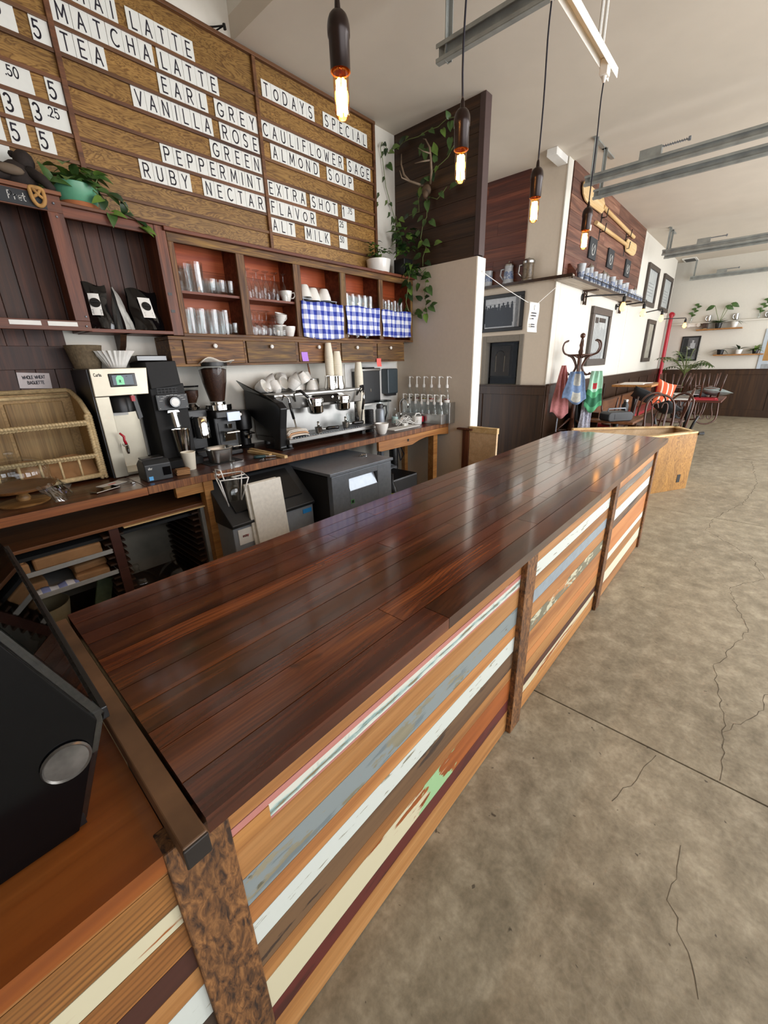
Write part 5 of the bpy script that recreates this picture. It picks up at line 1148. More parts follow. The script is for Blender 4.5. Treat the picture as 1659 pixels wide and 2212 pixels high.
# small grinder
t = thing('small_grinder', 'small black espresso grinder with round hopper between two larger ones', 'coffee grinder', (1.47, 3.38, .912))
m = MB(); m.box(-.07, .08, -.10, .12, 0, .06); m.box(-.06, .07, -.02, .12, .06, .36); m.box(-.075, .09, -.05, .1, .31, .38); m.build('body', M['black'], t, bev=.01)
lathe_part(t, 'doser', [(.06, .16), (.062, .32), (.055, .33), (0, .33)], M['chrome'], (.01, -.08, 0), 24)
lathe_part(t, 'collar', [(.05, .38), (.055, .40), (.03, .425)], M['chrome'], n=20)
lathe_part(t, 'hopper', [(.035, .425), (.06, .48), (.068, .545), (.07, .55)], M['glass'], n=24, caps=False)
lathe_part(t, 'beans', [(0, .43), (.034, .43), (.058, .48), (.064, .525), (0, .53)], M['beans'], n=24)
lathe_part(t, 'hopper_lid', [(.07, .55), (.072, .562), (.0, .566)], M['black_gl'], n=24)
# large hopper grinder
t = thing('hopper_grinder', 'black grinder with tall clear hopper full of coffee beans', 'coffee grinder', (1.66, 3.30, .912))
m = MB(); m.box(-.095, .085, -.12, .18, 0, .04); m.box(-.085, .075, -.03, .17, .04, .36); m.prism([(-.10, .36), (.10, .36), (.085, .42), (-.09, .42)], 'y', -.10, .17) if False else m.box(-.09, .10, -.09, .17, .30, .36); m.build('body', M['black'], t, bev=.01)
lathe_part(t, 'collar', [(.085, .36), (.105, .365), (.105, .405), (.06, .41), (.06, .425)], M['chrome'], (0, .03, 0), 28)
lathe_part(t, 'hopper', [(.058, .425), (.065, .45), (.095, .58), (.112, .70), (.114, .725)], M['glass'], (0, .03, 0), 32, caps=False)
lathe_part(t, 'beans', [(0, .43), (.056, .43), (.063, .455), (.091, .58), (.105, .675), (.06, .69), (0, .68)], M['beans'], (0, .03, 0), 32)
lathe_part(t, 'hopper_rim', [(.114, .70), (.118, .702), (.118, .73), (.112, .73)], M['black'], (0, .03, 0), 32, caps=False)
m = MB(); m.box(.0, .11, -.105, -.09, .275, .345); s = m.build('display', emit('grinder_screen', 'b9c4d6', .5), t, bev=.003)
m = MB(); m.lathe([(.012, 0), (.012, .01), (0, .012)], (.115, -.092, .32), 12, Matrix.Rotation(PI/2, 3, 'X')); m.build('button', M['white'], t)
m = MB(); m.box(-.06, .095, -.035, -.028, .07, .26); m.build('face_plate', M['dgrey'], t)
m = MB(); m.lathe([(.02, 0), (.022, .035)], (.025, -.06, .215), 14); m.build('spout', M['chrome'], t, smooth=SM)
m = MB(); m.box(-.04, .085, -.10, -.03, .06, .07); m.tube([(-.03, -.05, .19), (-.03, -.11, .185), (.075, -.11, .185), (.075, -.05, .19)], .01, 8); m.box(-.03, .07, -.06, -.034, .11, .18); m.build('fork', M['chrome'], t, bev=.003)
m = MB((1.665, 3.33, 1.645)); m.grid(lambda u, v: (1.53+u*.27, 3.22+v*.22, 1.648+.018*math.sin(u*7+v*3)+.014*math.cos(v*9)-.02*(abs(u-.5)*2)**3), 14, 10); tag(m.build('towel', M['towel'], solid=.006, smooth=4), 'folded white towel on top of the bean hopper', 'towel')
t = thing('decaf_grinder', 'low black grinder beside the espresso machine', 'coffee grinder', (1.91, 3.42, .912))
lathe_part(t, 'body', [(.07, 0), (.075, .02), (.05, .03), (.05, .15), (.075, .17), (.078, .28), (.06, .33), (0, .335)], M['black'], n=24)
m = MB(); m.tube([(-.03, -.06, .14), (-.03, -.12, .135), (.03, -.12, .135), (.03, -.06, .14)], .006, 6); m.lathe([(.03, .09), (.034, .12)], (0, -.06, 0), 14); m.build('fork', M['chrome'], t)
t = thing('steel_pan', 'small deep stainless pan on a black mat by the grinders', 'pan', (1.455, 3.02, .916))
m = MB(); P = [(.075, .0), (.08, .004), (.092, .1), (.105, .106), (.1, .112), (.088, .1), (.075, .01)]
n = 32
def sq(r, a): 
    c, s2 = math.cos(a), math.sin(a); k = (abs(c)**4+abs(s2)**4)**-.25; return (r*c*k*.95, r*s2*k*.8)
q = [(*sq(r, 2*PI*j/n), z) for r, z in P for j in range(n)]
m.add(q, [(k*n+j, k*n+(j+1) % n, (k+1)*n+(j+1) % n, (k+1)*n+j) for k in range(len(P)-1) for j in range(n)] + [tuple(range(n)), tuple((len(P)-1)*n+j for j in range(n))]); m.build('body', M['steel'], t, smooth=SM); 
m = MB((1.46, 3.05, .913)); m.box(1.33, 1.60, 2.945, 3.15, .912, .916); tag(m.build('counter_mat', M['blk_mat'], bev=.002), 'black rubber mat under the stainless pan', 'mat')
for i, (a, b, lb) in enumerate((((1.78, 3.16), (1.80, 2.86), 'shorter raw wood stick on the counter before the espresso machine'), ((1.84, 3.23), (1.835, 2.70), 'longer raw wood stick on the counter before the espresso machine'))):
    c = ((a[0]+b[0])/2, (a[1]+b[1])/2, .924); m = MB(c); m.obox(c, (.03, math.dist(a, b), .022), (0, 0, math.atan2(b[1]-a[1], b[0]-a[0])+PI/2)); tag(m.build('wood_stick', M['raw_pine'], bev=.002), lb, 'wood stick', 'raw wood sticks')
t = thing('screwdriver', 'screwdriver with dark green grip beside the wood sticks', 'screwdriver', (1.72, 2.86, .925))
m = MB(); m.tube([(-.05, .04, 0), (-.03, .03, .0), (.03, 0, 0)], [.012, .014, .011], 10); m.build('grip', plain('green_grip', '1d3a3c', .5), t, smooth=4); m = MB(); m.tube([(.03, 0, 0), (.12, -.045, -.005)], .0035, 6); m.build('shaft', M['steel'], t)
for i in range(4): 
    m = MB((1.66+.016*i, 2.80+.012*i, .915)); m.tube([(1.655+.018*i, 2.795+.01*i, .9155), (1.675+.018*i, 2.815+.016*i, .9155)], .003, 6); tag(m.build('screw', M['steel']), 'small loose screw, %s from the left beside the screwdriver' % ORD[i], 'screw', 'loose screws')
# espresso machine
em = thing('espresso_machine', 'two-group stainless espresso machine with black side wings', 'espresso machine', (2.6, 3.2, .912))
wing = [(3.47, 1.41), (3.36, 1.395), (2.98, 1.315), (2.925, 1.27), (2.965, 1.10), (2.99, .935), (2.96, .915), (3.10, .915), (3.075, 1.0), (3.13, 1.06), (3.42, 1.19), (3.47, 1.22)]
m = MB(em.location); m.prism(wing, 'x', 1.985, 2.055); m.build('side_wing', M['black'], em, bev=.012)
m = MB(em.location); m.box(1.985, 2.10, 2.96, 3.22, .913, .925); m.build('base_plate', M['black'], em, bev=.003)
m = MB(em.location); m.add([(1.99, 2.99, 1.315), (1.99, 3.46, 1.405), (1.93, 3.47, 1.49), (1.945, 3.05, 1.37)], [(0, 1, 2, 3)]); m.build('cup_guard', M['glass_dk'], em, solid=.006)
m = MB(em.location); m.prism(wing, 'x', 3.13, 3.19) if False else m.prism([(3.47, 1.2), (3.25, 1.2), (3.18, 1.05), (3.2, .95), (3.47, .95)], 'x', 3.10, 3.15); m.build('side_wing', M['black'], em, bev=.012)
m = MB(em.location); m.box(2.055, 3.10, 3.20, 3.47, 1.0, 1.30); m.prism([(3.20, 1.30), (3.10, 1.345), (3.10, 1.37), (3.47, 1.37), (3.47, 1.30)], 'x', 2.055, 3.10); m.build('body', M['mach'], em, bev=.006)
m = MB(em.location); m.prism([(3.20, 1.235), (3.10, 1.235), (3.085, 1.345), (3.20, 1.345)], 'x', 2.06, 3.10); m.build('front_panel', plain('polished_panel', 'aaa9a6', .25, 1, var=.06), em, bev=.005)
m = MB(em.location); m.prism([(3.07, 1.335), (3.02, 1.27), (3.06, 1.262), (3.12, 1.35)], 'x', 2.46, 2.76); m.build('display_panel', M['black_gl'], em, bev=.004)
m = MB(em.location); m.lathe([(.012, 0), (.012, .006), (0, .008)], (2.66, 3.045, 1.31), 14, Matrix.Rotation(PI/2, 3, 'X')); m.build('button', M['chrome'], em, smooth=SM)
m = MB(em.location); m.prism([(2.97, .955), (2.94, .965), (2.94, 1.0), (3.45, 1.0), (3.45, .955)], 'x', 2.05, 3.14); m.build('drip_tray', M['mach'], em, bev=.005)
m = MB(em.location)
for i in range(34): m.box(2.1+i*.03, 2.116+i*.03, 2.97, 3.19, 1.0, 1.004)
m.build('drip_grate', M['steel_dk'], em)
m = MB(em.location)
for x in (2.12, 3.05):
    for y in (3.05, 3.4): m.cyl((x, y, .912), (x, y, .958), .03, .024)
m.build('foot', M['black'], em)
for x in (2.46, 2.80):
    m = MB(em.location); m.lathe([(.05, 1.175), (.072, 1.19), (.076, 1.245), (.066, 1.25), (.066, 1.275), (.078, 1.28), (.078, 1.31), (.06, 1.32), (0, 1.32)], (x, 3.06, 0), 28); m.build('group_head', M['chrome'], em, smooth=SM)
for x, k, sx in ((2.13, 0, 1), (2.26, 1, 1), (3.03, 1, -1), (3.08, 0, -1)):
    m = MB(em.location)
    if k: m.tube([(x, 3.09, 1.30), (x-.03*sx, 3.06, 1.37), (x, 3.0, 1.39), (x+.04*sx, 2.95, 1.34), (x+.06*sx, 2.93, 1.22)], .008, 8)
    else: m.tube([(x, 3.12, 1.29), (x-.01*sx, 3.06, 1.36), (x+.01*sx, 3.02, 1.34), (x+.07*sx, 3.02, 1.05)], .007, 8)
    w = m.build('steam_wand', M['chrome'], em, smooth=4)
    m = MB(em.location)
    if k: m.tube([(x-.012*sx, 3.045, 1.385), (x+.0, 3.0, 1.392), (x+.042*sx, 2.945, 1.33)], .012, 8)
    else: m.tube([(x+.015*sx, 3.02, 1.30), (x+.045*sx, 3.02, 1.16)], .012, 8)
    m.build('grip', M['black'], w, smooth=4)
def pf(x, y, lab, rz):
    t = thing('portafilter', lab, 'portafilter', (x, y, 1.006), rz, 'portafilters on the drip tray')
    lathe_part(t, 'basket', [(.028, 0), (.034, .012), (.036, .05), (.04, .055), (.033, .05), (0, .03)], M['chrome'], n=22)
    m = MB(); m.tube([(.03, 0, .03), (.075, 0, .034)], .009, 8); m.tube([(-.0, 0, .055), (-.0, 0, .085), (.0, .012, .10)], .012, 8); m.build('neck', M['chrome'], t, smooth=4)
    m = MB(); m.tube([(.075, 0, .034), (.10, 0, .036), (.17, 0, .036), (.20, 0, .036)], [.012, .016, .015, .017], 10); m.build('handle', M['black_gl'], t, smooth=4)
pf(2.42, 2.99, 'portafilter lying nearer the folded towel, handle to the right', -.3); pf(2.80, 3.03, 'portafilter lying by the clear glass mug on the drip tray', -.25)
for i in range(4):
    m = MB((2.17, 3.03, 1.006+.016*i)); z = 1.008+.017*i
    m.grid(lambda u, v: (2.075+u*.21-.008*i, 2.955+v*.17, z+.016*math.sin(PI*min(1, u*1.0))**.3+.006*math.sin(v*9+i)-.012*(u < .02)), 10, 8)
    tag(m.build('bar_towel', M['towel'] if i != 1 else plain('peach_towel', 'dcae86', .9), solid=.009, smooth=4), 'folded bar towel, %s from the bottom of the stack on the drip tray' % ORD[i], 'towel', 'folded towels on the drip tray')
gl('mugglass', 2.93, 3.10, 1.006, 'clear glass cup with handle on the espresso drip tray', .95, 'glass cups on the machine')
# cups on top of the machine
cups = [(2.09, 3.42, 1.385, (1.2, .3, .4)), (2.16, 3.36, 1.375, (1.0, 0, 2.2)), (2.2, 3.44, 1.44, (1.3, .2, 1.0)), (2.24, 3.30, 1.36, (.9, .2, 3.0)), (2.30, 3.40, 1.40, (1.2, 0, .3)), (2.36, 3.28, 1.375, (0.6, 0, 1.2)),
        (2.38, 3.42, 1.45, (1.4, .4, 2.6)), (2.45, 3.33, 1.375, flip(.6)), (2.48, 3.43, 1.44, (1.2, -.3, .9)), (2.54, 3.35, 1.445, (PI-.5, .2, 1.8)), (2.58, 3.42, 1.375, flip(2.0)), (2.63, 3.30, 1.375, flip(1.0)), (2.66, 3.42, 1.45, flip(.2)), (2.70, 3.36, 1.375, flip(2.6))]
for i, (x, y, z, r) in enumerate(cups): mug(x, y, z + (.09 if abs(r[0]) > 2.5 else .02), 'white china cup, %s from the left in the pile on the espresso machine' % ORD[i], r, 1.35, grp='white cups piled on the espresso machine')
def pitcher(x, y, lab, s=1):
    t = thing('milk_pitcher', lab, 'milk pitcher', (x, y, 1.372), .8, 'steel pitchers on the espresso machine'); t.scale = (s, s, s)
    lathe_part(t, 'body', [(0, .002), (.045, 0), (.047, .02), (.036, .075), (.038, .10), (.036, .1), (.034, .075), (.044, .02), (0, .01)], M['chrome'], n=24, caps=False)
    m = MB(); m.tube([(.037, 0, .09), (.065, 0, .09), (.07, 0, .05), (.046, 0, .02)], .005, 6); m.build('handle', M['chrome'], t, smooth=4)
pitcher(2.735, 3.15, 'steel milk pitcher, left of the pair on the espresso machine', 1.25); pitcher(2.845, 3.145, 'steel milk pitcher, right of the pair on the espresso machine', 1.2)
t = thing('tool_tin', 'steel tin of brushes and spoons on the espresso machine', 'tin', (2.72, 3.40, 1.372))
lathe_part(t, 'body', [(.065, 0), (.065, .06), (.068, .065), (.068, .10), (.064, .1), (.06, .07), (0, .07)], M['steel'], n=24)
lathe_part(t, 'band', [(.0655, .0), (.0655, .05)], plain('tin_paper', 'c9b98a', .6), n=24, caps=False)
m = MB(); m.tube([(-.02, 0, .07), (-.06, -.02, .28)], [.006, .009], 6); m.tube([(0, .02, .07), (-.03, .0, .21)], .006, 6); m.build('brush', M['bench'], t)
# paper cup towers
def tower(x, y, h, r, lab, z0=ZK):
    t = thing('paper_cup_stack', lab, 'paper cups', (x, y, z0), group='stacks of paper cups by the machine')
    pr = []; k = int(h/.017)
    for i in range(k): z = i*h/k; pr += [(r, z), (r*.965, z+h/k*.9)]
    m = MB(); m.lathe([(r*.98, 0)] + pr[1:] + [(r*.97, h), (r*.68, h+.105), (0, h+.105)], n=26); m.build('cups', M['cream_paper'], t, smooth=SM)
tower(2.815, 3.235, .32, .042, 'tallest stack of upside-down paper cups on the espresso machine', 1.372); tower(2.915, 3.23, .245, .047, 'middle-height stack of paper cups on the espresso machine', 1.372); tower(3.215, 3.235, .60, .046, 'shortest stack of paper cups beside the wall dispenser')
# wall dispensers
t = thing('towel_dispenser', 'black paper towel dispenser with grey top on the wall', 'dispenser', (3.58, 3.5, 1.15))
m = MB(t.location); m.box(3.40, 3.735, 3.40, YM-.002, 1.16, 1.53); m.build('body', M['dgrey'], t, bev=.012)
m = MB(t.location); m.box(3.395, 3.74, 3.395, YM-.002, 1.515, 1.548); m.build('cover', M['steel'], t, bev=.008); m = MB(t.location); m.box(3.40, 3.735, 3.405, YM-.002, 1.14, 1.16); m.build('lower_trim', M['white'], t)
m = MB(t.location); m.box(3.5, 3.66, 3.42, 3.48, 1.548, 1.56); m.build('latch', M['black'], t); m = MB(t.location); m.box(3.56, 3.572, 3.397, 3.4, 1.29, 1.325); m.build('window_slot', M['chrome'], t)
t = thing('soap_dispenser', 'narrow black soap dispenser on the wall near the corner', 'dispenser', (4.0, 3.5, 1.23))
m = MB(t.location); m.box(3.905, 4.10, 3.43, YM-.002, 1.24, 1.535); m.build('body', plain('slate_plastic', '3f4a50', .4), t, bev=.015); m = MB(t.location); m.box(3.93, 4.07, 3.44, 3.5, 1.215, 1.24); m.build('nozzle', M['dgrey'], t)
m = MB((3.5, YM-.004, 1.2)); m.box(3.30, 4.19, YM-.008, YM-.001, ZK, 1.60); struct(m.build('trim_8', M['white'], bev=.001))
# lids, carafe, mug, blender cup
t = thing('lid_stack', 'tall stack of black cup lids by the espresso machine', 'cup lids', (3.17, 3.06, ZK))
m = MB(); m.lathe([v for i in range(16) for v in ((.046, i*.0145), (.050, i*.0145+.004), (.050, i*.0145+.008), (.045, i*.0145+.013))], n=24); m.build('lids', M['black'], t)
t = thing('lid_stack', 'shorter stack of black lids behind the tall lid stack', 'cup lids', (3.12, 3.26, ZK))
m = MB(); m.lathe([v for i in range(15) for v in ((.05, i*.015), (.056, i*.015+.004), (.056, i*.015+.008), (.048, i*.015+.013))], n=24); m.build('lids', M['black'], t)
t = thing('thermal_carafe', 'brushed steel thermal carafe with black handle', 'carafe', (3.44, 3.15, ZK))
lathe_part(t, 'body', [(.05, 0), (.052, .01), (.052, .19), (.04, .215)], M['steel_dk'], n=24); lathe_part(t, 'lid', [(.04, .21), (.043, .24), (.035, .262), (0, .266)], M['black'], n=20)
m = MB(); m.tube([(.04, -.01, .235), (.085, -.02, .235), (.092, -.02, .16), (.055, -.01, .06)], .010, 8); m.build('handle', M['black'], t, smooth=4)
t = thing('plastic_jug', 'clear plastic blender jug behind the carafe', 'jug', (3.66, 3.30, ZK)); lathe_part(t, 'body', [(.055, 0), (.075, .26), (.072, .26), (.053, .01), (0, .01)], M['glass'], n=20, caps=False)
m = MB(); m.box(-.07, .07, -.07, .07, .262, .28); m.build('lid', M['glass_dk'], t)
mug(3.13, 2.845, ZK, 'white cup at the counter front edge by the black lids', (0, 0, 1.6), 1.6, grp='cups on the counter')
t = thing('dish_soap', 'clear bottle with teal print beside the faucet', 'bottle', (3.66, 3.12, ZK)); lathe_part(t, 'body', [(.035, 0), (.037, .12), (.03, .15), (.014, .17), (.014, .2), (0, .2)], M['glass'], n=16, caps=False); m = MB(); m.lathe([(.0375, .03), (.0375, .1)], n=16, caps=False); m.build('label', plain('teal_label', 'a9c4c0', .5), t)
t = thing('faucet', 'curved chrome faucet near the syrup bottles', 'faucet', (3.98, 3.30, ZK))
m = MB(); q = [(0, 0, 0), (0, 0, .2)] + [(-.045*0, -.06+.06*math.cos(a), .2+.07*math.sin(a)) for a in [PI*i/8 for i in range(9)]] + [(0, -.12, .17)]; m.tube(q, .011, 10); m.lathe([(.03, 0), (.028, .02), (.015, .04)], n=16); m.build('spout', M['chrome'], t, smooth=4)
m = MB((3.6, 3.05, .915)); m.box(3.35, 3.80, 2.86, 3.02, .912, .918); tag(m.build('paper_sheet', M['paper']), 'white sheet of paper under the tangled cords', 'paper')
t = thing('charger_cords', 'tangle of white charging cords on the counter', 'cords', (3.65, 3.0, .918)); m = MB(); rg2 = random.Random(5)
for k in range(7):
    q = []; a0 = rg2.uniform(0, 6); cx, cy = rg2.uniform(-.08, .12), rg2.uniform(-.04, .06); r = rg2.uniform(.06, .13)
    for i in range(14): a = a0+i*.55; q.append((cx+r*math.cos(a)*1.3, cy+r*math.sin(a)*.7, .01+.045*(1+math.sin(i*1.3+k))*.8*rg2.uniform(.6, 1.3)))
    m.tube(q, .0035, 5)
m.build('cord', M['white'], t, smooth=4); m = MB(); m.box(.0, .06, -.03, .0, 0, .03); m.build('plug', M['white'], t, bev=.003)
t = thing('plastic_pot', 'white and red plastic pot beside the cords', 'pot', (3.90, 2.98, ZK)); lathe_part(t, 'body', [(.055, 0), (.06, .09), (.056, .09), (0, .08)], M['white'], n=20); m = MB(); m.box(.03, .075, -.045, .03, .02, .085); m.build('red_panel', M['red'], t, bev=.004); m = MB(); m.tube([(-.05, 0, .09), (-.02, 0, .12), (.04, 0, .12), (.075, 0, .095)], .008, 6); m.build('handle', M['white'], t, smooth=4)
m = MB((4.12, 2.87, .915)); m.tube([(4.02, 2.82, .917), (4.08, 2.85, .92), (4.16, 2.86, .917)], .007, 6); m.ball((4.03, 2.85, .92), .01, 6); tag(m.build('small_fittings', M['steel']), 'small metal fittings on the counter end below the syrup rack', 'fittings')
# syrup rack
t = thing('syrup_rack', 'two-tier stainless rack holding pump bottles against the partition', 'bottle rack', (4.08, 3.0, ZK))
m = MB(t.location); m.box(3.99, 4.095, 2.70, 3.36, .912, .918); m.box(3.985, 3.99, 2.70, 3.36, .912, 1.02); m.box(4.095, 4.10, 2.66, 3.36, .912, 1.15); m.box(4.10, 4.21, 2.66, 3.36, 1.07, 1.076); m.box(3.985, 4.10, 2.695, 2.70, .912, 1.02); m.box(4.095, 4.21, 2.655, 2.66, .912, 1.15); m.box(4.10, 4.104, 2.66, 3.36, 1.07, 1.15); m.build('shelf', M['steel'], t, bev=.002)
sp = {}
def syrup(i, x, y, z, liquid, lab, tall=1):
    t = thing('syrup_bottle', lab, 'syrup bottle', (x, y, z), -1.2, 'pump bottles in the syrup rack')
    lathe_part(t, 'glass', [(.032, 0), (.035, .01), (.035, .13*tall), (.03, .15*tall), (.014, .19*tall), (.014, .215*tall)], M['glass'], n=14, caps=False)
    lathe_part(t, 'syrup', [(0, .004), (.031, .004), (.031, .10*tall), (0, .10*tall)], plain('syrup_%d' % i, liquid, .2, var=0), n=12)
    m = MB(); m.lathe([(.0358, .035), (.0358, .10)], n=14, caps=False); m.build('label', M['paper'], t)
    m = MB(); m.lathe([(.018, .21*tall), (.018, .235*tall), (.009, .245*tall), (.007, .30*tall), (.012, .305*tall), (.012, .322*tall), (0, .325*tall)], n=12); m.tube([(0, 0, .315*tall), (.03, 0, .318*tall), (.05, 0, .305*tall)], .006, 6); m.build('pump', M['white'], t, smooth=SM)
LQ = ['3c6a9a', '27527f', 'b9b4a6', 'c23a44', 'b04a3a', 'c9c0a8', 'd6d2c4']; LQ2 = ['35301e', '6b2a22', '8a7a2a', 'a84a3a', 'c2bca6', '7a3a30']
for i in range(7): syrup(i, 4.04, 3.30-i*.093, .918, LQ[i], 'pump syrup bottle, %s from the back in the lower tier of the rack' % ORD[i])
for i in range(6): syrup(10+i, 4.155, 3.29-i*.11, 1.076, LQ2[i], 'pump syrup bottle, %s from the back in the upper tier of the rack' % ORD[i], 1.12)
# wire basket with clear cup, seen over the bar edge
t = thing('wire_holder', 'white wire cone holder hanging off the back counter edge', 'wire holder', (1.29, 2.62, .87))
m = MB(t.location)
P4 = [(1.185, 2.52, .905), (1.39, 2.52, .885), (1.42, 2.66, .90), (1.22, 2.66, .915)]
m.tube(P4, .0045, 6, True); m.tube([(1.30, 2.52, .897), (1.305, 2.60, .89), (1.405, 2.59, .893)], .0045, 6)
for p, q in ((P4[0], (1.245, 2.58, .70)), (P4[1], (1.35, 2.585, .72)), (P4[2], (1.36, 2.61, .72)), (P4[3], (1.26, 2.61, .70))): m.tube([p, q], .0045, 6)
m.tube([(1.245, 2.58, .70), (1.26, 2.61, .70)], .0045, 6); m.tube([(1.35, 2.585, .72), (1.36, 2.61, .72)], .0045, 6); m.tube([(1.215, 2.52, .9), (1.205, 2.53, .97), (1.19, 2.57, .975), (1.2, 2.6, .91)], .0045, 6); m.tube([(1.25, 2.66, .905), (1.26, 2.755, .918)], .0045, 6)
m.build('wire', M['white'], t, smooth=4)
t = thing('ice_scoop', 'clear plastic ice scoop standing in the wire holder', 'scoop', (1.305, 2.60, .72))
m = MB(); m.lathe([(.035, 0), (.055, .17), (.053, .17), (.033, .005)], n=20, caps=False, sy=.7); m.build('bowl', M['glass'], t, smooth=4); m = MB(); m.tube([(.02, .0, .15), (.025, .0, .26), (.025, 0, .285)], [.012, .016, .02], 10); m.build('handle', M['glass'], t, smooth=4)

# ------------------------------------------------------------------ pendants
pend = None
for i, (x, lb) in enumerate(((.88, 'lamp nearest the camera'), (1.412, 'pendant before the dark partition'), (2.005, 'pendant in front of the beige column'), (2.675, 'pendant at the end of the white beam'))):
    t = thing('pendant_lamp', 'bronze tube %s with glowing tubular bulb' % lb, 'pendant lamp', (x, .9, 2.155), 0, 'pendant lamps over the bar')
    lathe_part(t, 'socket', [(.0215, .093), (.0235, .091), (.0238, .150), (.0258, .153), (.0262, .164), (.0256, .172), (.0240, .180), (.0205, .188), (.015, .194), (.0085, .197), (.0070, .202), (.0060, .214), (.004, .222)], M['bakelite'], n=28, caps=False)
    lathe_part(t, 'bulb', [(0, 0), (.009, .0015), (.0155, .007), (.0187, .018), (.0187, .094), (.013, .112)], M['amber'], n=20, caps=False, sm=4)
    m = MB()
    for k in range(6): a = k*PI/3; m.tube([(.0105*math.cos(a), .0105*math.sin(a), .013), (.009*math.cos(a+.3), .009*math.sin(a+.3), .076)], .0036, 5)
    m.build('filament', M['fil'], t); m = MB(); m.lathe([(.003, .074), (.005, .11)], n=8); m.build('bulb_stem', M['amber'], t)
    tc = {0: 2.90, 1: 2.90, 2: 2.87, 3: 2.87}[i]
    m = MB(); q = [(.0+.012*math.sin(k*.9)*(i > 1), .004*math.sin(k), .218+(tc-2.155-.218)*k/8) for k in range(9)]; q[0] = (0, 0, .218); q[-1] = (0, 0, tc-2.155); m.tube(q, .0030, 6); m.build('cord', M['cordm'], t, smooth=4)
    if i == 3: m = MB(); m.box(-.004, .010, -.0252, -.022, .088, .112); m.build('sticker', M['paper'], t)
    l = bpy.data.lights.new('bulb_light', 'POINT'); l.energy = 2.2; l.color = (1, .62, .28); l.shadow_soft_size = .03
    o = bpy.data.objects.new('bulb_light', l); COL.objects.link(o); o.parent = t; o.location = (0, 0, .06)
t = thing('light_beam', 'white suspended beam carrying the pendant cords', 'light rail', (1.7, .9, 2.9))
m = MB(t.location); m.box(.4, 2.80, .878, .922, 2.949, 2.955); m.box(.4, 2.80, .878, .882, 2.915, 2.949); m.box(.4, 2.80, .918, .922, 2.915, 2.949); m.build('channel', M['white_trim'], t, bev=.002)
for x in (.88, 1.412, 2.005, 2.675):
    m = MB(t.location); m.box(x-.024, x+.024, .882, .918, 2.885, 2.948); b = m.build('junction_box', M['white_trim'], t, bev=.003); m = MB(t.location); m.lathe([(.011, 2.885), (.006, 2.86)], (x, .9, 0), 10); m.build('cord_grip', M['white'], b)
m = MB(t.location); m.tube([(2.60, .92, 2.95), (2.60, .92, ZC)], .007, 6); m.tube([(2.66, .92, 2.95), (2.66, .92, ZC)], .007, 6); m.tube([(.9, .9, 2.95), (.9, .9, 4.75)], .006, 6); m.build('hanger', M['white_trim'], t)
# ------------------------------------------------------------------ garage-door tracks under the ceiling
def track(x, z, lab, bump=True, hang=True, y1=2.04):
    t = thing('door_track', lab, 'door track', (x, -.3, z), 0, 'garage door tracks under the ceiling')
    m = MB(t.location)
    m.box(x-.003, x+.003, YW-.04, y1, z-.045, z+.045)
    for s in (-.045, .045): m.box(x-.035, x+.003, YW-.04, y1, z+s-.004, z+s+.004)
    m.box(x-.037, x-.031, YW-.04, y1, z-.045, z-.025); m.box(x-.037, x-.031, YW-.04, y1, z+.025, z+.045); m.box(x+.003, x+.012, YW-.04, y1-.1, z-.008, z+.008)
    m.build('rail', M['galv'], t)
    if hang:
        for yy in (y1-.06, -1.0):
            m = MB(t.location); m.box(x-.02, x+.02, yy-.003, yy+.003, z-.05, ZC); m.box(x+.014, x+.02, yy-.03, yy+.003, z-.05, ZC)
            for k in range(7): m.box(x-.004, x+.004, yy-.0045, yy-.003, z+.07+k*.05, z+.09+k*.05)
            m.build('hanger', M['galv'], t)
        m = MB(t.location); m.box(x-.03, x+.36, y1-.075, y1-.035, ZC-.012, ZC); m.build('ceiling_strut', M['galv'], t)
    if bump:
        m = MB(t.location); m.box(x-.03, x+.03, 1.30, 1.50, z+.045, z+.13); b = m.build('bumper_bracket', M['galv'], t)
        m = MB(t.location); q = []
        for i in range(90): a = i*2*PI/8; q.append((x+.011*math.cos(a), 1.30-.22*i/89, z+.12+.011*math.sin(a)))
        m.tube(q, .003, 4); m.cyl((x, 1.30, z+.12), (x, 1.07, z+.12), .004, n=6); m.cyl((x, 1.08, z+.12), (x, 1.06, z+.12), .02, n=10); m.build('bumper_spring', M['steel_dk'], b)
track(2.90, 3.47, 'galvanised door track above the bar, nearest the camera', False)
track(5.85, 3.50, 'galvanised door track before the paddles, left of its pair'); track(6.20, 3.45, 'galvanised door track before the paddles, right of its pair', False, True)
track(10.55, 3.48, 'galvanised door track beyond the plank wall, left of its pair'); track(10.80, 3.46, 'galvanised door track beyond the plank wall, right of its pair', False)
track(14.40, 3.46, 'farthest galvanised door track by the end wall')
t = thing('smoke_detector', 'white rectangular box on the ceiling above the beige column', 'smoke detector', (5.9, 2.42, ZC))
m = MB(t.location); m.prism([(5.68, 2.44), (5.78, 2.36), (6.10, 2.36), (6.10, 2.48)], 'z', ZC-.07, ZC) if False else m.box(5.74, 6.10, 2.36, 2.48, ZC-.075, ZC); m.build('housing', M['white'], t, bev=.006)

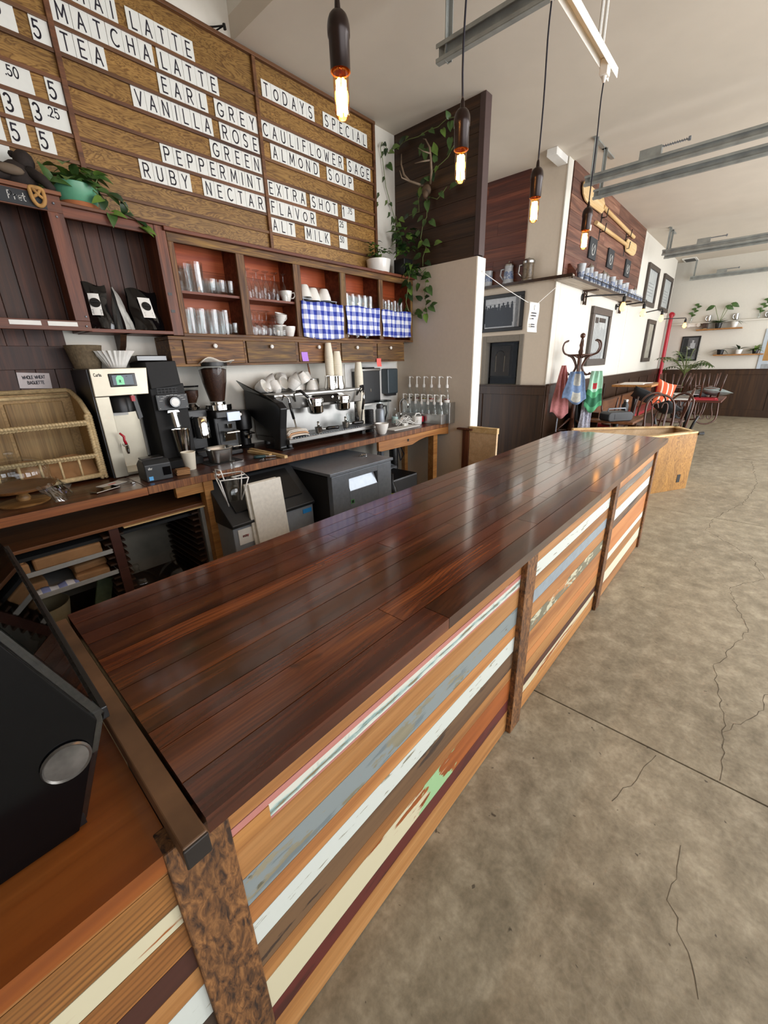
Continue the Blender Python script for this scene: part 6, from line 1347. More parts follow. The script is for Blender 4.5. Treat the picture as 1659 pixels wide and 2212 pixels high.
# ------------------------------------------------------------------ shelf of steins around the block
sh = thing('stein_shelf', 'long dark-edged shelf with wire rail wrapping the white block corner', 'shelf', (8.0, 2.25, 2.52))
m = MB(sh.location); m.box(6.02, 10.45, 2.12, YB-.02, 2.555, 2.575); m.box(5.98, 6.12, 2.12, 4.0, 2.575+.018, 2.61) if False else m.box(6.00, XB-.02, 2.12, 4.0, 2.575, 2.605); m.build('board', wood('pale_shelf', '8f8377', 'b7a999', 'cabdae', 'x', 1, .6), sh)
m = MB(sh.location); m.box(6.0, 10.45, 2.105, 2.12, 2.552, 2.582); m.box(5.985, 6.0, 2.105, 4.0, 2.572, 2.608); m.build('edge', M['wainscot'], sh)
m = MB(sh.location); m.tube([(6.5, 2.13, 2.65), (10.4, 2.13, 2.65)], .006, 6)
for i in range(16): m.tube([(6.5+i*.26, 2.13, 2.58), (6.5+i*.26, 2.13, 2.65)], .005, 5)
m.build('rail', M['black'], sh)
for x in (7.27, 9.3):
    m = MB(sh.location)
    for dx in (-.05, .05): m.box(x+dx-.012, x+dx+.012, YB-.04, YB-.022, 2.36, 2.555)
    m.box(x-.06, x+.06, YB-.04, YB-.022, 2.50, 2.52); m.box(x-.05, x+.05, 2.16, YB-.03, 2.535, 2.555); m.box(x-.06, x-.045, YB-.05, YB-.02, 2.36, 2.40); m.build('bracket', M['plank_dark'], sh)
m = MB(sh.location); m.prism([(2.2, 2.575), (YB-.02, 2.575), (YB-.02, 2.80), (2.31, 2.80), (2.22, 2.70)], 'x', 6.42, 6.44); m.build('bookend', M['plank_red'], sh)
def stein(x, y, z, r, h, kind, lab, rz=0):
    t = thing('beer_stein', lab, 'beer stein', (x, y, z), rz, 'steins on the long shelf')
    pr = {'cyl': [(0, .0), (r, 0), (r*1.05, .012), (r, .025), (r*.98, h*.9), (r*1.03, h), (r*.92, h), (0, h*.97)],
          'taper': [(0, 0), (r*1.1, 0), (r*1.1, .02), (r*.98, .04), (r*.8, h*.85), (r*.85, h), (0, h)],
          'flare': [(0, 0), (r*.7, 0), (r*.72, .03), (r*.85, h*.5), (r*1.2, h), (r*1.1, h), (0, h*.9)]}[kind]
    lathe_part(t, 'body', pr, M['stone'], n=18)
    m = MB(); m.lathe([(r*.995 if kind != 'flare' else r*.87, h*.3), (r*1.0 if kind == 'cyl' else r*.93, h*.7)], n=18, caps=False) if kind != 'taper' else m.lathe([(r*1.0, h*.25), (r*.9, h*.68)], n=18, caps=False); m.build('decoration', M['blue_mark'], t)
    m = MB(); m.tube([(r*.9, 0, h*.85), (r*1.5, 0, h*.82), (r*1.6, 0, h*.5), (r*.95, 0, h*.22)], r*.13, 6); m.build('handle', M['stone'], t, smooth=4)
    if kind == 'taper':
        m = MB(); m.lathe([(r*.88, h), (r*.8, h+.02), (r*.3, h+.04), (0, h+.07)], n=14); m.build('lid', M['steel'], t)
KS = [('flare', .07, .23), ('cyl', .065, .2), ('taper', .075, .23), ('cyl', .068, .2), ('cyl', .07, .2), ('taper', .075, .22), ('taper', .07, .21), ('cyl', .08, .24), ('taper', .065, .2), ('cyl', .08, .24), ('cyl', .075, .2), ('cyl', .085, .24), ('flare', .075, .17), ('cyl', .065, .17), ('taper', .07, .19), ('cyl', .06, .14), ('cyl', .06, .14), ('cyl', .06, .14)]
XS = [6.62, 6.82, 7.0, 7.2, 7.42, 7.64, 7.82, 8.12, 8.3, 8.55, 8.78, 8.97, 9.32, 9.5, 9.67, 9.88, 10.05, 10.22]
for i in range(18): stein(XS[i], 2.22, 2.576, KS[i][1]*.72, KS[i][2], KS[i][0], 'grey and blue stein, %s from the near end of the wire-railed shelf' % ORD[i], 1.2)
stein(6.06, 3.33, 2.606, .06, .20, 'cyl', 'blue-figured stein half hidden behind the white partition end', 2); stein(6.06, 3.015, 2.606, .07, .22, 'taper', 'white stein with blue figure alone on the end-wall shelf', 2); 
t = thing('pewter_stein', 'tall pewter-lidded stein at the corner of the end-wall shelf', 'beer stein', (6.06, 2.73, 2.606), 2.0)
lathe_part(t, 'body', [(.08, 0), (.082, .02), (.072, .03), (.07, .2), (.078, .21)], plain('painted_stein', '7d6d58', .35, var=.3, sc=40), n=20); lathe_part(t, 'lid', [(.08, .21), (.082, .235), (.06, .26), (.02, .27), (0, .285)], M['steel'], n=20); m = MB(); m.tube([(.07, 0, .2), (.12, 0, .2), (.125, 0, .1), (.07, 0, .04)], .009, 6); m.build('handle', M['steel'], t, smooth=4)

# ------------------------------------------------------------------ things on the block walls
def peel(lab, x0, x1, z0, z1, bw, bl, right_blade, grp):
    t = thing('baker_peel', lab, 'paddle', ((x0+x1)/2, 2.31, z0), 0, grp); m = MB(t.location)
    y0, y1 = 2.295, 2.315
    sgn = 1 if not right_blade else -1
    xs, xe = (x0, x1) if not right_blade else (x1, x0)
    zc = z0
    m.tube([(xs+sgn*bl*.95, 2.305, zc), (xe, 2.305, z1)], .028, 10); h = m.build('handle', M['raw_pine'], t, smooth=SM)
    m = MB(t.location)
    pts = [(xs+sgn*bl, zc-.03), (xs+sgn*bl*.9, zc-bw/2*.9), (xs+sgn*.3, zc-bw/2), (xs+sgn*.14, zc-bw*.42), (xs+sgn*.04, zc-bw*.2), (xs, zc+bw*.1), (xs+sgn*.02, zc+bw*.4), (xs+sgn*.08, zc+bw/2), (xs+sgn*bl*.9, zc+bw/2*.9), (xs+sgn*bl, zc+.03)]
    m.prism(pts, 'y', y0, y1); m.build('blade', M['raw_pine'], t, bev=.003)
peel('large wooden baker peel, upper of two on the plank wall', 6.55, 9.4, 3.66, 3.60, .21, .98, False, 'baker peels on the plank wall')
peel('short wooden baker peel, lower of two on the plank wall', 7.25, 9.68, 3.42, 3.42, .21, .75, True, 'baker peels on the plank wall')
for x, lb in ((7.55, 'black double hook holding the peels, nearer one'), (9.0, 'black double hook holding the peels, farther one')):
    t = thing('peel_hook', lb, 'hook', (x, 2.33, 3.4), 0, 'hooks of the baker peels'); m = MB(t.location); m.tube([(x, YB-.025, 3.25), (x, YB-.03, 3.62)], .01, 6)
    for z in (3.36, 3.54): m.tube([(x, YB-.03, z), (x, 2.26, z), (x, 2.25, z+.1)], .008, 6)
    m.build('bar', M['black'], t)
for i, (x, lb) in enumerate(((7.3, 'nearest'), (8.24, 'middle'), (9.35, 'farthest'))):
    t = thing('chalk_plaque', '%s of three dark chalkboard plaques with a curled mark on the plank wall' % lb, 'plaque', (x, 2.32, 3.1), 0, 'chalk plaques'); m = MB(t.location)
    m.box(x-.16, x+.16, 2.31, 2.333, 2.97, 3.24); p = m.build('board', M['chalk'], t, bev=.003)
    m = MB(t.location); m.tube([(x+.065*math.cos(a)*(1+.05*math.sin(3*a)), 2.309, 3.10+.075*math.sin(a)) for a in [2.2+5.0*k/16 for k in range(17)]], .006, 5); m.tube([(x-.03, 2.309, 3.07), (x+.0, 2.309, 3.11), (x+.035, 2.309, 3.14)], .005, 5); m.build('chalk_mark', M['chalkline'], p)
M['frame_dk'] = plain('dark_grey_brown_frame', '4b423b', .5, var=.15)
def picture(lab, cx, cz, w, h, fw_, mat_pic, ax='y', pl=YB, depth=.05, fm='frame_dk', matb=None, extra=None, grp=None):
    """framed picture on a wall; ax y: faces -y on plane pl, ax x: faces -x"""
    if ax == 'y': f = lambda u, d, z: (cx+u, pl-d, cz+z)
    else: f = lambda u, d, z: (pl-d, cx-u, cz+z)
    t = thing('framed_picture', lab, 'picture', f(0, 0, -h/2), 0, grp)
    def bx(m, u0, u1, d0, d1, z0, z1):
        a, b = f(u0, d0, z0), f(u1, d1, z1); m.box(min(a[0], b[0]), max(a[0], b[0]), min(a[1], b[1]), max(a[1], b[1]), min(a[2], b[2]), max(a[2], b[2]))
    m = MB(t.location)
    bx(m, -w/2, w/2, 0.002, depth, h/2-fw_, h/2); bx(m, -w/2, w/2, 0.002, depth, -h/2, -h/2+fw_); bx(m, -w/2, -w/2+fw_, 0.002, depth, -h/2+fw_, h/2-fw_); bx(m, w/2-fw_, w/2, 0.002, depth, -h/2+fw_, h/2-fw_); m.build('frame', M[fm], t, bev=.006)
    m = MB(t.location); bx(m, -w/2+fw_, w/2-fw_, .002, depth*.35, -h/2+fw_, h/2-fw_); p = m.build('print', mat_pic, t)
    if extra: m = MB(t.location); extra(m, lambda *a: bx(m, *a), depth*.35); m.build('image', [plain('photo_dark', '1b1a19', .4, var=.2), plain('photo_grey', '8a8884', .4, var=.2), plain('photo_pale', 'c9c6bf', .4, var=.1)], p)
    m = MB(t.location); bx(m, -w/2+fw_, w/2-fw_, depth*.6, depth*.65, -h/2+fw_, h/2-fw_); m.build('glazing', M['pane'], t)
    return t
pale = plain('pale_print', 'c9c7bb', .5, var=.12, sc=6); beige = plain('beige_print', 'bdb29a', .5, var=.2, sc=7)
def reeds(m, b, d):
    m.mi = 1
    for i in range(16): u = -.35+i*.045; b(u, u+.012, d, d+.001, -.25+random.uniform(-.1, .05), .15+random.uniform(-.05, .15))
    m.mi = 0; b(-.3, -.12, d, d+.0015, .22, .31); b(-.08, .30, d, d+.0015, .24, .31); m.mi = 1
    for i in range(10): u = -.3+i*.06; b(u, u+.03, d, d+.0012, -.36, -.24)
picture('dark framed tall print of pale reeds behind the coat rack', 8.27, 1.92, 1.08, .92, .11, pale, extra=reeds)
def lines(m, b, d):
    m.mi = 1
    for i in range(5): b(-.25, .25, d, d+.001, .05-i*.06, .06-i*.06)
picture('large upper framed document, nearer of two on the white wall', 11.6, 3.04, 1.08, .80, .09, pale, extra=lines)
picture('large upper framed document, farther of two on the white wall', 13.35, 3.04, 1.1, .80, .09, pale, extra=lines)
picture('narrow dark framed tan print low on the white wall', 12.34, 1.93, .82, .94, .09, beige)
def crowd(m, b, d):
    m.mi = 2; b(-.29, .23, d, d+.0006, -.21, .21); m.mi = 0
    for i in range(13):
        u = -.26+i*.034; h = .015+.03*math.sin(i*1.7)**2; w = .022+.01*(i % 3)
        z0 = -.13-.05*(i % 2); k = 5
        for j in range(k): q = j/k; ww = w*(1.25-.55*q); b(u-ww, u+ww, d, d+.0012+.0004*j+.00013*i, z0+(.19+h)*q, z0+(.19+h)*(q+1/k)+.002)
        zt = z0+.19+h; b(u-.010, u+.010, d, d+.0013, zt, zt+.012); b(u-.013, u+.013, d, d+.0014, zt+.010, zt+.030); b(u-.009, u+.009, d, d+.0014, zt+.028, zt+.038)
    m.mi = 1; b(.20, .245, d, d+.001, -.2, .21); b(-.29, .2, d, d+.0009, .12, .125)
picture('black framed photograph of a line of dark-coated people on the end wall', 3.10, 2.245, .66, .50, .05, plain('snow_print', 'bdbab2', .4, var=.08), 'x', XB, .035, 'black', extra=crowd)
def portrait(m, b, d):
    m.mi = 0; b(-.17, -.06, d, d+.0006, -.26, .27); m.mi = 2; b(.0, .11, d, d+.001, .0, .14); b(.03, .07, d, d+.001, .14, .21); m.mi = 0; b(-.03, .07, d, d+.001, -.2, .0); m.mi = 1; b(-.17, .16, d, d+.0006, -.27, -.2); m.mi = 2; b(-.06, .02, d, d+.0012, -.02, .05)
picture('black framed portrait photograph of a seated person on the far wall', 1.75, 1.75, .42, .63, .035, plain('sepia_print', '6f6c68', .4, var=.2), 'x', XF, .03, 'black', extra=portrait)
def poster(m, b, d):
    m.mi = 1; b(-.4, .4, d, d+.001, -.1, .25)
t = thing('wall_poster', 'large unframed pale poster at the right edge of the far wall', 'poster', (XF-.02, -.12, 1.06)); m = MB(t.location); m.box(XF-.02, XF-.004, -.6, .25, 1.06, 2.15); p = m.build('sheet', plain('pale_blue_poster', 'b9c3cc', .6, var=.1, sc=5), t)
m = MB(t.location); m.box(XF-.022, XF-.02, -.5, .17, 1.4, 2.0); p2 = m.build('image', plain('sand_field', 'b98a4a', .6, var=.2, sc=5), p); m = MB(t.location); m.box(XF-.023, XF-.021, -.5, .17, 1.1, 1.32); m.build('caption_panel', plain('grey_field', '9fa3a6', .6, var=.2, sc=9), p)
# string with hanging note
t = thing('hanging_note', 'long white paper note hanging from a string across the opening', 'paper note', (5.55, 2.36, 1.95))
A, B_, C1, C2 = Vector((4.32, 2.45, 2.47)), Vector((6.12, 2.35, 2.49)), Vector((5.33, 2.38, 2.255)), Vector((5.62, 2.37, 2.26))
m = MB(t.location); m.tube([A, A.lerp(C1, .5)-Vector((0, 0, .01)), C1, C2, B_], .0035, 5); m.ball(A, .012, 6); m.ball(B_, .012, 6); m.build('string', M['white'], t)
m = MB(t.location); m.grid(lambda u, v: (5.36+u*.25+.012*math.sin(v*6), 2.365-.05*u*.4+.012*math.sin(v*6), 1.92+v*.34), 5, 14); s = m.build('sheet', M['paper'], t, solid=.002, smooth=4)
m = MB(t.location)
for z, w in ((2.13, .13), (2.10, .12), (2.065, .06), (2.0, .10), (1.975, .11)): m.box(5.40, 5.40+w, 2.335, 2.337, z, z+.014)
m.box(5.455, 5.462, 2.335, 2.337, 2.17, 2.23); m.build('print', M['ink'], s)
# wall lamps on bent arms
for i, (xb, xt, lb) in enumerate(((7.22, 7.76, 'first'), (9.13, 9.14, 'second'), (11.15, 10.85, 'third'), (13.35, 14.0, 'fourth'))):
    x = xb; yt = 1.90; xt = [7.75, 9.15, 10.85, 14.05][i]
    t = thing('wall_lamp', 'glowing bare bulb on a bent black arm, %s along the white wall' % lb, 'wall lamp', (xb, YB, 2.46), 0, 'bent-arm wall lamps')
    m = MB(t.location); m.lathe([(.05, 0), (.05, .015), (.015, .02)], (xb, YB, 2.46), 14, Matrix.Rotation(PI/2, 3, 'X')); m.build('base', M['black'], t)
    m = MB(t.location); m.tube([(xb, YB, 2.46), (xb+(xt-xb)*.2, 2.25, 2.48), (xt, yt+.03, 2.50), (xt, yt, 2.495), (xt, yt, 2.46)], .011, 6); m.build('arm', M['black'], t, smooth=4)
    m = MB(t.location); m.lathe([(.018, 2.47), (.026, 2.455), (.026, 2.39), (.02, 2.385)], (xt, yt, 0), 12); m.build('socket', M['black'], t, smooth=SM)
    m = MB(t.location); m.lathe([(0, 2.255), (.02, 2.26), (.045, 2.295), (.045, 2.32), (.022, 2.385)], (xt, yt, 0), 14); m.build('bulb', M['fil2'], t, smooth=4)
# sprinkler riser
t = thing('red_pipe', 'bright red standpipe in the far corner', 'pipe', (14.2, 2.26, 0)); m = MB(); m.cyl((0, 0, 0), (0, 0, 2.62), .045); m.cyl((.10, .03, 0), (.10, .03, 2.62), .03); m.build('riser', M['red'], t, smooth=SM); m = MB(); m.cyl((-.02, 0, 2.62), (.14, 0, 2.62), .06); m.build('cap', M['red'], t, smooth=SM)
# ceiling vent in the far corner
t = thing('ceiling_vent', 'dark square air vent high in the far corner', 'vent', (XF-.45, 2.3, ZC)); m = MB(t.location); m.box(XF-.55, XF-.05, 1.95, 2.25, ZC-.02, ZC); m.build('frame', M['white'], t); m = MB(t.location); m.box(XF-.5, XF-.1, 1.99, 2.21, ZC-.024, ZC-.018); m.build('grille', M['dgrey'], t)
# far wall shelves, plants, emergency light
def fshelf(lab, y0, y1, z):
    t = thing('wall_shelf', lab, 'shelf', (XF, (y0+y1)/2, z), 0, 'wooden plant shelves on the far wall'); m = MB(t.location); m.box(XF-.24, XF-.002, y0, y1, z-.03, z); m.build('board', M['oak'], t, bev=.003)
fshelf('upper wooden plant shelf on the far wall', .72, 1.67, 2.215); fshelf('lower wooden plant shelf on the far wall', .18, 1.18, 1.575)
t = thing('emergency_light', 'white twin-head emergency light on the far wall', 'emergency light', (XF-.05, 1.78, 2.30)); m = MB(t.location); m.box(XF-.08, XF-.002, 1.66, 1.86, 2.29, 2.37); m.build('housing', M['white'], t, bev=.02); m = MB(t.location)
for y in (1.65, 1.87): m.lathe([(.035, 0), (.045, .06), (0, .065)], (XF-.05, y, 2.33), 12, Matrix.Rotation(-PI/2, 3, 'Y'))
m.build('lamp_head', M['white'], t, smooth=SM)
def fplant(y, z, pot, pr, ph, kind, lab, x=XF-.13):
    t = thing('potted_plant', lab, 'potted plant', (x, y, z)); lathe_part(t, 'pot', [(pr*.75, 0), (pr, ph), (pr*.92, ph), (0, ph*.9)], M[pot], n=16)
    m = MB(); s = MB(); r = random.Random(int(y*100)+int(z*10))
    if kind == 'tall':
        for dx, dy, h in ((-.05, .16, .42), (.0, -.16, .45), (0, -.06, .40)): s.tube([(0, 0, ph), (dx, dy*.5, ph+h*.5), (dx, dy, ph+h)], .006, 5); m.leaf((dx, dy, ph+h), (-.2, 1 if dy > 0 else -1, -.5), .20, .11, .3, (-1, 0, .3), False)
        for i in range(14): a = r.uniform(0, 6.28); m.leaf((0, 0, ph), (min(math.cos(a), .2), math.sin(a), r.uniform(.2, .9)), r.uniform(.16, .24), .08, .4, (0, 0, 1), False)
    elif kind == 'spiky':
        for i in range(12): a = r.uniform(0, 6.28); m.leaf((0, 0, ph), (min(math.cos(a), .2)*.7, math.sin(a), r.uniform(.2, 1)), r.uniform(.16, .26), .05, .4, (0, 0, 1), False)
    elif kind == 'sparse':
        for i in range(6): a = r.uniform(0, 6.28); m.leaf((0, 0, ph), (min(math.cos(a), .2)*.7, 1 if i % 2 else -.6, r.uniform(.1, .5)), r.uniform(.2, .28), .03, .7, (0, 0, 1), False)
    elif kind == 'cutting':
        s.tube([(0, 0, ph*.4), (-.02, -.05, ph+.14), (0, -.12, ph+.30)], .006, 5)
        for i in range(6): k = i/5; m.leaf((-.01, -.12*k, ph+.05+.25*k), (-.3, 1 if i % 2 else -1, .2), .10, .07, .3, (-1, 0, .3))
    else:
        for i in range(26): a = r.uniform(0, 6.28); m.leaf((0, 0, ph), (min(math.cos(a), .2), math.sin(a), r.uniform(0, 1)), r.uniform(.10, .18), .07, .6, (0, 0, 1))
    m.build('foliage', M['leaf2' if kind == 'lime' else 'leaf3' if kind in ('spiky', 'sparse') else 'leaf'], t, smooth=4)
    if s.v: s.build('stem', M['stem'], t)
fplant(1.22, 2.216, 'black', .075, .13, 'tall', 'tall leafy plant in black pot on the upper far shelf'); fplant(.90, 2.216, 'white', .075, .14, 'sparse', 'white potted plant with thin leaves on the upper far shelf')
fplant(1.05, 1.576, 'black', .08, .12, 'sparse', 'droopy plant in black pot at the left of the lower far shelf'); fplant(.68, 1.576, 'white', .08, .11, 'spiky', 'spiky plant in white pot in the middle of the lower far shelf'); fplant(.35, 1.576, 'black', .07, .10, 'lime', 'lime green plant in black pot at the right of the lower far shelf')
fplant(1.86, 2.406, 'glass', .05, .12, 'cutting', 'rooted cutting in a glass jar on the far ledge', XF-.05); fplant(.47, 2.406, 'glass', .035, .10, 'cutting', 'sprig in small glass on the far ledge toward the right', XF-.05)
for y, lb in ((1.46, 'silver tankard on the far ledge, left of the tall plant'), (.90, 'silver tankard on the far ledge, right of the tall plant'), (.28, 'silver tankard on the far ledge at the right end')):
    t = thing('tankard', lb, 'tankard', (XF-.05, y, 2.406), 2.2, 'tankards on the far ledge'); lathe_part(t, 'body', [(.045, 0), (.05, .01), (.043, .12), (.046, .14), (.04, .14), (0, .03)], M['steel'], n=18); m = MB(); m.tube([(.044, 0, .12), (.08, 0, .11), (.08, 0, .05), (.047, 0, .02)], .008, 6); m.build('handle', M['steel'], t)
t = thing('patterned_vase', 'brown patterned square vase on the upper far shelf', 'vase', (XF-.13, 1.50, 2.216)); m = MB(); m.prism([(-.06, -.06), (.06, -.06), (.06, .06), (-.06, .06)], 'z', .02, .15); m.build('body', plain('brown_pattern', '5a4034', .5, var=.5, sc=45), t, bev=.012); m = MB(); m.lathe([(.05, 0), (.05, .02)], n=12); m.build('foot', M['raw_pine'], t)

# ------------------------------------------------------------------ coat rack with towels
cr = thing('coat_rack', 'dark bentwood coat rack hung with cloths in front of the white corner', 'coat rack', (6.45, 2.03, 0))
m = MB(); m.lathe([(.028, .1), (.03, .9), (.024, 1.0), (.03, 1.55), (.022, 1.62), (.034, 1.68), (.02, 1.72), (.030, 1.76), (.018, 1.82), (.015, 1.85)], n=14); m.ball((0, 0, 1.885), .036, 12); m.build('pole', M['bentwood'], cr, smooth=4)
m = MB()
for k in range(6):
    a = k*PI/3+.35; c, s = math.cos(a), math.sin(a)
    m.tube(curved([(c*r, s*r, z) for r, z in ((.03, 1.60), (.10, 1.63), (.17, 1.635), (.24, 1.66), (.275, 1.73), (.255, 1.80), (.20, 1.825))]), .011, 7)
for k in range(6):
    a = k*PI/3+.1; c, s = math.cos(a), math.sin(a)
    m.tube(curved([(c*r, s*r, z) for r, z in ((.17, 1.63), (.11, 1.60), (.06, 1.52), (.05, 1.46), (.09, 1.39), (.15, 1.37), (.20, 1.40))]), .010, 7)
m.build('hook', M['bentwood'], cr, smooth=4)
m = MB(); m.tube([(.17*math.cos(2*PI*i/24), .17*math.sin(2*PI*i/24), 1.635) for i in range(24)], .010, 7, True); m.tube([(.22*math.cos(2*PI*i/24), .22*math.sin(2*PI*i/24), .55) for i in range(24)], .011, 7, True); m.build('ring', M['bentwood'], cr, smooth=4)
m = MB()
for k in range(4): a = k*PI/2+.5; c, s = math.cos(a), math.sin(a); m.tube([(c*.03, s*.03, .75), (c*.20, s*.20, .58), (c*.24, s*.24, .3), (c*.32, s*.32, .02)], .015, 8)
m.build('leg', M['bentwood'], cr, smooth=4)
def cloth(lab, x, y, z0, z1, wt, wb, mt, rz, extra=None, tw=1.0):
    t = thing('hanging_cloth', lab, 'towel', (x, y, z0), rz, 'cloths on the coat rack')
    def fn(u, v, o=0): w = wb+(wt-wb)*v**1.5; return ((u-.5)*w, -.02+.022*math.sin(u*15+tw)*(.4+.6*v)+.01*math.sin(v*8+u*5)-o, v*(z1-z0) + (.05*math.sin(u*6+tw)*(1-v)))
    m = MB(); m.grid(fn, 18, 14)
    mats = mt if isinstance(mt, list) else [mt]
    if len(mats) > 1:
        n = len(m.f)
        for i in range(n):
            r = i // 18; c = i % 18
            m.m[i] = extra(c/18, r/14)
    m.build('fabric', mats, t, solid=.004, smooth=4); return t
pinkc = plain('pink_cloth', 'c98484', .9, var=.1); bluec = plain('blue_cloth', '6f86a8', .9, var=.15); gry = plain('grey_patch', 'b9b9b0', .9, var=.15); mint = plain('mint_cloth', 'a9d4bd', .9, var=.05); grn = plain('mid_green_cloth', '4f9d70', .9, var=.08); dgrn = plain('deep_green_cloth', '2b6b4c', .9, var=.08)
cloth('pink apron with long ties hanging at the left of the coat rack', 6.33, 2.20, .80, 1.50, .05, .26, pinkc, -.9)
cloth('blue patchwork towel with pale squares in the middle of the coat rack', 6.22, 1.98, 1.02, 1.42, .16, .34, [bluec, gry], -.8, lambda u, v: 1 if (.35 < u < .75 and (.55 < v < .9 or .05 < v < .35)) else 0)
cloth('green banded towel with red tulip at the right of the coat rack', 6.42, 1.78, .90, 1.42, .13, .24, [mint, grn, dgrn, plain('tulip_red', 'c23a44', .9, var=0)], -.8, lambda u, v: 3 if (.35 < u < .6 and .55 < v < .68) else 0 if v > .45 else 1 if v > .3 else 2 if v > .14 else 1, 2.0)
cloth('patterned white cloth hanging low on the coat rack', 6.46, 1.86, .50, 1.0, .12, .18, plain('lilac_print_cloth', 'c3c4d3', .9, var=.3, sc=40), -.8)
cloth('dark apron hanging behind the towels on the coat rack', 6.52, 1.98, .50, 1.15, .15, .2, M['blk_mat'], -.8)
t = thing('apron_tie', 'pale blue and white apron tie dangling below the pink apron', 'tie', (6.33, 2.2, .5)); m = MB(); m.tube([(0, 0, .35), (.01, .01, .2), (-.02, .0, .02)], .008, 5); m.build('ribbon', plain('pale_tie', 'aab3c0', .9), t)

# ------------------------------------------------------------------ plywood box and gate
bx = thing('plywood_box', 'large open plywood box standing beyond the end of the bar', 'box', (5.4, 1.2, 0))
def wallseg(m, a, b, z0, z1, th):
    a, b = Vector(a), Vector(b); d = (b-a).normalized(); n = Vector((-d.y, d.x))*th
    m.prism([tuple(a), tuple(b), tuple(b+n), tuple(a+n)], 'z', z0, z1)
E0, E1, E2, E3 = (5.05, 1.13), (6.24, .475), (6.62, .75), (5.75, 1.8)
m = MB(bx.location); wallseg(m, E0, E1, .001, .70, .02); m.build('front_panel', M['ply'], bx)
m = MB(bx.location); wallseg(m, E1, E2, .001, .70, .02); wallseg(m, E2, E3, .001, .70, .02); wallseg(m, E3, (5.05, 1.5), .001, .70, .02); m.build('side_panel', M['raw_ply'], bx)
m = MB(bx.location); wallseg(m, E0, E1, .70, .72, .06); wallseg(m, E1, E2, .70, .72, .06); wallseg(m, E2, E3, .70, .72, .06); m.build('top_frame', M['raw_pine'], bx, bev=.002)
m = MB(bx.location); m.prism([E0, (5.62, .83), (6.05, 1.35), E3, (5.1, 1.5)], 'z', .66, .68); m.build('inner_sheet', M['raw_ply'], bx)
m = MB(bx.location); m.tube([(6.24, .48, .69), (6.31, .44, .69)], [.018, .026], 10); m.build('peg', M['black_gl'], bx)
a, b = Vector(E0), Vector(E1); d = (b-a).normalized(); p = b - d*.20; n = Vector((d.y, -d.x))
m = MB(bx.location); m.prism([tuple(p+n*.001), tuple(p+d*.055+n*.001), tuple(p+d*.055+n*.0035), tuple(p+n*.0035)], 'z', .10, .20); m.build('socket_hole', M['black'], bx)
gt = thing('swing_gate', 'pale plywood half gate beside the white partition end', 'gate', (4.24, 2.3, 0))
m = MB(gt.location); m.box(4.20, 4.235, 2.10, 2.44, .05, .82); m.build('panel', M['raw_ply'], gt); m = MB(gt.location); m.box(4.195, 4.245, 2.095, 2.45, .82, .885); m.build('top_rail', M['raw_pine'], gt, bev=.003)
m = MB(gt.location); m.box(4.19, 4.24, 2.445, 2.53, .02, .84); m.build('side_post', M['redwood'], gt, bev=.003); m = MB(gt.location); m.box(4.17, 4.42, 2.40, 2.60, .842, .862); m.build('cap', M['redwood'], gt, bev=.003)

# ------------------------------------------------------------------ benches, tables and chairs
t = thing('wooden_bench', 'long brown wooden bench with panelled back along the white wall', 'bench', (9.5, 2.1, 0))
m = MB(t.location); m.box(6.95, 12.4, 2.10, 2.20, .38, .85); m.build('back', M['bench'], t, bev=.004); m = MB(t.location); m.box(6.95, 12.4, 1.80, 2.10, .40, .44); m.build('seat', M['bench'], t, bev=.004); m = MB(t.location); m.box(6.95, 12.4, 1.84, 1.87, .02, .40); m.box(6.92, 6.95, 1.80, 2.2, 0.0, .80); m.build('base_panel', M['wainscot'], t)
t = thing('seat_cushion', 'long red vinyl seat cushion on the wooden bench', 'cushion', (9.9, 1.9, .44)); m = MB(t.location); m.box(7.9, 12.3, 1.80, 2.09, .441, .50); m.build('pad', M['redv'], t, bev=.02)
def table(lab, x0, x1, y0, y1, z, mt, base=True, grp=None):
    cx, cy = (x0+x1)/2, (y0+y1)/2; t = thing('cafe_table', lab, 'table', (cx, cy, 0), 0, grp)
    m = MB(t.location); m.box(x0, x1, y0, y1, z-.035, z); m.build('tabletop', M[mt], t, bev=.004)
    m = MB(t.location); m.cyl((cx, cy, .02), (cx, cy, z-.035), .04); m.build('column', M['black'], t, smooth=SM)
    m = MB(t.location)
    for k in range(4): a = k*PI/2+PI/4; fr = .2 if z > 1 else .3; m.tube([(cx, cy, .10), (cx+fr*.5*math.cos(a), cy+fr*.5*math.sin(a), .07), (cx+fr*math.cos(a), cy+fr*math.sin(a), .02)], .022, 6)
    m.box(cx-.25, cx+.25, cy-.25, cy+.25, z-.05, z-.035); m.build('base', M['black'], t); return t
table('low dark table with a black radio on it by the bench', 6.66, 7.45, 1.27, 1.88, .72, 'bench')
table('red-brown table stacked with papers and upturned chairs', 10.15, 11.4, .54, 1.62, .755, 'plank_red')
table('bar-height table with pale wood top behind the plywood box', 8.15, 9.1, 1.38, 1.98, 1.14, 'oak')
chair0 = None
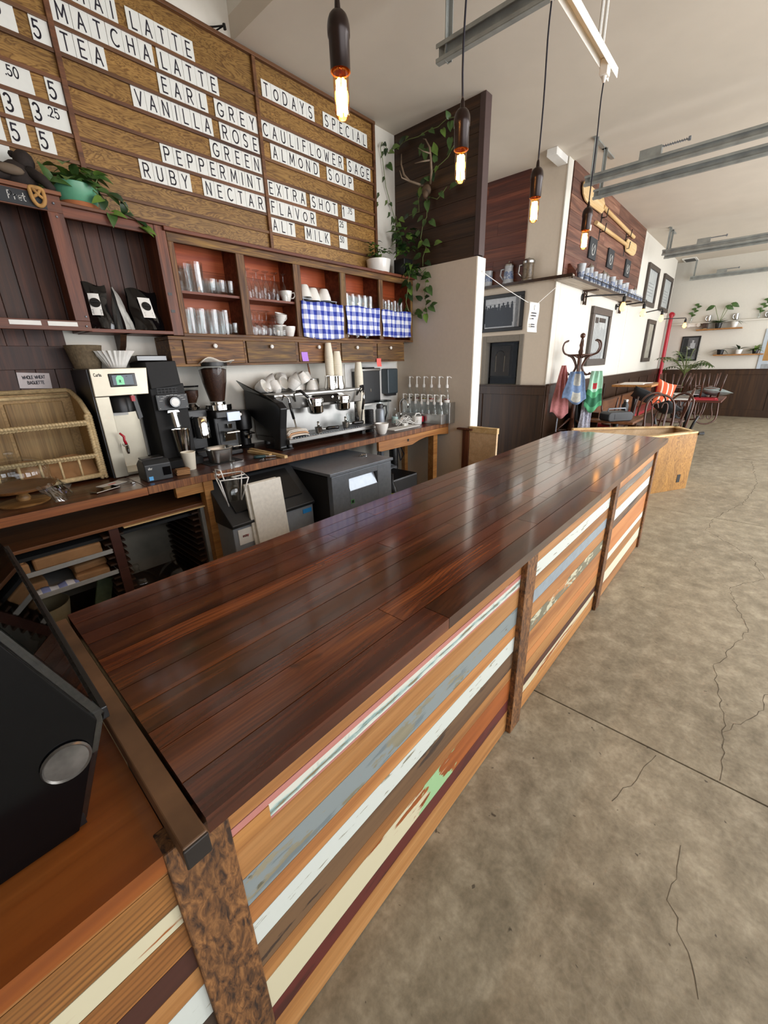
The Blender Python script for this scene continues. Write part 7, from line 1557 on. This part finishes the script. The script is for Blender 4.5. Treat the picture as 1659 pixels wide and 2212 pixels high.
def chair(x, y, z, rot, lab):
    global chair0
    if chair0 is not None: return dup(chair0, (x, y, z), rot, lab)
    t = thing('bentwood_chair', lab, 'chair', (x, y, z), rot, 'bentwood cafe chairs')
    lathe_part(t, 'seat', [(.18, .44), (.205, .45), (.205, .47), (.18, .475), (0, .468)], M['bentwood'], n=24)
    for sx in (-1, 1):
        m = MB(); m.tube([(.15*1, sx*.13, .45), (.18, sx*.16, .22), (.20, sx*.18, 0)], [.016, .014, .012], 7); m.build('leg', M['bentwood'], t, smooth=4)
        m = MB(); m.tube([(-.15, sx*.14, .45), (-.20, sx*.16, .2), (-.25, sx*.17, 0)], [.016, .014, .012], 7); m.build('leg', M['bentwood'], t, smooth=4)
    m = MB(); m.tube(curved([(-.15, .17, .45), (-.18, .185, .65), (-.22, .17, .82), (-.24, .10, .90), (-.245, 0, .925), (-.24, -.10, .90), (-.22, -.17, .82), (-.18, -.185, .65), (-.15, -.17, .45)], 4), .014, 7); m.build('back_hoop', M['bentwood'], t, smooth=4)
    m = MB()
    for sx in (-1, 1): m.tube(curved([(-.16, sx*.07, .46), (-.19, sx*.075, .62), (-.215, sx*.10, .74), (-.225, sx*.085, .82), (-.225, sx*.04, .82), (-.22, sx*.02, .76)], 4), .009, 6)
    m.build('back_scroll', M['bentwood'], t, smooth=4)
    m = MB(); m.tube([(.165*math.cos(2*PI*i/20), .165*math.sin(2*PI*i/20), .26) for i in range(20)], .009, 6, True); m.build('stretcher', M['bentwood'], t, smooth=4)
    chair0 = t; return t
TZ = .757+.475
chair(10.45, .82, TZ, (PI, 0, .4), 'bentwood chair upturned on the red-brown table, nearest its right end with the pale cushion')
chair(11.05, .95, TZ, (PI, 0, -.3), 'bentwood chair upturned on the far side of the red-brown table behind the pale cushion'); chair(10.6, 1.40, TZ, (PI, 0, 2.4), 'bentwood chair upturned at the left end of the red-brown table near the papers'); chair(11.15, 1.5, TZ, (PI, 0, 1.9), 'bentwood chair upturned at the rear left of the red-brown table by the palm')
chair(7.88, 1.36, 0, .6, 'bentwood chair standing before the bar-height table, left of the orange-striped cushion').scale = (1, 1, 1.14); chair(7.5, .98, 0, 2.6, 'bentwood chair standing closest behind the plywood box').scale = (1, 1, 1.14); chair(8.75, 1.10, 0, 1.7, 'bentwood chair beside the bar-height table under the orange-striped cushion').scale = (1, 1, 1.14); chair(7.08, .98, 0, 3.6, 'bentwood chair standing between the radio table and the plywood box').scale = (1, 1, 1.14)
chair(7.9, 1.78, .502+.475, (PI, 0, .8), 'bentwood chair turned over on the bench beside the black bottle'); 
def cushion(lab, x, y, z, w, h, mt, rot, orient=0):
    t = thing('cushion', lab, 'cushion', (x, y, z), rot); m = MB(); q = 14
    for sg in (-1, 1): m.grid(lambda u, v: ((u-.5)*w*(1-.10*math.sin(v*PI)), (v-.5)*h*(1-.10*math.sin(u*PI)), sg*.075*(math.sin(u*PI)*math.sin(v*PI))**.5), q, q)
    mats = mt if isinstance(mt, list) else [mt]
    if len(mats) > 1:
        for i in range(len(m.f)): m.m[i] = 1 if ((i % q) % 4 == 2 and (i//q) % 14 > 0) else 0
    m.build('cover', mats, t, smooth=4)
grc = plain('grey_green_cushion', '8f9a98', .9, var=.15, sc=15)
cushion('pale grey-green cushion lying on the red-brown table', 10.55, .72, .90, .55, .5, grc, (.15, .1, .3)); cushion('second grey cushion under the upturned chair legs on the red-brown table', 10.7, .98, .85, .5, .45, plain('grey_cushion', '85888a', .9), (0, .1, 1.0))
cushion('dark grey cushion propped on the bench chair', 8.2, 1.50, .98, .32, .32, M['chalk'], (.5, .6, .4)); cushion('dark grey cushion held among the standing chairs', 7.7, 1.05, .84, .36, .28, M['chalk'], (.6, .3, .8))
cushion('orange cushion with white stripes propped behind the standing chairs', 8.75, 1.27, .96, .34, .46, [plain('orange_stripe', 'd9603a', .9), plain('stripe_white', 'e8d9c8', .9)], (1.2, .35, -.9))
t = thing('radio', 'black portable radio on the low dark table', 'radio', (6.75, 1.52, .722), -.7); m = MB(); m.prism([(-.17, 0), (.17, 0), (.19, .03), (.19, .10), (.16, .13), (-.16, .13), (-.19, .10), (-.19, .03)], 'y', -.11, .11); m.build('body', M['dgrey'], t, bev=.012); m = MB(); m.tube([(-.14, 0, .12), (-.13, 0, .17), (.13, 0, .17), (.14, 0, .12)], .012, 6); m.build('handle', M['steel_dk'], t, smooth=4); m = MB(); m.box(-.10, .10, -.113, -.108, .03, .10); m.build('grille', M['black'], t)
t = thing('water_bottle', 'black insulated bottle on the low dark table', 'bottle', (7.22, 1.52, .722)); lathe_part(t, 'body', [(.045, 0), (.048, .01), (.048, .18), (.03, .21), (.03, .23)], M['black'], n=18); lathe_part(t, 'cap', [(.034, .23), (.034, .26), (0, .262)], M['steel'], n=16)
t = thing('tin_canister', 'small shiny tin behind the radio', 'tin', (7.05, 1.70, .722)); lathe_part(t, 'body', [(.06, 0), (.06, .07), (.063, .075), (.063, .09), (0, .092)], M['steel'], n=20)
for i, (x, y, z, rz, lb, mt) in enumerate(((10.35, 1.2, .757, .2, 'sheet of paper, bottom one on the red-brown table', 'paper'), (10.5, 1.22, .765, -.1, 'stack of papers on the silver tray', 'paper'), (10.55, 1.2, .84, .4, 'loose white sheets on top of the paper pile', 'paper'))):
    m = MB((x, y, z)); m.obox((x, y, z+.006), (.5-.05*i, .42, .01), (0, 0, rz)); m.obox((x+.03, y, z+.014), (.36, .3, .006), (.02, .03, rz+.3)); tag(m.build('paper_pile', M[mt]), lb, 'papers', 'papers on the red-brown table')
m = MB((10.45, 1.2, .785)); m.obox((10.48, 1.2, .806), (.42, .36, .05), (0, 0, .1)); tag(m.build('silver_tray', M['steel'], bev=.01), 'silver serving tray among the papers on the red-brown table', 'tray')
m = MB((10.4, .75, .76)); m.obox((10.32, .80, .772), (.30, .38, .03), (0, 0, .1)); m.obox((10.33, .80, .79), (.27, .34, .02), (0, 0, -.1)); tag(m.build('red_folder', M['redv'], bev=.003), 'red folders at the right end of the red-brown table', 'folder')
for i, y in enumerate((1.0, .95, .91)): m = MB((10.2, y, .757)); m.obox((10.19, y, .757+.015*(3-i)*.6), (.03, .03, .03 if i == 0 else .014)); tag(m.build('dice_block', M['white'], bev=.002), 'tiny white block, %s from the left at the red-brown table edge' % ORD[i], 'block', 'tiny white blocks')
m = MB((8.5, 1.7, 1.14)); m.obox((8.5, 1.72, 1.146), (.6, .35, .008), (0, 0, .1)); m.obox((8.55, 1.65, 1.153), (.4, .3, .006), (0, 0, -.2)); tag(m.build('paper_pile', M['paper']), 'white papers on the bar-height table', 'papers')
t = thing('palm_plant', 'feathery palm in tall dark pot by the red standpipe', 'potted plant', (12.6, 1.5, .35)); lathe_part(t, 'pot', [(.10, -.35), (.12, .0), (.19, .35), (.18, .35), (0, .32)], M['chalk'], n=20)
m = MB(); s = MB(); r = random.Random(11)
for k in range(20):
    a = r.uniform(0, 6.28); L = r.uniform(.75, 1.15); e = r.uniform(.9, 1.5); q = []
    for i in range(9): u = i/8; q.append(Vector((math.cos(a)*L*u*.75, math.sin(a)*L*u*.6, .35+.45+L*e*.75*u-.55*L*u*u)))
    s.tube([(0, 0, .33)] + q, .007, 5)
    for i in range(2, 9):
        for sd in (-1, 1): d = (q[i]-q[i-1]).normalized(); n = d.cross(Vector((0, 0, 1))).normalized(); m.leaf(q[i], d*.6+n*sd*.8+Vector((0, 0, -.15)), .26*(1.15-i/10), .03, .3, (0, 0, 1), False)
m.build('foliage', M['leaf'], t); s.build('stem', M['stem'], t)
m = MB((7.6, 1.85, .3)); m.box(7.3, 7.62, 1.5, 1.75, .02, .36); tag(m.build('cardboard_box', M['kraft'], bev=.004), 'brown box under the low dark table', 'box')
t = thing('table_base', 'black ornate cast-iron table base without a top beyond the plywood box', 'table base', (8.2, .98, 0))
m = MB(); 
for sx in (-1, 1):
    m.tube([(sx*.0, sx*.3, .0), (0, sx*.28, .2), (.0, sx*.22, .38), (0, sx*.26, .55), (0, sx*.3, .68)], .02, 7); m.tube([(-.2, sx*.3, .02), (0, sx*.27, .12), (.2, sx*.3, .02)], .016, 6)
m.tube([(0, -.25, .30), (0, -.1, .22), (0, .1, .22), (0, .25, .30)], .012, 6); m.tube([(0, -.22, .45), (0, 0, .36), (0, .22, .45)], .012, 6); m.build('frame', M['black'], t, smooth=4)
# small yellow leaf on the floor at the bottom of the picture
m = MB((.522, .087, 0)); m.leaf((.50, .078, .003), (1, .2, 0), .05, .035, .1, (0, 0, 1)); tag(m.build('dry_leaf', plain('yellow_leaf', 'd8a520', .6), solid=.001), 'tiny yellow leaf on the concrete at the bottom edge of the photo', 'leaf')
m = MB((10.1, YB, 1.6)); m.grid(lambda u, v: (9.98+u*.16, YB-.004-.03*u*u, 1.55+v*.34), 4, 4); tag(m.build('paper_note', M['paper'], solid=.001), 'small white paper note taped low on the white wall by the seam', 'paper note')
